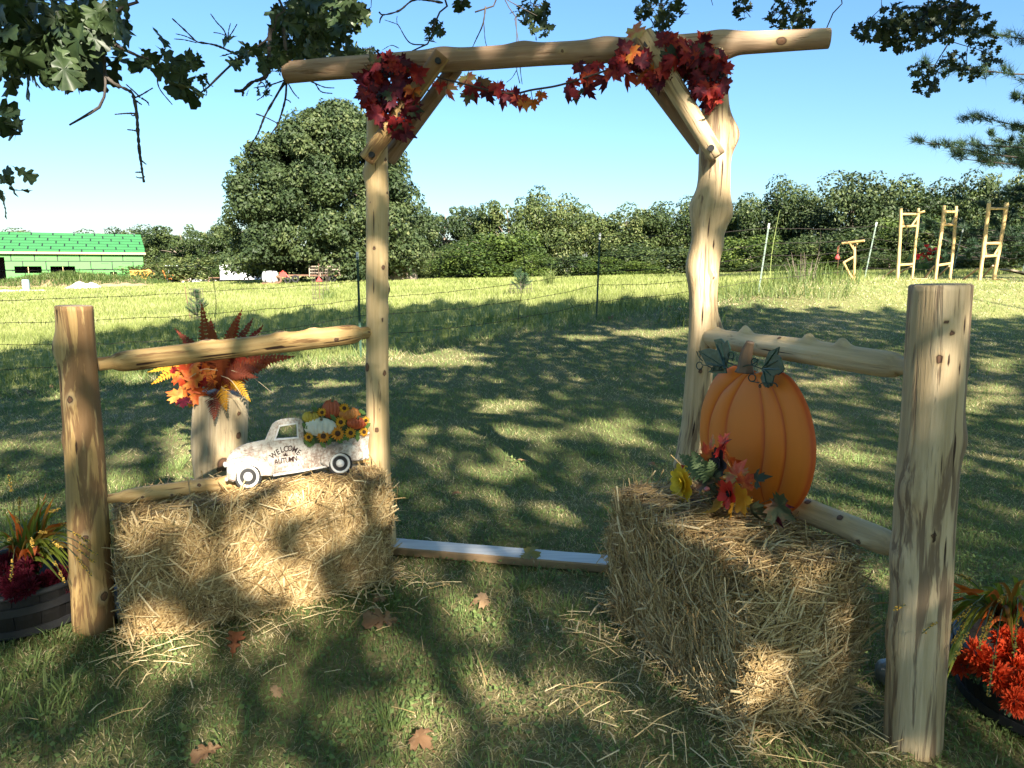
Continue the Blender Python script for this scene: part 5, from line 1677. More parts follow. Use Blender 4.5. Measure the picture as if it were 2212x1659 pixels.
def fern_display():
    Y = SB[1]
    base = at(476, 838, Y)
    t = thing('fern_arrangement', base, 'rust, wine and gold artificial fern arrangement in the peeled stump', 'fern arrangement')
    g = random.Random(3)
    q = lambda x, y, dy=0: at(x, y, Y + dy)
    for i, (x, y, dy, k, w, ah) in enumerate(((436, 660, -.05, 'rust', .055, .0), (455, 690, .08, 'red', .05, 0), (460, 712, -.08, 'rust', .06, 0), (521, 672, .0, 'red', .05, .02), (508, 690, -.08, 'rust', .045, .02), (566, 705, .05, 'red', .05, .05), (545, 690, .1, 'wine', .045, .05), (380, 712, .05, 'wine', .045, .05),
                                         (632, 770, -.05, 'red', .055, .07), (605, 775, .08, 'red', .055, .05), (575, 790, -.15, 'rust', .06, .06), (560, 800, -.2, 'wine', .055, .08), (330, 828, -.1, 'gold', .05, .12), (322, 803, .05, 'gold', .035, .10), (400, 800, -.12, 'rust', .05, .06), (420, 770, .1, 'rust', .06, .04),
                                         (462, 906, -.26, 'wine', .06, .06), (489, 886, -.28, 'gold', .05, .07), (540, 866, -.2, 'gold', .04, .09), (555, 815, -.25, 'wine', .05, .07), (440, 850, -.2, 'rust', .05, .07), (520, 850, -.1, 'wine', .05, .08), (490, 730, .1, 'rust', .06, 0), (415, 735, .1, 'wine', .05, .02), (590, 740, .12, 'wine', .05, .05))):
        b = base + np.array([g.uniform(-.04, .04), g.uniform(-.03, .03), 0])
        frond(t, b, q(x, y, dy), k, w * 1.3, ah, 22, i)
    for (x, y, s, k) in ((405, 800, 44, 'orange'), (390, 815, 40, 'orange'), (420, 820, 50, 'orange'), (400, 835, 46, 'orange'), (435, 825, 52, 'red'), (452, 822, 48, 'orange'), (385, 855, 46, 'orange'), (400, 858, 44, 'red'), (395, 865, 34, 'burgundy'), (425, 850, 44, 'orange'), (418, 790, 40, 'orange'), (375, 800, 26, 'red'), (440, 800, 40, 'orange'), (420, 868, 36, 'gold')):
        c = q(x, y, -.15 + g.uniform(-.05, .06)); maple(t, k, c, px(s, c) * .85, g, face=(0, -1, .3))
    for (a, b_) in (((478, 835), (540, 905)), ((470, 800), (410, 815)), ((478, 812), (520, 850)), ((500, 800), (590, 850)), ((540, 745), (575, 718)), ((545, 748), (580, 722))):
        MB().add(*tube(smooth_path([q(*a, -.15), (q(*a, -.18) + q(*b_, -.2)) / 2 + [0, 0, .03], q(*b_, -.2)], 10), .0022, 5)).build('raffia', pm('raffia', (.45, .36, .22), None, 10), t)
fern_display()

# ================================================================== PICKUP TRUCK SIGN
def zt(x, y): return 460.8 + x * .16927, 835.2 + y * .16927        # enlarged-crop pixels -> photo pixels
c0 = on_plane(*zt(330, 1235), [0, 0, LH + .005], np.array([0, 0, 1.0]))
tn = nrm(-lv + np.array([0, 0, .06]))
c1 = on_plane(*zt(330, 1235), LA + lv * .20, tn)
TP = LA + lv * .20 + np.array([0, 0, LH])
def tr(x, y, off=0.0): return on_plane(*zt(x, y), TP, tn) + tn * off
TU = np.linalg.norm(tr(1000, 800) - tr(1001, 800))                  # metres per crop pixel
def plate(outline, f, back, front, holes=(), pil=0.0):
    """flat cut-out with thickness and, optionally, a rounded front edge"""
    O = [np.array(o, float) for o in (outline, *holes)]
    mb = MB(); V = []
    loops, st_ = [], 0
    rings = []
    for li, o in enumerate(O):
        c = o.mean(0)
        inn = c + (o - c) * (1 - (pil if li == 0 else -pil))
        rings.append((o, inn))
    allp = np.vstack([r_[1] for r_ in rings])
    tris = tessellate_polygon([[Vector((p[0], -p[1], 0)) for p in r_[1]] for r_ in rings])
    n = len(allp)
    fb = front - (abs(front - back) * .35 if pil else 0)
    V = [f(*p, front) for p in allp] + [f(*p, fb) for r_ in rings for p in r_[0]] + [f(*p, back) for r_ in rings for p in r_[0]]
    V = np.array(V)
    nf = np.cross(V[1] - V[0], V[2] - V[0])
    F = []
    for t_ in tris:
        a, b_, c_ = t_
        nn = np.cross(V[b_] - V[a], V[c_] - V[a])
        ok = np.dot(nn, V[a] - V[2 * n + a]) > 0
        F.append((a, b_, c_) if ok else (a, c_, b_)); F.append((2 * n + a, 2 * n + c_, 2 * n + b_) if ok else (2 * n + a, 2 * n + b_, 2 * n + c_))
    s = 0
    for r_ in rings:
        m_ = len(r_[0])
        for i in range(m_):
            j = (i + 1) % m_
            F.append((s + i, s + j, n + s + j, n + s + i)); F.append((n + s + i, n + s + j, 2 * n + s + j, 2 * n + s + i))
        s += m_
    return V, F

def chippy():
    m, nt, b = newmat('chipped_white_paint')
    co = coord(nt)
    n1 = noise(nt, co, 7, 4, .6); n2 = noise(nt, co, 90, 5, .75); n3 = noise(nt, co, 22, 4, .6)
    f = mth(nt, 'ADD', mth(nt, 'MULTIPLY', n1, .35), mth(nt, 'ADD', mth(nt, 'MULTIPLY', n2, .42), mth(nt, 'MULTIPLY', n3, .23)))
    c = ramp(nt, f, [(.38, (.20, .14, .11)), (.45, (.36, .28, .23)), (.52, (.58, .54, .48)), (.64, (.68, .66, .62))])
    L(nt, c, b.inputs['Base Color']); b.inputs['Roughness'].default_value = .5
    bump(nt, n2, .15, .003, b)
    return m
CHIP = chippy()
TRIM = pm('white_trim', (.78, .78, .76), (.62, .61, .59), 30, .4)
INKB = pm('brown_lettering', (.035, .012, .01), (.025, .01, .008), 20, .6)
TYRE = pm('sign_tyre', (.025, .025, .026), (.015, .015, .015), 20, .5)
HUBM = pm('sign_hub_grey', (.28, .29, .30), (.2, .21, .22), 20, .35, metal=.3)

def circ(cx, cy, r, n=28, ry=None): return [(cx + math.cos(k * 2 * math.pi / n) * r, cy + math.sin(k * 2 * math.pi / n) * (ry or r)) for k in range(n)]
def dome(cx, cy, r, off, h, n=24, k=5, ry=None):
    V = []
    for i in range(k + 1):
        u = i / k
        for p in circ(cx, cy, r * math.cos(u * math.pi / 2), n, (ry or r) * math.cos(u * math.pi / 2)): V.append(tr(*p, off + h * math.sin(u * math.pi / 2)))
    return V, [(i * n + j, i * n + (j + 1) % n, (i + 1) * n + (j + 1) % n, (i + 1) * n + j) for i in range(k) for j in range(n)]
def ringp(cx, cy, r0, r1, off, h, n=32, k=6):
    V = []
    for i in range(k + 1):
        u = i / k
        for p in circ(cx, cy, r0 + (r1 - r0) * u, n): V.append(tr(*p, off + h * math.sin(u * math.pi)))
    return V, [(i * n + j, i * n + (j + 1) % n, (i + 1) * n + (j + 1) % n, (i + 1) * n + j) for i in range(k) for j in range(n)]

def truck_sign():
    base = tr(1000, 1150)
    t = thing('pickup_truck_sign', base, 'chipped white pickup-truck cut-out sign loaded with pumpkins and sunflowers', 'sign')
    win = [(790, 660), (845, 505), (1055, 475), (1068, 640)]
    body = [(165, 1185), (172, 1100), (165, 960), (190, 890), (250, 820), (330, 765), (430, 725), (560, 697), (662, 680), (700, 590), (752, 480), (800, 440), (870, 415), (960, 402), (1070, 400), (1122, 415), (1140, 450), (1150, 560), (1158, 735), (1400, 722), (1640, 692), (1840, 640), (1880, 610), (1980, 580), (1986, 640), (1972, 760), (1986, 850), (1960, 905), (1900, 935), (1770, 948), (1700, 990), (1440, 1020), (760, 1130), (600, 1135), (250, 1205)]
    MB().add(*plate(body, tr, -.006, 0, [win], .0)).build('body', CHIP, t)
    door = [(716, 720), (745, 640), (772, 560), (812, 482), (870, 446), (1078, 440), (1108, 470), (1122, 760), (1126, 1055), (775, 1092), (745, 985), (716, 900)]
    d_ = MB().add(*plate(door, tr, 0.0005, .006, [win], .0)).build('door', CHIP, t)
    wf = [(768, 686), (832, 488), (1070, 455), (1084, 656)]
    MB().add(*plate(wf, tr, .0065, .013, [win], .0)).build('window_frame', TRIM, d_)
    fen = [(172, 950), (300, 892), (450, 870), (560, 876), (650, 912), (720, 980), (755, 1060), (742, 1132), (606, 1132), (600, 1080), (560, 1020), (480, 990), (400, 995), (310, 1040), (262, 1100), (246, 1204), (170, 1180)]
    MB().add(*plate(fen, tr, .0005, .026, (), .10)).build('front_fender', CHIP, t)
    rfen = [(1360, 965), (1370, 880), (1420, 800), (1500, 745), (1620, 716), (1760, 726), (1860, 770), (1902, 830), (1898, 900), (1852, 932), (1762, 944), (1742, 880), (1680, 840), (1600, 825), (1530, 850), (1470, 910), (1442, 970), (1440, 1020)]
    MB().add(*plate(rfen, tr, .0005, .026, (), .10)).build('rear_fender', CHIP, t)
    for (y0, y1, x0, x1) in ((800, 775, 420, 655), (818, 795, 400, 640), (836, 815, 380, 620)):
        MB().add(*tube([tr(x0, y0 + 20, .002), tr((x0 + x1) / 2, (y0 + y1) / 2 - 2, .003), tr(x1, y1, .001)], TU * 6, 5)).build('hood_louvre', CHIP, t)
    MB().add(*tube([tr(758, 1128, .01), tr(1100, 1072, .012), tr(1440, 1015, .01)], TU * 15, 8)).build('running_board', TRIM, t, smooth=True)
    MB().add(*tube([tr(1880, 615, .004), tr(1985, 588, .004)], TU * 14, 8)).build('tailgate_cap', TRIM, t)
    MB().add(*tube([tr(1158, 740, .003), tr(1400, 728, .004), tr(1640, 698, .004), tr(1880, 640, .004)], TU * 9, 6)).build('bed_rail', CHIP, t)
    for (cx, cy, r_) in ((435, 1140, 178), (1604, 970, 160)):
        w_ = MB().add(*plate(circ(cx, cy, r_), tr, .0005, .020, (), .03)).build('wheel', TYRE, t)
        MB().add(*ringp(cx, cy, r_ * .80, r_ * .62, .0205, .006)).build('whitewall', TRIM, w_, smooth=True)
        MB().add(*ringp(cx, cy, r_ * .62, r_ * .30, .0205, -.0015)).build('rim', HUBM, w_, smooth=True)
        MB().add(*dome(cx, cy, r_ * .32, .0195, .016)).build('hub_cap', TRIM, w_, smooth=True)
    for (cx, cy, r_) in ((152, 995, 38), (165, 1185, 26), (1955, 895, 32)):
        MB().add(*dome(cx, cy, r_ * .8, 0, .02, ry=r_)).build('lamp', TRIM, t, smooth=True)
    # printed lettering on the door
    e1 = nrm(tr(1100, 800) - tr(700, 800)); e2 = nrm(tr(900, 700) - tr(900, 900)); e2 = nrm(e2 - e1 * np.dot(e1, e2))
    n_ = np.cross(e1, e2)
    def letter(ch, x, y, h, rot, sx=.9):
        me = text_mesh(ch, 1.0, INKB, 'lettering', .02)
        me.transform(Matrix.Diagonal((h * 1.35 * sx, h * 1.35, 1, 1)))
        cc, ss = math.cos(rot), math.sin(rot)
        a = e1 * cc + e2 * ss; b_ = -e1 * ss + e2 * cc
        p = tr(x, y, .0068)
        M = Matrix(((a[0], b_[0], n_[0], p[0]), (a[1], b_[1], n_[1], p[1]), (a[2], b_[2], n_[2], p[2]), (0, 0, 0, 1)))
        inst('lettering', me, M, d_)
    for ch, x, y, rot in (('W', 765, 874, 40), ('E', 822, 833, 30), ('L', 872, 806, 16), ('C', 920, 794, 4), ('O', 975, 788, -6), ('M', 1034, 806, -22), ('E', 1082, 838, -36)):
        letter(ch, x, y, 78 * TU, R(rot), .80)
    for ch, x, y in (('A', 800, 958), ('U', 850, 950), ('T', 897, 943), ('U', 942, 936), ('M', 990, 928), ('N', 1040, 920)):
        letter(ch, x, y, 72 * TU, R(7), .78)
    ml = [(918 + px_ * 55, 872 - py_ * 42) for px_, py_ in MAPLE]
    MB().add(*plate(ml, tr, .0062, .0069)).build('maple_mark', INKB, d_)
    for (x0, x1) in ((845, 885), (950, 995)):
        MB().add(*plate([(x0, 884 - (x0 - 845) * .12), (x1, 880 - (x0 - 845) * .12), (x1, 884 - (x0 - 845) * .12), (x0, 888 - (x0 - 845) * .12)], tr, .0062, .0069)).build('rule_line', INKB, d_)
    # load
    def pumpk(cx, cy, rx, ry, off, c1, c2, ribs, nm):
        V, F = [], []
        n, k = 40, 12
        for i in range(k + 1):
            rho = 1 - i / k
            for j in range(n):
                a = j * 2 * math.pi / n
                xx, yy = math.cos(a) * rho, math.sin(a) * rho
                w_ = xx / max(math.sqrt(max(1 - yy * yy * .8, .05)), .2)
                lob = abs(math.cos(w_ * ribs * math.pi / 2))
                V.append(tr(cx + xx * rx * (1 + .02 * lob), cy + yy * ry * (1 - .10 * (1 - lob) * abs(yy)) , off + .018 * math.sqrt(max(1 - rho ** 2, 0)) * (.55 + .45 * lob)))
        F = [(i * n + j, i * n + (j + 1) % n, (i + 1) * n + (j + 1) % n, (i + 1) * n + j) for i in range(k) for j in range(n)]
        p_ = MB().add(V, F).build('pumpkin', pm(nm, c1, c2, 25, .45), t, smooth=True)
        tag(p_, nm.replace('_', ' ') + ' on the truck sign')
        MB().add(*tube([tr(cx, cy - ry * .78, off + .014), tr(cx + 3, cy - ry * .98, off + .016), tr(cx + 22, cy - ry * 1.22, off + .014)], [TU * 22, TU * 14, TU * 12], 7)).build('stem', pm('pumpkin_stem', (.2, .19, .09), (.1, .1, .05), 20, .7), p_, smooth=True)
    MB().add(*plate([(1150, 740), (1140, 470), (1250, 330), (1420, 210), (1620, 210), (1860, 300), (1960, 420), (1975, 600), (1850, 660), (1500, 730)], tr, -.006, -.001)).build('backing', pm('leafy_backing', (.06, .10, .03), (.03, .05, .02), 30, .6), t)
    pumpk(1505, 285, 118, 126, .001, (.42, .10, .035), (.30, .06, .025), 5, 'tall_rust_pumpkin')
    pumpk(1240, 392, 112, 82, .002, (.55, .42, .06), (.38, .28, .04), 5, 'yellow_pumpkin')
    pumpk(1735, 345, 142, 88, .005, (.55, .22, .05), (.42, .14, .03), 6, 'amber_pumpkin')
    pumpk(1360, 512, 208, 120, .009, (.70, .70, .62), (.52, .54, .48), 6, 'white_pumpkin')
    pumpk(1822, 462, 128, 80, .012, (.48, .10, .03), (.36, .06, .02), 6, 'red_orange_pumpkin')
    PET = pm('sunflower_petal', (.72, .42, .03), (.62, .28, .02), 60, .6)
    PETO = pm('sunflower_petal_orange', (.70, .34, .03), (.58, .18, .02), 60, .6)
    DISC = pm('sunflower_disc', (.11, .05, .025), (.05, .022, .012), 90, .9, .8, 200)
    LFG = pm('sign_leaf_green', (.10, .19, .035), (.05, .10, .02), 30, .6)
    g = random.Random(8)
    for (x, y) in ((1180, 705), (1235, 735), (1290, 290), (1650, 650), (1890, 320), (1520, 390), (1840, 585), (1390, 735), (1470, 695), (1260, 695), (1700, 640), (1830, 640), (1165, 500), (1955, 500), (1600, 690)):
        o_ = [(x, y - 58), (x + 26, y - 24), (x + 20, y - 8), (x + 30, y + 12), (x, y + 55), (x - 30, y + 12), (x - 20, y - 8), (x - 26, y - 24)]
        a = g.uniform(-1.2, 1.2); o_ = [(x + (p[0] - x) * math.cos(a) - (p[1] - y) * math.sin(a), y + (p[0] - x) * math.sin(a) + (p[1] - y) * math.cos(a)) for p in o_]
        MB().add(*plate(o_, tr, .010, .015)).build('leaf', LFG, t)
    for i, (x, y, r_) in enumerate(((1372, 322, 66), (1655, 268, 72), (1610, 447, 76), (1202, 637, 66), (1390, 622, 96), (1572, 590, 100), (1737, 582, 80), (1907, 570, 66), (1930, 425, 58))):
        mb = MB()
        for ring_, (n_p, rr, of) in enumerate(((15, 1.0, .018), (13, .8, .021))):
            for j in range(n_p):
                a = j * 2 * math.pi / n_p + ring_ * .2 + g.uniform(-.06, .06)
                rl = r_ * rr * g.uniform(.9, 1.08)
                ca, sa = math.cos(a), math.sin(a)
                V = [tr(x + ca * q1 * rl - sa * q2 * rl, y + sa * q1 * rl + ca * q2 * rl, of + q3) for q1, q2, q3 in ((.28, 0, 0), (.62, .15, .002), (1.0, 0, -.002), (.62, -.15, .002))]
                mb.add(V, [(0, 3, 2, 1)])
        s_ = mb.build('sunflower', PETO if i in (4, 5) else PET, t)
        MB().add(*dome(x, y, r_ * .36, .021, .008, 16, 4)).build('seed_disc', DISC, s_, smooth=True)
truck_sign()

# ================================================================== PUMPKIN CUT-OUT
def zp(x, y): return 1440 + x * .26034, 691.2 + y * .26034
pdir = nrm((RPO - BR) * [1, 1, 0]); pn_ = np.cross(pdir, [0, 0, 1.0]); pn_ = pn_ if pn_[1] < 0 else -pn_
pn = nrm(pn_ + np.array([0, 0, .05]))
PO = BR + pn_ * .10 + np.array([0, 0, .5])
def pk(x, y, off=0.0): return on_plane(*zp(x, y), PO, pn) + pn * off
PU = np.linalg.norm(pk(700, 800) - pk(700, 801))
print('pumpkin bottom z', pk(960, 1605)[2], 'bale', RH, 'truck', tr(435, 1310)[2], LH, tr(1604, 1130)[2])
PUMP = None
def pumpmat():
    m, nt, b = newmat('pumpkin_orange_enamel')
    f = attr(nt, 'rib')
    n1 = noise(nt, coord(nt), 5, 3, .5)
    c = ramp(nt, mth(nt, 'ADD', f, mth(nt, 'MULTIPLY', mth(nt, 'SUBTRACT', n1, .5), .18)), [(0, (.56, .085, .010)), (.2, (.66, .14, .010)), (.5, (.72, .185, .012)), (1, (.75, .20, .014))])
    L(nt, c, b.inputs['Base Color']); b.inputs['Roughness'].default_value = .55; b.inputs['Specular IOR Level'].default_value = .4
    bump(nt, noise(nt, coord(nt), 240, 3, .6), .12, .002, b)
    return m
def pumpkin_sign():
    t = thing('pumpkin_sign', pk(860, 1590), 'large flat orange metal pumpkin with dark green leaves propped on the straw bale', 'pumpkin sign')
    curves = [[(720, 432), (600, 372), (430, 445), (350, 570), (300, 700), (282, 850), (285, 1000), (310, 1150), (370, 1300), (470, 1420), (600, 1510), (760, 1575)],
              [(705, 436), (640, 450), (540, 540), (470, 620), (415, 740), (385, 850), (375, 1000), (395, 1150), (450, 1300), (540, 1430), (650, 1520), (790, 1580)],
              [(715, 440), (675, 470), (620, 570), (575, 670), (545, 780), (532, 900), (532, 1020), (550, 1150), (590, 1300), (650, 1430), (730, 1530), (820, 1588)],
              [(745, 442), (768, 490), (800, 570), (825, 670), (845, 780), (856, 900), (858, 1010), (850, 1120), (830, 1240), (815, 1370), (830, 1490), (860, 1592)],
              [(765, 440), (820, 470), (895, 560), (945, 660), (985, 770), (1012, 900), (1022, 1020), (1015, 1150), (985, 1300), (940, 1430), (900, 1530), (890, 1598)],
              [(775, 432), (890, 415), (1000, 480), (1080, 590), (1150, 740), (1190, 900), (1208, 1050), (1198, 1230), (1155, 1400), (1090, 1520), (1020, 1585), (950, 1610)]]
    n, m_ = 44, 12
    C = [smooth_path(np.c_[np.array(c), np.zeros(len(c))], n)[:, :2] for c in curves]
    V, rib = [], []
    nc = (len(C) - 1) * m_ + 1
    for i in range(n):
        env = math.sin(math.pi * (i + .6) / (n + .2)) ** .6
        for l in range(len(C) - 1):
            for s in range(m_ + (l == len(C) - 2)):
                u = s / m_
                p = C[l][i] * (1 - u) + C[l + 1][i] * u
                bul = math.sin(math.pi * u) ** .55
                edge = 1.0 if 0 < l < 4 else (u if l == 0 else 1 - u)
                glob = .025 * (1 - ((l + u) / 2.5 - 1) ** 2) * env
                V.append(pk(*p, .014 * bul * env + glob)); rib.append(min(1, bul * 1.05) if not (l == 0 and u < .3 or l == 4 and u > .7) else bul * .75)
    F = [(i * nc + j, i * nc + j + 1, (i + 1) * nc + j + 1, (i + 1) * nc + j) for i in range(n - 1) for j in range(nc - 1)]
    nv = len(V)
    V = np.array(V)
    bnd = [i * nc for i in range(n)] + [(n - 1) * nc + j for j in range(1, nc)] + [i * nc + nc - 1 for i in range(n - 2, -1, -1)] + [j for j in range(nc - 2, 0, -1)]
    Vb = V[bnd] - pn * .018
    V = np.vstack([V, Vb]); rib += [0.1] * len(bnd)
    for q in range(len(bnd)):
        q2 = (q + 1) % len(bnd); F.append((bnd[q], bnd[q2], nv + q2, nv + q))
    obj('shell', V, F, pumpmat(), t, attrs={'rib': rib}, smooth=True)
    STEM = pm('pumpkin_stem_brown', (.17, .115, .075), (.09, .06, .04), 14, .6, .5, 30, stretch=(1, 1, .3))
    sp = [(728, 440), (735, 385), (738, 310), (755, 240), (778, 182)]
    P = np.array([pk(x, y, .045) for x, y in sp]); P = smooth_path(P, 22)
    Tt, U, W = frames(P); k = 28
    rr = np.interp(np.linspace(0, 1, 22), [0, .15, .5, 1], [78, 62, 52, 32]) * PU * 1.0
    V = []
    for i in range(22):
        for j in range(k):
            a = j * 2 * math.pi / k
            V.append(P[i] + (U[i] * math.cos(a) * .55 + W[i] * math.sin(a)) * rr[i] * (1 + .09 * math.cos(7 * a)))
    F = [(i * k + j, i * k + (j + 1) % k, (i + 1) * k + (j + 1) % k, (i + 1) * k + j) for i in range(21) for j in range(k)] + [tuple(range(21 * k, 22 * k)), tuple(range(k))[::-1]]
    MB().add(V, F).build('stem', STEM, t, smooth=True)
    LEAFM = pm('leaf_dark_green_enamel', (.035, .085, .06), (.02, .055, .04), 12, .32, .3, 40, spec=.6)
    for outline, cen, veins in (([(590, 442), (500, 446), (440, 432), (490, 385), (420, 372), (385, 305), (355, 260), (440, 236), (512, 252), (486, 165), (545, 156), (578, 192), (596, 170), (622, 240), (602, 330), (582, 390)], (585, 400), [(365, 262), (545, 165), (455, 430), (500, 180), (410, 350)]),
                                ([(1035, 225), (1022, 290), (1046, 312), (1052, 342), (1080, 410), (1040, 440), (992, 462), (972, 548), (922, 560), (900, 532), (880, 482), (908, 420), (920, 330), (950, 262), (1000, 242)], (900, 405), [(1030, 232), (1072, 412), (935, 548), (1040, 330), (980, 470)])):
        lf = MB().add(*plate(outline, pk, .050, .056, (), .0)).build('leaf', LEAFM, t)
        for vx, vy in veins:
            MB().add(*tube([pk(*cen, .058), pk(vx * .9 + cen[0] * .1, vy * .9 + cen[1] * .1, .0575)], [PU * 9, PU * 3], 5)).build('vein', LEAFM, lf)
    WIREM = pm('green_wire', (.02, .05, .035), (.015, .035, .025), 20, .5)
    for pts in ([(655, 365), (600, 345), (560, 300)], [(655, 372), (735, 388), (805, 375), (905, 405)], [(352, 262), (365, 300), (400, 340)],
                [(820 + 30 * math.cos(a), 480 + 30 * math.sin(a)) for a in np.linspace(0, 8, 16)] + [(880, 520)],
                [(870 + i * 10 + 22 * math.cos(i * .9), 540 + 20 * math.sin(i * .9)) for i in range(16)],
                [(375 + 26 * math.cos(a), 380 + 30 * math.sin(a)) for a in np.linspace(0, 6, 12)] + [(440, 380), (480, 400)], [(470 + i * 9 + 22 * math.cos(i * .9), 400 + 22 * math.sin(i * .9)) for i in range(15)],
                [(640 + 26 * math.cos(a), 295 + 28 * math.sin(a)) for a in np.linspace(1, 6, 10)] + [(655, 340)], [(840 + 26 * math.cos(a), 350 + 30 * math.sin(a)) for a in np.linspace(0, 6, 12)] + [(808, 375)], [(1040, 455), (1085, 425)]):
        P = smooth_path([pk(x, y, .062) for x, y in pts], max(20, len(pts) * 3))
        MB().add(*tube(P, PU * 5, 5)).build('tendril', WIREM, t, smooth=True)
pumpkin_sign()

# ------------------------------------------------------------------ flower spray at the pumpkin's foot
def zf_(x, y): return 1474.6 + x * .21173, 921.6 + y * .21177       # enlarged-crop pixels
def spray():
    g = random.Random(12)
    PL0 = PO + pn_ * .16
    def f(x, y, off=0.0): return on_plane(*zf_(x, y), PL0, pn_) + pn_ * off
    base = f(500, 720); base[2] = RH
    t = thing('flower_spray', base, 'artificial autumn spray of yellow dahlia, red poppy and maple leaves on the bale', 'flowers')
    U1 = np.linalg.norm(f(500, 500) - f(501, 500))
    face = pn_ + np.array([0, 0, .35])
    for (x, y, s, k, tip) in ((460, 150, 130, 'pink', (.3, 0, 1)), (330, 160, 130, 'pink', (-1, 0, .5)), (470, 220, 190, 'red', (.3, 0, .8)), (530, 310, 160, 'orange', (1, 0, -.3)), (330, 280, 140, 'red', (-.8, 0, .1)), (380, 280, 150, 'orange', (-.2, 0, .4)),
                              (600, 490, 230, 'pink', (.6, 0, .8)), (560, 500, 190, 'pink', (-.5, 0, .6)), (520, 680, 190, 'red', (-.8, 0, -.4)), (480, 800, 280, 'gold', (-.9, 0, -.25)), (560, 800, 220, 'gold', (-.2, 0, -.8)), (850, 820, 200, 'burgundy', (.5, 0, -.8)), (930, 820, 230, 'olive', (1, 0, -.5)),
                              (120, 420, 170, 'orange', (-.5, 0, .7)), (70, 470, 150, 'red', (-.8, 0, .2)), (720, 830, 200, 'olive', (0, 0, -1)), (560, 560, 130, 'olive', (-.3, 0, .6)), (800, 540, 150, 'olive', (.8, 0, .7)), (260, 660, 220, 'olive', (-.3, 0, -.7)), (310, 560, 200, 'olive', (.5, 0, .3)), (440, 510, 160, 'olive', (.3, 0, .6)), (700, 560, 150, 'orange', (.5, 0, .8)), (560, 640, 140, 'orange', (0, 0, 1)),
                              (400, 700, 160, 'burgundy', (0, 0, -1)), (350, 620, 160, 'olive', (0, 0, -1)), (640, 760, 160, 'gold', (.3, 0, -1)), (200, 330, 110, 'burgundy', (-.3, 0, 1))):
        c = f(x, y, g.uniform(-.03, .06)); tip = pdir * tip[0] + np.array([0, 0, tip[2]]) + pn_ * g.gauss(0, .25)
        maple(t, k, c, s * U1 * .72, g, face=face, tip=tip)
    FR['sage'] = frondmat('frond_sage', (.10, .15, .06), (.22, .28, .13))
    for i, (x, y) in enumerate(((130, 270), (250, 235), (440, 330), (180, 350))): frond(t, f(380, 500, .03), f(x, y, .07), 'sage', .045, .0, 10, 60 + i, 'fern_sprig')
    # yellow dahlia
    def bloom(cx, cy, r_, mat, rings, ctr=None, nm='bloom', off=.07, cup=.5):
        c = f(cx, cy, off); mb = MB()
        e1, e2 = pdir, np.array([0, 0, 1.0])
        for (n_p, rr, up_) in rings:
            for j in range(n_p):
                a = j * 6.283 / n_p + g.uniform(-.15, .15) + rr
                d = e1 * math.cos(a) + e2 * math.sin(a)
                dd = nrm(d + pn_ * up_); sd = nrm(np.cross(dd, pn_ + d * .01))
                L_ = r_ * rr * g.uniform(.85, 1.1); w_ = L_ * .34
                V = [c, c + dd * L_ * .5 - sd * w_ + pn_ * .004, c + dd * L_ * .62 - pn_ * .002, c + dd * L_ * .5 + sd * w_ + pn_ * .004, c + dd * L_ * .95 - sd * w_ * .5, c + dd * L_ * .95 + sd * w_ * .5, c + dd * L_ * 1.03]
                mb.add(V, [(0, 1, 2), (0, 2, 3), (1, 4, 6, 2), (2, 6, 5, 3)])
        b_ = mb.build(nm, mat, t, smooth=True)
        if ctr:
            cm = MB()
            for j in range(60):
                d = nrm(e1 * g.gauss(0, .7) + e2 * g.gauss(0, .7) + pn_)
                cm.add(*tube([c, c + d * r_ * .30], .0012, 3))
            cm.add(*tube([c, c + pn_ * r_ * .18, c + pn_ * r_ * .22], [r_ * .2, r_ * .18, .002], 10))
            cm.build('stamens', ctr, b_)
    DY = leafmat('dahlia_yellow', [(.3, (.62, .42, .02)), (.7, (.76, .60, .06))], .3, .6, 12)
    bloom(165, 560, 105 * U1, DY, ((9, 1.25, .1), (9, 1.05, .5), (7, .8, 1.0), (5, .5, 2.0)), nm='dahlia')
    bloom(120, 670, 85 * U1, DY, ((6, 1.1, .1), (5, .8, .8)), nm='dahlia_petals', off=.06)
    PR = leafmat('poppy_red', [(.3, (.48, .02, .02)), (.7, (.66, .06, .03))], .3, .5, 8)
    bloom(705, 655, 92 * U1, PR, ((5, 1.05, .35), (4, .85, .9)), pm('black_stamen', (.012, .01, .012), None, 20, .6), nm='poppy', off=.09)
    bloom(770, 720, 85 * U1, leafmat('poppy_gold', [(.3, (.58, .24, .02)), (.7, (.7, .4, .04))], .3, .5, 8), ((6, 1.1, .2),), nm='gold_petals', off=.06)
    berries(f(400, 690, .06), 20, .016, g, t, pm('olive_berry', (.14, .13, .05), (.05, .05, .03), 20, .4), .007)
    V, F = dome(0, 0, 1, 0, 0) if False else tube([f(435, 620, .08), f(435, 600, .085)], [.012, .009], 10); MB().add(V, F).build('pink_berry', pm('pink_berry', (.5, .16, .16), None, 20, .3), t, smooth=True)
    DKF = pm('dark_petal', (.03, .022, .03), (.02, .014, .02), 20, .8)
    bloom(450, 350, 100 * U1, DKF, ((7, 1.0, .2), (5, .7, .7)), nm='dark_bloom', off=.03)
    MB().add(*tube(smooth_path([f(10, 715, .04), f(300, 745, .05), f(480, 700, .05)], 10), .004, 5)).build('wire_stem', VINE, t)
spray()

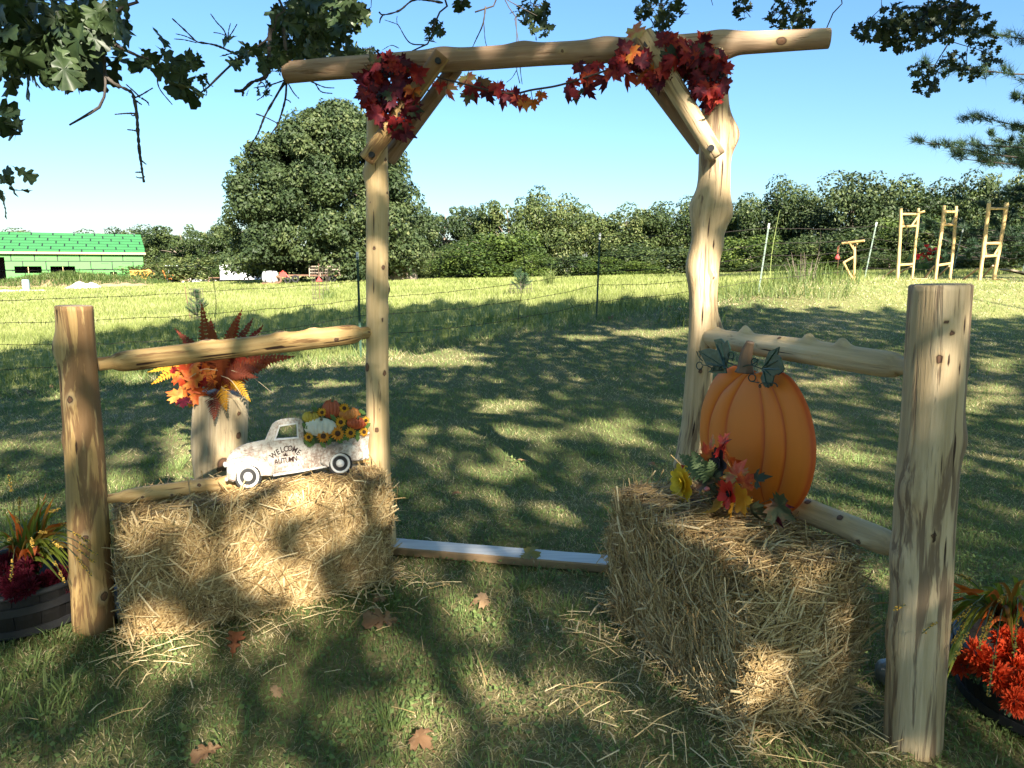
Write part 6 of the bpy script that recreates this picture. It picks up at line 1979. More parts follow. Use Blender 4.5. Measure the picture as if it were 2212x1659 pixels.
# ================================================================== BARREL PLANTERS
BARREL = pm('dark_barrel_stave', (.014, .013, .013), (.009, .008, .008), 9, .65, .5, 26, stretch=(1, 1, .15))
HOOP = pm('barrel_hoop', (.03, .031, .034), (.018, .018, .02), 12, .5)
SOIL = pm('potting_soil', (.03, .022, .016), (.015, .011, .008), 20, .95, .8, 40)
def barrel(c, r, h, label):
    c = np.asarray(c, float)
    t = thing('barrel_planter', c, label, 'planter')
    ns = 20
    prof = [(0, .84), (.25, .92), (.5, .97), (.75, .995), (1.0, 1.0)]
    V = []
    w = math.pi / ns * .975
    for (z, q) in prof:
        for (a, rr) in ((-w, r * q), (-w * .4, r * q * 1.012), (w * .4, r * q * 1.012), (w, r * q), (w, r * q - .02), (-w, r * q - .02)):
            V.append((math.cos(a) * rr, math.sin(a) * rr, z * h))
    F = []
    for i in range(len(prof) - 1):
        for j in range(6): F.append((i * 6 + j, i * 6 + (j + 1) % 6, (i + 1) * 6 + (j + 1) % 6, (i + 1) * 6 + j))
    F += [tuple(range(5, -1, -1)), tuple(range(24, 30))]
    me = mesh('stave', V, F, BARREL, smooth=False)
    for k in range(ns): inst('stave', me, Matrix.Translation(c) @ Matrix.Rotation(k * 2 * math.pi / ns, 4, 'Z'), t)
    for z, q in ((.2, .905), (.72, .99)):
        n = 48; V = []
        for j in range(n):
            a = j * 2 * math.pi / n
            for (dr, dz) in ((.004, -.018), (.012, -.016), (.013, .016), (.004, .018)): V.append(c + [math.cos(a) * (r * q + dr), math.sin(a) * (r * q + dr), z * h + dz])
        F = [(j * 4 + i, ((j + 1) % n) * 4 + i, ((j + 1) % n) * 4 + (i + 1) % 4, j * 4 + (i + 1) % 4) for j in range(n) for i in range(4)]
        MB().add(V, F).build('hoop', HOOP, t)
    P = [c + [math.cos(a) * r * .985, math.sin(a) * r * .985, h + .004] for a in np.linspace(0, 2 * math.pi, 49)]
    MB().add(*tube(P, .014, 8, False)).build('rim', HOOP, t, smooth=True)
    V = [c + [0, 0, h * .8]] + [c + [math.cos(k * .2618) * r * .95, math.sin(k * .2618) * r * .95, h * .78] for k in range(24)]
    MB().add(V, [(0, 1 + k, 1 + (k + 1) % 24) for k in range(24)]).build('soil', SOIL, t)
    KEEP_OUT.append([(c[0] + math.cos(k * .5236) * r * .86, c[1] + math.sin(k * .5236) * r * .86) for k in range(12)])
def mum_mesh(mat, seed):
    g = random.Random(seed); mb = MB()
    for (n_p, r_, el) in ((26, 1.0, .0), (26, .97, .28), (24, .92, .55), (20, .86, .82), (15, .78, 1.08), (9, .7, 1.35)):
        for j in range(n_p):
            a = j * 6.283 / n_p + g.uniform(-.15, .15); e = el + g.uniform(-.12, .12)
            d = np.array([math.cos(a) * math.cos(e), math.sin(a) * math.cos(e), math.sin(e)])
            s = nrm(np.cross(d, [0, 0, 1.01])); u_ = np.cross(s, d)
            L_ = r_ * g.uniform(.85, 1.1); w_ = .10
            mb.add([d * L_ * .25, d * L_ * .7 - s * w_ + u_ * .03, d * L_ + u_ * .07, d * L_ * .7 + s * w_ + u_ * .03, d * L_ * .7 - u_ * .04], [(0, 1, 4), (0, 4, 3), (1, 2, 4), (4, 2, 3)])
    V, F = mb.out()
    return mesh('flower_head', V, F, mat)
def planter_plants(c, rim_z, heads, hd, mm, lab_mum, leaves, stems, lab_grass, Yb, seed, base_v, leafmesh):
    g = random.Random(seed)
    t = thing('chrysanthemum_plant', (c[0], c[1], rim_z), lab_mum, 'flowers')
    for (x, y, dy) in heads:
        p = at(x, y, Yb + dy)
        d = nrm([g.gauss(0, .35), -1.0, .55 + g.gauss(0, .3)])
        s = hd * g.uniform(.9, 1.1)
        M = Matrix.Translation(p) @ Vector(d).to_track_quat('Z', 'Y').to_matrix().to_4x4() @ Matrix.Rotation(g.uniform(0, 6), 4, 'Z') @ Matrix.Diagonal((s, s, s, 1))
        inst('flower_head', mm[g.randrange(len(mm))], M, t)
        MB().add(*tube([p - np.array(d) * .01, np.array([p[0] * .6 + c[0] * .4, p[1] * .6 + c[1] * .4, rim_z - .08])], .003, 4)).build('stalk', M_STALK, t)
    for k in range(26):
        x, y, dy = g.choice(heads)
        p = at(x + g.uniform(-30, 30), y + g.uniform(0, 36), Yb + dy + .05)
        inst('leaf', leafmesh, orient(p, (g.uniform(-1, 1), -.4, g.uniform(-.5, .6)), (0, -1, .5), .05), t)
    t2 = thing('strap_leaf_plant', (c[0], c[1], rim_z), lab_grass, 'plant')
    more = [(x + g.uniform(-22, 22), y + g.uniform(-16, 26), dy + g.uniform(-.08, .08), g.choice([c_, c_, 'g', 'm']), w_ * .9, ah * g.uniform(.8, 1.2)) for (x, y, dy, c_, w_, ah) in leaves for _ in (0, 1)]
    for (x, y, dy, col_, w_, ah) in list(leaves) + more:
        b = at(base_v[0] + g.uniform(-30, 30), base_v[1] + g.uniform(-8, 8), Yb + .05); e = at(x, y, Yb + dy)
        P = smooth_path([b, b * .45 + e * .55 + np.array([0, 0, ah]), e], 12)
        T, U, W = frames(P); V = []
        sdv = nrm(np.cross(T[6], [g.gauss(0, .3), -1, .3]))
        for i in range(12):
            u = i / 11; ww = w_ * (.55 + .45 * math.sin(math.pi * min(u * 1.1, 1))) * (1 if u < .85 else max(0.15, (1 - u) / .15))
            nn = np.cross(sdv, T[i])
            V += [P[i] - sdv * ww, P[i] - nn * ww * .35, P[i] + sdv * ww]
        F = [(i * 3 + j, i * 3 + j + 1, i * 3 + 4 + j, i * 3 + 3 + j) for i in range(11) for j in (0, 1)]
        MB().add(V, F).build('strap_leaf', {'g': STRAP_G, 'o': STRAP_O, 'm': STRAP_M}[col_], t2, smooth=True)
    for (x, y, dy, ah) in stems:
        b = at(base_v[0] + g.uniform(-20, 20), base_v[1], Yb + .05); e = at(x, y, Yb + dy)
        P = smooth_path([b, b * .45 + e * .55 + np.array([0, 0, ah]), e], 18)
        s_ = MB().add(*tube(P, .0016, 4)).build('seed_stem', M_STALK, t2)
        mb = MB()
        for i in range(34):
            u = g.uniform(.80, 1.0) * 17; j = min(int(u), 16); q = P[j] * (1 - u + j) + P[j + 1] * (u - j)
            d = np.array([g.gauss(0, 1), g.gauss(0, 1), g.gauss(0, 1)]); q = q + nrm(d) * .004
            mb.add(*tube([q, q + nrm(d) * .004], [.0032, .001], 4))
        mb.build('seed_head', SEED, s_)
M_STALK = pm('green_stalk', (.09, .12, .05), (.05, .07, .03), 10, .6)
STRAP_G = leafmat('strap_green', [(.3, (.10, .15, .02)), (.7, (.24, .27, .04))], .35, .45, 9, objrand=.3)
STRAP_O = leafmat('strap_orange', [(.3, (.55, .11, .02)), (.7, (.68, .17, .03))], .35, .45, 9)
STRAP_M = leafmat('strap_bronze', [(.3, (.20, .13, .02)), (.7, (.34, .12, .02))], .35, .45, 9, objrand=.3)
SEED = pm('seed_head_yellow', (.62, .42, .07), (.5, .26, .04), 60, .7)
MUM_B = leafmat('mum_burgundy', [(.3, (.07, .006, .016)), (.7, (.14, .011, .026))], .25, .55, 3)
MUM_O = leafmat('mum_orange', [(.3, (.55, .055, .018)), (.7, (.68, .10, .03))], .25, .55, 3)
MLEAF = leaf_mesh('leaf', OAK, leafmat('mum_leaf', [(.3, (.02, .045, .015)), (.7, (.05, .09, .03))], .25), .2, .15, .2, 3)
cl = ground(30, 1378); cl = np.array([-2.12, 2.90, tz(-2.12, 2.90)])
barrel(cl, .30, .195, 'dark half-barrel planter of burgundy mums beside the flecked post')
planter_plants(cl, cl[2] + .195, [(58, 1224, -.12), (8, 1237, -.16), (16, 1264, -.22), (56, 1250, -.2), (60, 1272, -.24), (31, 1280, -.25), (117, 1253, -.12), (141, 1261, -.10), (40, 1256, -.2), (95, 1262, -.15), (128, 1240, -.05), (-20, 1265, -.2), (82, 1215, -.06), (20, 1215, -.1)], .052, [mum_mesh(MUM_B, k) for k in range(3)], 'burgundy chrysanthemums filling the dark half barrel beside the flecked post',
    [(104, 1065, 0, 'g', .010, .05), (121, 1087, .1, 'g', .010, .06), (151, 1126, -.1, 'o', .009, .05), (180, 1178, -.1, 'g', .010, .10), (16, 1100, 0, 'o', .009, .03), (60, 1112, -.1, 'g', .010, .02), (170, 1200, -.12, 'm', .010, .09), (-30, 1150, 0, 'g', .010, .06), (0, 1145, -.1, 'o', .008, .04), (100, 1065, .05, 'o', .006, .05), (140, 1150, -.15, 'm', .008, .05), (165, 1230, -.2, 'g', .010, .10), (30, 1200, -.25, 'm', .010, .08), (90, 1130, .1, 'm', .009, .04), (35, 1125, .05, 'g', .010, .03), (75, 1200, -.25, 'o', .010, .06), (115, 1195, -.2, 'g', .011, .08), (150, 1240, -.22, 'g', .010, .09), (55, 1212, -.26, 'o', .010, .05), (-10, 1195, -.2, 'o', .012, .06), (20, 1165, -.15, 'g', .011, .05), (130, 1178, 0, 'm', .009, .06)],
    [(20, 1028, .0, .05), (129, 1100, .0, .08), (211, 1198, -.35, .10), (198, 1244, -.35, .12), (141, 1256, -.3, .12), (23, 1252, -.3, .12), (154, 1135, -.1, .08), (42, 1076, 0, .05), (100, 1150, -.1, .06), (18, 1165, -.2, .05), (190, 1170, -.35, .1), (70, 1180, -.2, .08), (135, 1185, -.2, .08), (32, 1115, 0, .05), (170, 1190, -.2, .1), (205, 1215, -.35, .1)],
    'bronze and green strap-leaved plant with yellow seed heads above burgundy mums', cl[1], 5, (62, 1225), MLEAF)
cr = np.array([1.86, 2.22, 0.0])
barrel(cr, .31, .205, 'dark half-barrel planter of orange mums beside the thick streaked post')
planter_plants(cr, cr[2] + .205, [(2149, 1420, -.16), (2110, 1412, -.14), (2160, 1465, -.24), (2197, 1440, -.22), (2166, 1381, -.1), (2197, 1387, -.12), (2194, 1515, -.32), (2205, 1480, -.28), (2077, 1437, -.05), (2225, 1410, -.2), (2240, 1470, -.28), (2130, 1440, -.16), (2180, 1412, -.16)], .050, [mum_mesh(MUM_O, 10 + k) for k in range(3)], 'orange chrysanthemums filling the dark half barrel beside the streaked post',
    [(2058, 1258, .1, 'o', .009, .03), (2056, 1281, 0, 'o', .008, .05), (2077, 1316, -.1, 'g', .010, .06), (2033, 1466, -.2, 'g', .014, .14), (2187, 1244, 0, 'g', .010, .05), (2230, 1250, .1, 'g', .010, .05), (2060, 1300, .1, 'g', .010, .06), (2130, 1290, -.2, 'o', .009, .06), (2040, 1345, 0, 'g', .010, .08), (2100, 1270, .15, 'g', .010, .05), (2080, 1350, -.1, 'o', .009, .06), (2120, 1330, -.2, 'm', .010, .06), (2190, 1300, -.2, 'g', .011, .05), (2060, 1380, -.1, 'm', .009, .09), (2185, 1380, -.3, 'g', .011, .10), (2140, 1260, 0, 'g', .010, .05), (2215, 1300, -.2, 'm', .010, .05), (2050, 1325, .1, 'm', .009, .06), (2100, 1390, -.2, 'o', .009, .08), (2210, 1340, -.3, 'o', .010, .06)],
    [(1931, 1316, -.25, .08), (1992, 1368, -.3, .10), (2035, 1366, -.2, .08), (2135, 1505, -.42, .16), (2127, 1380, -.3, .1), (2115, 1402, -.35, .1), (2062, 1425, -.3, .12), (2072, 1340, -.2, .08), (2070, 1240, .1, .04), (2055, 1395, -.2, .1), (2160, 1300, -.2, .06), (2190, 1420, -.4, .14), (2200, 1262, 0, .04)],
    'green and orange strap-leaved plant with yellow seed heads above orange mums', cr[1], 6, (2170, 1350), MLEAF)

# ================================================================== FALLEN LEAVES
DRY = leafmat('dry_leaf_tan', [(.3, (.22, .12, .06)), (.7, (.42, .27, .15))], .2, .7, 3, objrand=.4)
DRY_R = leafmat('dry_leaf_russet', [(.3, (.22, .06, .02)), (.7, (.38, .14, .06))], .2, .7, 3)
DRY_G = leafmat('dry_leaf_yellowgreen', [(.3, (.2, .18, .05)), (.7, (.32, .27, .09))], .2, .7, 3)
dl = [leaf_mesh('leaf', OAK, DRY, .5, .5, .5, 1), leaf_mesh('leaf', MAPLE, DRY, .5, .2, .4, 2), leaf_mesh('leaf', OAK, DRY_R, .6, .4, -.5, 3), leaf_mesh('leaf', MAPLE, DRY_G, .2, .2, .3, 4)]
FL = [(830, 1363, .17, 0, .5, 'large curled tan oak leaf on the grass in front of the truck-sign bale'), (508, 1412, .12, 2, .7, 'upright russet leaf at the foot of the truck-sign bale'), (905, 1616, .075, 1, .4, 'small tan leaf on the sunny grass near the front'), (452, 1648, .10, 0, .2, 'tan oak leaf lying on the sunlit grass patch'),
      (1043, 1312, .085, 1, .2, 'pale brown leaf on shaded grass between the bales'), (822, 1305, .06, 1, .4, 'small crumpled leaf beside the corner of the truck-sign bale'), (987, 1077, .07, 0, .3, 'small pale leaf on the lawn behind the threshold board'), (66, 852, .16, 1, .4, 'pale brown leaf lying by the wire fence'), (106, 843, .14, 0, .6, 'curled tan leaf standing in the grass by the wire fence'),
      (598, 1513, .05, 1, .3, 'tiny orange-tan leaf on the grass before the bales'), (1130, 1003, .07, 1, .2, 'brown leaf on the lawn seen through the archway'), (1318, 690, .2, 0, .5, 'dry leaf at the foot of the fence grass'), (1250, 672, .16, 1, .4, 'dry leaf on the mown edge below the fence'), (1450, 668, .16, 2, .4, 'russet leaf in the fence grass behind the archway'), (2090, 1345, .09, 0, .3, 'dry leaf on bare grass behind the orange mums'), (1405, 1010, .06, 1, .3, 'small tan leaf by the foot of the crooked arch post')]
g = random.Random(33)
for (x, y, s, k, tilt, lab) in FL:
    p = ground(x, y) + [0, 0, .03 + s * .12]
    a = g.uniform(0, 6.28)
    o = inst('fallen_leaf', dl[k], orient(p, (math.cos(a), math.sin(a), g.uniform(-.1, tilt)), (g.uniform(-.3, .3) , -tilt, 1), s))
    tag(o, lab, 'leaf')
p = arch(1142, 1224); p = np.array([p[0], p[1] - .03, .062]); o = inst('fallen_leaf', dl[3], orient(p, (.9, -.4, .05), (0, -.2, 1), .11)); tag(o, 'yellow-green leaf lying on the whitewashed threshold board', 'leaf')

# ================================================================== OVERHEAD OAKS
OAK_LEAF = leafmat('oak_leaf', [(.3, (.022, .042, .018)), (.7, (.055, .085, .032))], .28, .45, 4, objrand=.3, spec=.4)
OAK_MASS = leafmat('oak_foliage', [(0, (.14, .20, .075)), (1, (.22, .28, .105))], .55, .45, tintattr='tint')
OAK_BARK = pm('oak_bark', (.085, .072, .062), (.035, .03, .027), 14, .9, .9, 30, stretch=(1, 1, .4))

OAK_SPRAY = leafmat('oak_leaf_shaded', [(0, (.016, .030, .014)), (1, (.042, .062, .024))], .2, .5, tintattr='tint')  # darker copy of the crown leaf, shaded look of the sprays put into the colour
# sunlit patches of the photograph (photo pixels): ellipses (x, y, rx, ry)
LIT_GROUND = [(800, 776, 170, 17), (640, 790, 70, 9), (940, 772, 90, 12), (1085, 880, 66, 14), (1335, 934, 52, 20), (1110, 936, 110, 12), (1412, 720, 60, 11), (1500, 713, 45, 9), (1085, 1018, 64, 15), (985, 780, 60, 8),
              (1835, 985, 62, 22), (1790, 830, 48, 16), (2130, 862, 66, 26), (2160, 785, 55, 11), (1950, 790, 60, 8), (400, 985, 22, 52), (420, 920, 25, 20), (250, 1030, 22, 18), (140, 860, 40, 12), (300, 820, 60, 10), (1270, 730, 40, 6), (700, 830, 50, 8), (2050, 1010, 40, 14), (620, 1000, 30, 12),
              (440, 1405, 170, 22), (640, 1345, 90, 22), (850, 1548, 120, 36), (450, 1625, 150, 34), (235, 1630, 120, 26), (1142, 1500, 46, 38), (900, 1252, 30, 13), (860, 1625, 70, 22), (700, 1650, 120, 18), (1715, 1622, 110, 26), (1880, 1640, 80, 16), (1060, 1590, 40, 16), (620, 1480, 40, 18), (1990, 1650, 60, 16), (60, 1440, 50, 12), (150, 1470, 35, 10), (1330, 1560, 45, 14)]
LIT_THINGS = [(654, 1057, 57, 47), (540, 1122, 47, 36), (505, 1191, 80, 34), (520, 1240, 66, 15), (654, 1226, 38, 52), (660, 1294, 42, 24), (414, 1372, 86, 24), (740, 1050, 22, 20), (650, 1022, 50, 8), (475, 985, 34, 42), (700, 735, 48, 12), (620, 748, 30, 8), (212, 960, 14, 42), (195, 870, 12, 20), (470, 1058, 40, 10),
              (1610, 1540, 28, 40), (1640, 1490, 22, 22), (1560, 1130, 26, 9)]
LIT_ARCH = [(1128, 104, 66, 16), (1340, 92, 60, 14), (1502, 600, 26, 46), (1552, 640, 22, 34), (1560, 400, 18, 24), (960, 160, 14, 20), (870, 130, 30, 12), (820, 1090, 18, 46), (815, 1000, 12, 26), (1495, 960, 20, 16), (1380, 75, 20, 12)]
EDGE_X = np.array([-600, -200, 0, 150, 300, 420, 560, 700, 860, 1000, 1150, 1290, 1440, 1500, 1600, 1700, 1850, 2000, 2212, 2900])
EDGE_Y = np.array([800, 775, 757, 735, 707, 692, 682, 668, 660, 652, 655, 652, 640, 655, 662, 666, 668, 674, 690, 715])

def in_ell(x, y, E, grow=1.0):
    m = np.zeros(len(x), bool)
    for i, (a, b, rx, ry) in enumerate(E):
        u, v = (x - a) / (rx * grow), (y - b) / (ry * grow); th = np.arctan2(v, u)
        m |= np.hypot(u, v) < 1.0 + .30 * np.sin(2 * th + i * 1.3) + .22 * np.sin(3 * th + i * 2.7) + .16 * np.sin(5 * th + i)
    return m

def quad_hit(Lp, o, u, v):
    n = np.cross(u, v); t = ((Lp - o) @ n) / np.dot(SUN, n)
    h = Lp - SUN * t[:, None]
    a = ((h - o) @ u) / np.dot(u, u); b = ((h - o) @ v) / np.dot(v, v)
    return (t > 0) & (a > 0) & (a < 1) & (b > 0) & (b < 1), h

def lights_through(Lp, ground_only=False):
    """True where a leaf at Lp would shade one of the patches that the sun reaches in the photograph"""
    out = np.zeros(len(Lp), bool)
    up = np.array([0, 0, 1.0])
    blocked = np.zeros(len(Lp), bool)
    for (o, u, v) in () if ground_only else ((LA, lu * LLEN, up * LH), (LA + up * LH, lu * LLEN, lv * LD), (RF_, ru * RLEN, up * RH), (RF_ + up * RH, ru * RLEN, rv * RD), (RN, rv * RD, up * RH), (tr(120, 1200), tr(2000, 1200) - tr(120, 1200), tr(120, 400) - tr(120, 1200)),
                      (SB - [.19, .0, 0], np.array([.38, 0, 0]), up * .62), (LPO - [.08, .07, 0], np.array([.16, 0, 0]), up * 1.4)):
        ok, h = quad_hit(Lp, np.asarray(o, float), u, v)
        x, y, z = project(h)
        out |= ok & in_ell(x, y, LIT_THINGS); blocked |= ok
    ok, h = quad_hit(Lp, arch(560, 1250), arch(1830, 1250) - arch(560, 1250), up * 2.9)
    x, y, z = project(h); out |= ok & in_ell(x, y, LIT_ARCH) & (not ground_only)
    a, b = at(212, 770, LPO[1]), at(797, 700, BL[1])
    ok, h = quad_hit(Lp, a - up * .12, b - a, up * .2)
    x, y, z = project(h); out |= ok & in_ell(x, y, LIT_THINGS) & (not ground_only)
    # ground
    t = Lp[:, 2] / SUN[2]
    for _ in range(4):
        h = Lp - SUN * t[:, None]; t = t + (h[:, 2] - terrain(h[:, 0], h[:, 1])) / SUN[2]
    h = Lp - SUN * t[:, None]
    x, y, z = project(h)
    front = z > .3
    lit = front & (in_ell(x, y, LIT_GROUND) | (y < np.interp(x, EDGE_X, EDGE_Y) + 5 * np.sin(x * .045) + 4 * np.sin(x * .11 + 1)))
    # lights beyond the field of view to the sides stay with the trees
    out |= lit & ~blocked
    return out

def in_view(P, mx=70, my=70):
    x, y, z = project(P)
    return (z > .05) & (x > -mx) & (x < 2212 + mx) & (y > -my) & (y < 1659 + my)

TREES_O = [((1.0, 3.5, 9.5), (10.5, 9.5, 5.0), (-4.6, -2.2)), ((14.5, -4.5, 9.5), (10.0, 10.0, 5.0), (16.0, -6.0)), ((-9.5, -8.0, 9.0), (10.0, 10.0, 5.0), (-9.5, -9.0)), ((5.5, -14.0, 9.0), (10.0, 9.0, 5.0), (5.5, -14.5))]
OLAB = ['spreading oak whose leafy boughs and bare twigs hang over the archway', 'oak standing out to one side, shading the near lawn', 'oak standing on the open side of the lawn, shading the barrel of burgundy mums', 'oak on the sun side, shading the straw bales']

def shade_leaves():
    g = np.random.default_rng(77)
    cell = .24
    gx, gy = np.meshgrid(np.arange(-20, 19, cell), np.arange(-5, 27, cell))
    gx, gy = gx.ravel(), gy.ravel()
    outs = []
    for layer in range(6):
        x = gx + g.uniform(-cell, cell, len(gx)) * .6; y = gy + g.uniform(-cell, cell, len(gx)) * .6
        h = g.uniform(5.2, 13.8, len(gx))
        Lp = np.stack([x, y, np.zeros(len(x))], 1) + SUN[None] * (h / SUN[2])[:, None]
        k = np.zeros(len(Lp), int) - 1
        best = np.full(len(Lp), 9e9)
        for i, (c, r_, _) in enumerate(TREES_O):
            d = (((Lp - np.array(c)) / np.array(r_)) ** 2).sum(1)
            m = (d < 1.0) & (d < best); k[m] = i; best[m] = d[m]
        ok = (k >= 0) & ~in_view(Lp)
        Lp, kk = Lp[ok], k[ok]
        lit = lights_through(Lp)
        e1 = nrm(np.cross(SUN, [0, 0, 1.0])); e2 = np.cross(e1, SUN)
        for off in (e1 * .05, -e1 * .05): lit |= lights_through(Lp + off, True)
        outs.append((Lp[~lit], kk[~lit]))
    return np.concatenate([o[0] for o in outs]), np.concatenate([o[1] for o in outs])
SL, SK = shade_leaves()
print('shade leaves', len(SL))

OAKM = [leaf_mesh('leaf', OAK, OAK_LEAF, c, f, cu, s) for s, (c, f, cu) in enumerate(((.15, .2, .2), (-.2, .15, .3), (.35, .1, -.2), (.1, .35, .4)))]
OAK_XY = np.array(OAK)

def oak_foliage(C, D, Nn, size, tint):
    """many lobed oak leaves joined: outline fan around the middle"""
    n = len(C); m = len(OAK_XY)
    D = D / np.linalg.norm(D, axis=1)[:, None]
    Nn = Nn - D * (Nn * D).sum(1)[:, None]; Nn /= np.linalg.norm(Nn, axis=1)[:, None] + 1e-9
    X = np.cross(D, Nn)
    xy = np.vstack([OAK_XY, [[0, 0.02]]])
    V = C[:, None] + (X[:, None] * xy[None, :, :1] + D[:, None] * xy[None, :, 1:] + Nn[:, None] * (.18 * np.abs(xy[None, :, :1]) - .2 * (xy[None, :, 1:]) ** 2)) * size[:, None, None]
    q = (np.arange(n) * (m + 1))[:, None]
    F = np.concatenate([np.stack([q[:, 0] + i, q[:, 0] + (i + 1) % m, q[:, 0] + m], 1) for i in range(m)], 0)
    return V.reshape(-1, 3), F, np.repeat(tint, m + 1)

def oak(i):
    c, r_, tk = TREES_O[i]
    c = np.array(c); b = np.array([tk[0], tk[1], tz(*tk)])
    t = thing('oak_tree', b, OLAB[i], 'tree')
    g = np.random.default_rng(100 + i)
    mb = MB()
    fork = np.array([b[0] * .75 + c[0] * .25, b[1] * .75 + c[1] * .25, 4.2])
    if i == 0: fork = b + [0.3, .2, 4.2]
    mb.add(*tube(smooth_path([b - [0, 0, .2], b * .6 + fork * .4, fork], 12), np.linspace(.42, .3, 12) + .18 * np.exp(-np.linspace(0, 8, 12)), 14))
    mb.build('trunk', OAK_BARK, t, smooth=True)
    for k in range(9):
        a = k * .698 + g.uniform(-.2, .2)
        e = c + np.array([math.cos(a) * r_[0] * .75, math.sin(a) * r_[1] * .75, g.uniform(-1.0, 2.2)])
        P = smooth_path([fork, fork * .5 + e * .5 + [0, 0, 1.6], e], 14)
        if in_view(P, 120, 120).any(): continue
        lits = lights_through(P)
        MB().add(*tube(P, np.linspace(.10, .025, 14), 8)).build('limb', OAK_BARK, t, smooth=True)
    m = SK == i
    Lp = SL[m]; n = len(Lp)
    nn = SUN[None] * 1.2 + g.normal(size=(n, 3)) * .42; nn /= np.linalg.norm(nn, axis=1)[:, None]
    V, F, T = leaf_cards(Lp, nn, g.uniform(.17, .25, n), g.random(n), .75)
    o = obj('foliage', V, F, OAK_MASS, t, attrs={'tint': T}); tag(o, kind='stuff')
    return t, fork
oaks = [oak(i) for i in range(4)]
OT, OFORK = oaks[0]

# ------------------------------------------------------------------ the boughs that hang into the picture
def bough(pts, d, r0, r1, up=True, bumpy=True):
    """pts in photo pixels at distance d (or per-point distances); tied back to the tree above the picture when it starts at the top edge"""
    dd = d if np.ndim(d) else [d] * len(pts)
    P = [at(x, y, q) for (x, y), q in zip(pts, dd)]
    if up:
        s = P[0]
        P = [s + np.array([(OFORK[0] - s[0]) * .35, (OFORK[1] - s[1]) * .35, 1.6 + .1 * dd[0]]), s + np.array([(OFORK[0] - s[0]) * .08, (OFORK[1] - s[1]) * .08, .45])] + P
    n = max(len(P) * 6, 12)
    Q = smooth_path(P, n)
    rr = np.linspace(r0, r1, n) * (1 + (.18 * np.random.default_rng(int(abs(pts[0][0]) * 7 + abs(pts[-1][1]))).normal(size=n) if bumpy else 0))
    MB().add(*tube(Q, np.clip(rr, .0012, 1), 7)).build('branch' if r0 > .012 else 'twig', OAK_BARK, OT, smooth=True)

bough([(289, -8), (266, 14), (232, 42), (223, 86), (224, 118), (228, 170), (226, 205), (216, 230), (192, 246), (150, 270)], 3.0, .024, .0045)
bough([(225, 160), (246, 180), (282, 198), (289, 212), (295, 243), (298, 286), (301, 324), (306, 361), (311, 394)], 3.0, .0075, .0045, False)
for p in ([(289, 212), (305, 205), (330, 190)], [(303, 211), (290, 198), (272, 182)], [(294, 245), (272, 245), (248, 247)], [(296, 283), (285, 281), (275, 280)], [(290, 214), (300, 222), (306, 226)], [(306, 212), (318, 220), (322, 228)], [(303, 345), (312, 352), (316, 355)], [(305, 372), (298, 372), (292, 372)], [(308, 384), (300, 384), (294, 382)], [(309, 388), (312, 380)], [(298, 244), (288, 250), (284, 248)]):
    bough(p, 3.0, .0035, .0022, False)
bough([(223, 80), (262, 104), (315, 126), (345, 126), (352, 112), (358, 104)], 3.1, .008, .003, False)
bough([(344, 128), (340, 165), (345, 192), (372, 226)], 3.1, .0035, .002, False)
bough([(601, -6), (598, 30), (584, 77), (544, 109), (515, 126), (475, 163), (448, 190), (428, 204)], 3.7, .018, .004)
bough([(515, 120), (470, 99), (435, 92), (424, 89), (400, 66), (372, 40)], 3.7, .006, .003, False)
bough([(424, 89), (400, 78), (380, 73)], 3.7, .003, .002, False); bough([(424, 92), (398, 86), (376, 84)], 3.7, .003, .002, False)
bough([(493, 92), (484, 66), (468, 48), (455, 30)], 3.7, .004, .0022, False); bough([(492, 86), (494, 66), (498, 50)], 3.7, .003, .002, False); bough([(492, 84), (504, 66), (512, 52)], 3.7, .003, .002, False); bough([(486, 76), (474, 72), (461, 70)], 3.7, .0025, .002, False)
bough([(584, 60), (581, 100), (578, 160), (544, 178), (524, 195), (507, 196)], 3.7, .010, .007, False); bough([(526, 194), (524, 208)], 3.7, .007, .005, False)
bough([(612, 60), (618, 120), (619, 166), (601, 200), (573, 249), (558, 286), (538, 321), (533, 332)], 3.75, .009, .003, False)
bough([(619, 168), (616, 215), (601, 266), (592, 280), (584, 292)], 3.75, .006, .003, False)
for p in ([(553, 246), (575, 254), (601, 267)], [(540, 318), (555, 326), (570, 330)], [(548, 326), (545, 334)], [(618, 172), (585, 183), (548, 190)], [(577, 182), (570, 205), (555, 217)], [(620, 176), (634, 200), (646, 213)], [(616, 214), (625, 218), (628, 222)], [(672, 176), (700, 188), (722, 190)], [(682, 182), (694, 198), (718, 202)]):
    bough(p, 3.75, .0035, .0022, False)
bough([(960, -8), (948, 29), (937, 57), (931, 86), (917, 99), (891, 109), (880, 116)], 5.2, .012, .005)
bough([(957, 6), (920, 0), (891, 1), (862, 23), (828, 32), (819, 26)], 5.2, .008, .005, False); bough([(828, 32), (822, 40), (820, 50)], 5.2, .005, .004, False)
bough([(917, 97), (885, 92), (862, 57), (857, 52), (831, 43)], 5.2, .0045, .0025, False); bough([(858, 54), (857, 42), (858, 35)], 5.2, .0025, .002, False); bough([(940, 50), (928, 66), (917, 80)], 5.2, .004, .002, False)
bough([(862, 104), (845, 98), (826, 108)], 5.2, .003, .002, False); bough([(806, -6), (790, 14), (776, 32), (772, 50), (776, 62)], 4.8, .005, .003)
bough([(1080, -6), (1049, 11), (1026, 26)], 5.6, .012, .006); bough([(1049, 14), (1043, 52), (1028, 86), (1017, 110)], 5.6, .006, .0035, False); bough([(1045, 48), (1048, 86), (1054, 108)], 5.6, .003, .002, False)
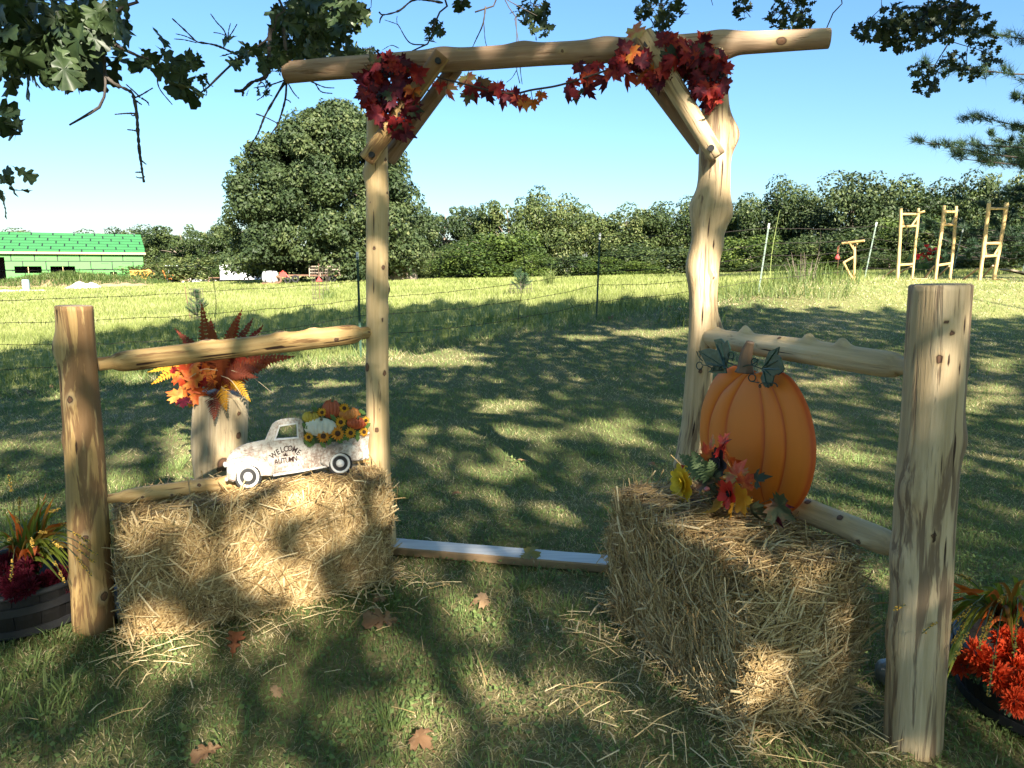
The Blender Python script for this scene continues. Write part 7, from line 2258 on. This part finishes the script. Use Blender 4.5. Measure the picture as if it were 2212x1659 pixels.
bough([(1088, -6), (1100, 17), (1114, 32), (1116, 100), (1116, 149), (1123, 180)], 5.8, .010, .003); bough([(1112, 40), (1121, 100), (1124, 150), (1128, 182)], 5.8, .004, .0025, False); bough([(1116, 152), (1106, 168), (1094, 178)], 5.8, .003, .002, False)
bough([(1096, 0), (1125, 16), (1160, 34)], 5.8, .004, .002, False)
bough([(1390, -8), (1410, 20), (1425, 45), (1422, 70)], 9.0, .010, .003); bough([(1440, -8), (1445, 20), (1430, 50)], 9.0, .008, .003)
bough([(1600, -8), (1605, 15), (1608, 36)], 9.0, .008, .003); bough([(1710, -8), (1690, 25), (1672, 50)], 9.0, .010, .004); bough([(1735, -8), (1728, 25), (1735, 50)], 9.0, .009, .003)
bough([(1818, -6), (1806, 12), (1797, 35), (1786, 60)], 8.0, .010, .006); bough([(1535, -6), (1537, 8), (1540, 12)], 8.0, .004, .003)
bough([(2004, -8), (2012, 35), (2030, 62), (2052, 88), (2090, 100), (2110, 106), (2140, 118)], 9.0, .018, .004)
bough([(2052, 88), (2040, 108), (2026, 130), (2010, 160), (2000, 190)], 9.0, .008, .003, False); bough([(1905, -6), (1902, 20), (1880, 40), (1855, 60)], 9.0, .010, .004); bough([(2012, 34), (1980, 50), (1930, 70), (1880, 66)], 9.0, .009, .004, False); bough([(2090, 100), (2088, 130), (2095, 155), (2110, 152)], 9.0, .005, .003, False)

def cluster(ex, ey, rx, ry, d, n, size, seed, single=False, hang=.4, dj=.5):
    g = np.random.default_rng(seed)
    a = g.random(n) * 6.283; q = np.sqrt(g.random(n))
    C = np.array([at(ex + math.cos(a[k]) * rx * q[k], ey + math.sin(a[k]) * ry * q[k], d + g.uniform(-dj, dj)) for k in range(n)])
    D = g.normal(size=(n, 3)) * [1, .7, .7] + np.array([0, 0, -hang]); Nn = g.normal(size=(n, 3)) * .7 + np.array([0, -.55, .35])
    s = size * g.uniform(.7, 1.15, n)
    if single:
        for k in range(n): inst('leaf', OAKM[k % 4], orient(C[k], D[k], Nn[k], s[k]), OT)
    return C, D, Nn, s
for (ex, ey, rx, ry, d, n, sz, sd) in ((140, 90, 120, 60, 3.1, 46, .165, 1), (60, 50, 90, 60, 3.1, 34, .17, 2), (110, 150, 95, 36, 3.0, 20, .17, 3), (240, 60, 36, 55, 3.0, 13, .15, 4), (30, 120, 50, 60, 3.0, 16, .16, 5), (16, 240, 34, 16, 2.9, 3, .15, 6), (22, 275, 34, 16, 2.9, 3, .15, 7), (18, 375, 36, 12, 2.9, 4, .10, 8), (20, 425, 40, 22, 2.9, 5, .12, 9),
                                       (336, 80, 18, 18, 3.1, 2, .12, 10), (345, 140, 34, 34, 3.1, 9, .14, 11), (380, 160, 38, 26, 3.1, 8, .14, 12), (390, 205, 22, 24, 3.0, 3, .17, 13), (415, 150, 28, 36, 3.3, 12, .09, 14), (435, 185, 30, 22, 3.5, 14, .07, 15), (330, 120, 12, 12, 3.1, 2, .09, 16),
                                       (700, 30, 95, 50, 4.4, 58, .17, 17), (640, 70, 60, 55, 3.9, 34, .15, 18), (610, 120, 40, 40, 3.8, 20, .13, 19), (680, 110, 60, 30, 4.5, 22, .14, 20), (550, 125, 50, 26, 3.7, 12, .12, 21), (510, 105, 30, 24, 3.7, 6, .11, 22), (740, 90, 46, 36, 4.6, 20, .13, 23)):
    cluster(ex, ey, rx, ry, d, int(n * .8) or 1, sz, sd, True, dj=.25)
Cs, Ds, Ns, Ss = [], [], [], []
for (ex, ey, rx, ry, d, n, sz, sd) in ((120, 50, 140, 60, 3.6, 46, .17, 61), (60, 120, 70, 60, 3.5, 24, .17, 62), (190, 130, 70, 45, 3.5, 20, .17, 63), (690, 40, 100, 50, 5.0, 60, .16, 64), (640, 90, 60, 50, 4.4, 26, .14, 65), (940, 60, 20, 18, 5.2, 10, .09, 31), (930, 75, 14, 20, 5.2, 8, .08, 32), (1000, 12, 18, 14, 5.6, 8, .13, 33), (1150, 30, 40, 32, 7.0, 34, .14, 34), (1170, 62, 20, 22, 7.0, 14, .13, 35), (1430, 22, 55, 28, 9.0, 60, .15, 36), (1425, 58, 26, 18, 9.0, 16, .13, 37), (1605, 18, 22, 24, 9.0, 18, .15, 38), (1690, 40, 34, 26, 9.0, 40, .14, 39), (1735, 44, 26, 26, 9.0, 30, .14, 40), (1715, 10, 46, 16, 9.0, 24, .14, 41), (730, 125, 50, 14, 6.0, 40, .10, 42), (790, 118, 22, 14, 6.0, 14, .10, 43), (560, 190, 30, 16, 4.0, 8, .06, 44),
                                       (1885, 66, 44, 28, 9.0, 62, .14, 45), (1950, 75, 56, 36, 9.0, 96, .15, 46), (2020, 50, 60, 46, 9.0, 120, .15, 47), (1960, 30, 70, 24, 9.0, 60, .14, 48), (2060, 30, 50, 34, 9.0, 70, .15, 49), (1990, 150, 30, 18, 9.0, 26, .13, 50), (2055, 130, 34, 20, 9.0, 30, .13, 51), (2000, 190, 26, 18, 9.0, 26, .13, 52), (2085, 155, 30, 18, 9.0, 20, .13, 53), (2130, 118, 30, 26, 9.0, 24, .13, 54), (2110, 60, 40, 40, 9.5, 40, .14, 55), (2025, 160, 18, 20, 9.0, 10, .12, 56)):
    C, D, Nn, s = cluster(ex, ey, rx, ry, d, n, sz, sd)
    Cs.append(C); Ds.append(D); Ns.append(Nn); Ss.append(s)
    g = random.Random(sd)
    for k in range(0, n, 5):
        e = C[k]; s0 = at(ex + g.uniform(-.2, .2) * rx, ey - ry * .5, d)
        MB().add(*tube(smooth_path([s0, (s0 + e) / 2 + [0, 0, .03], e], 6), [.004, .0037, .0033, .003, .0027, .002], 4)).build('twig', OAK_BARK, OT)
C, D, Nn, S_ = map(np.concatenate, (Cs, Ds, Ns, Ss))
V, F, T = oak_foliage(C, D, Nn, S_, np.random.default_rng(3).random(len(C)))
o = obj('leaf_sprays', V, F, OAK_SPRAY, OT, attrs={'tint': T}); tag(o, kind='stuff')

build_lawn()
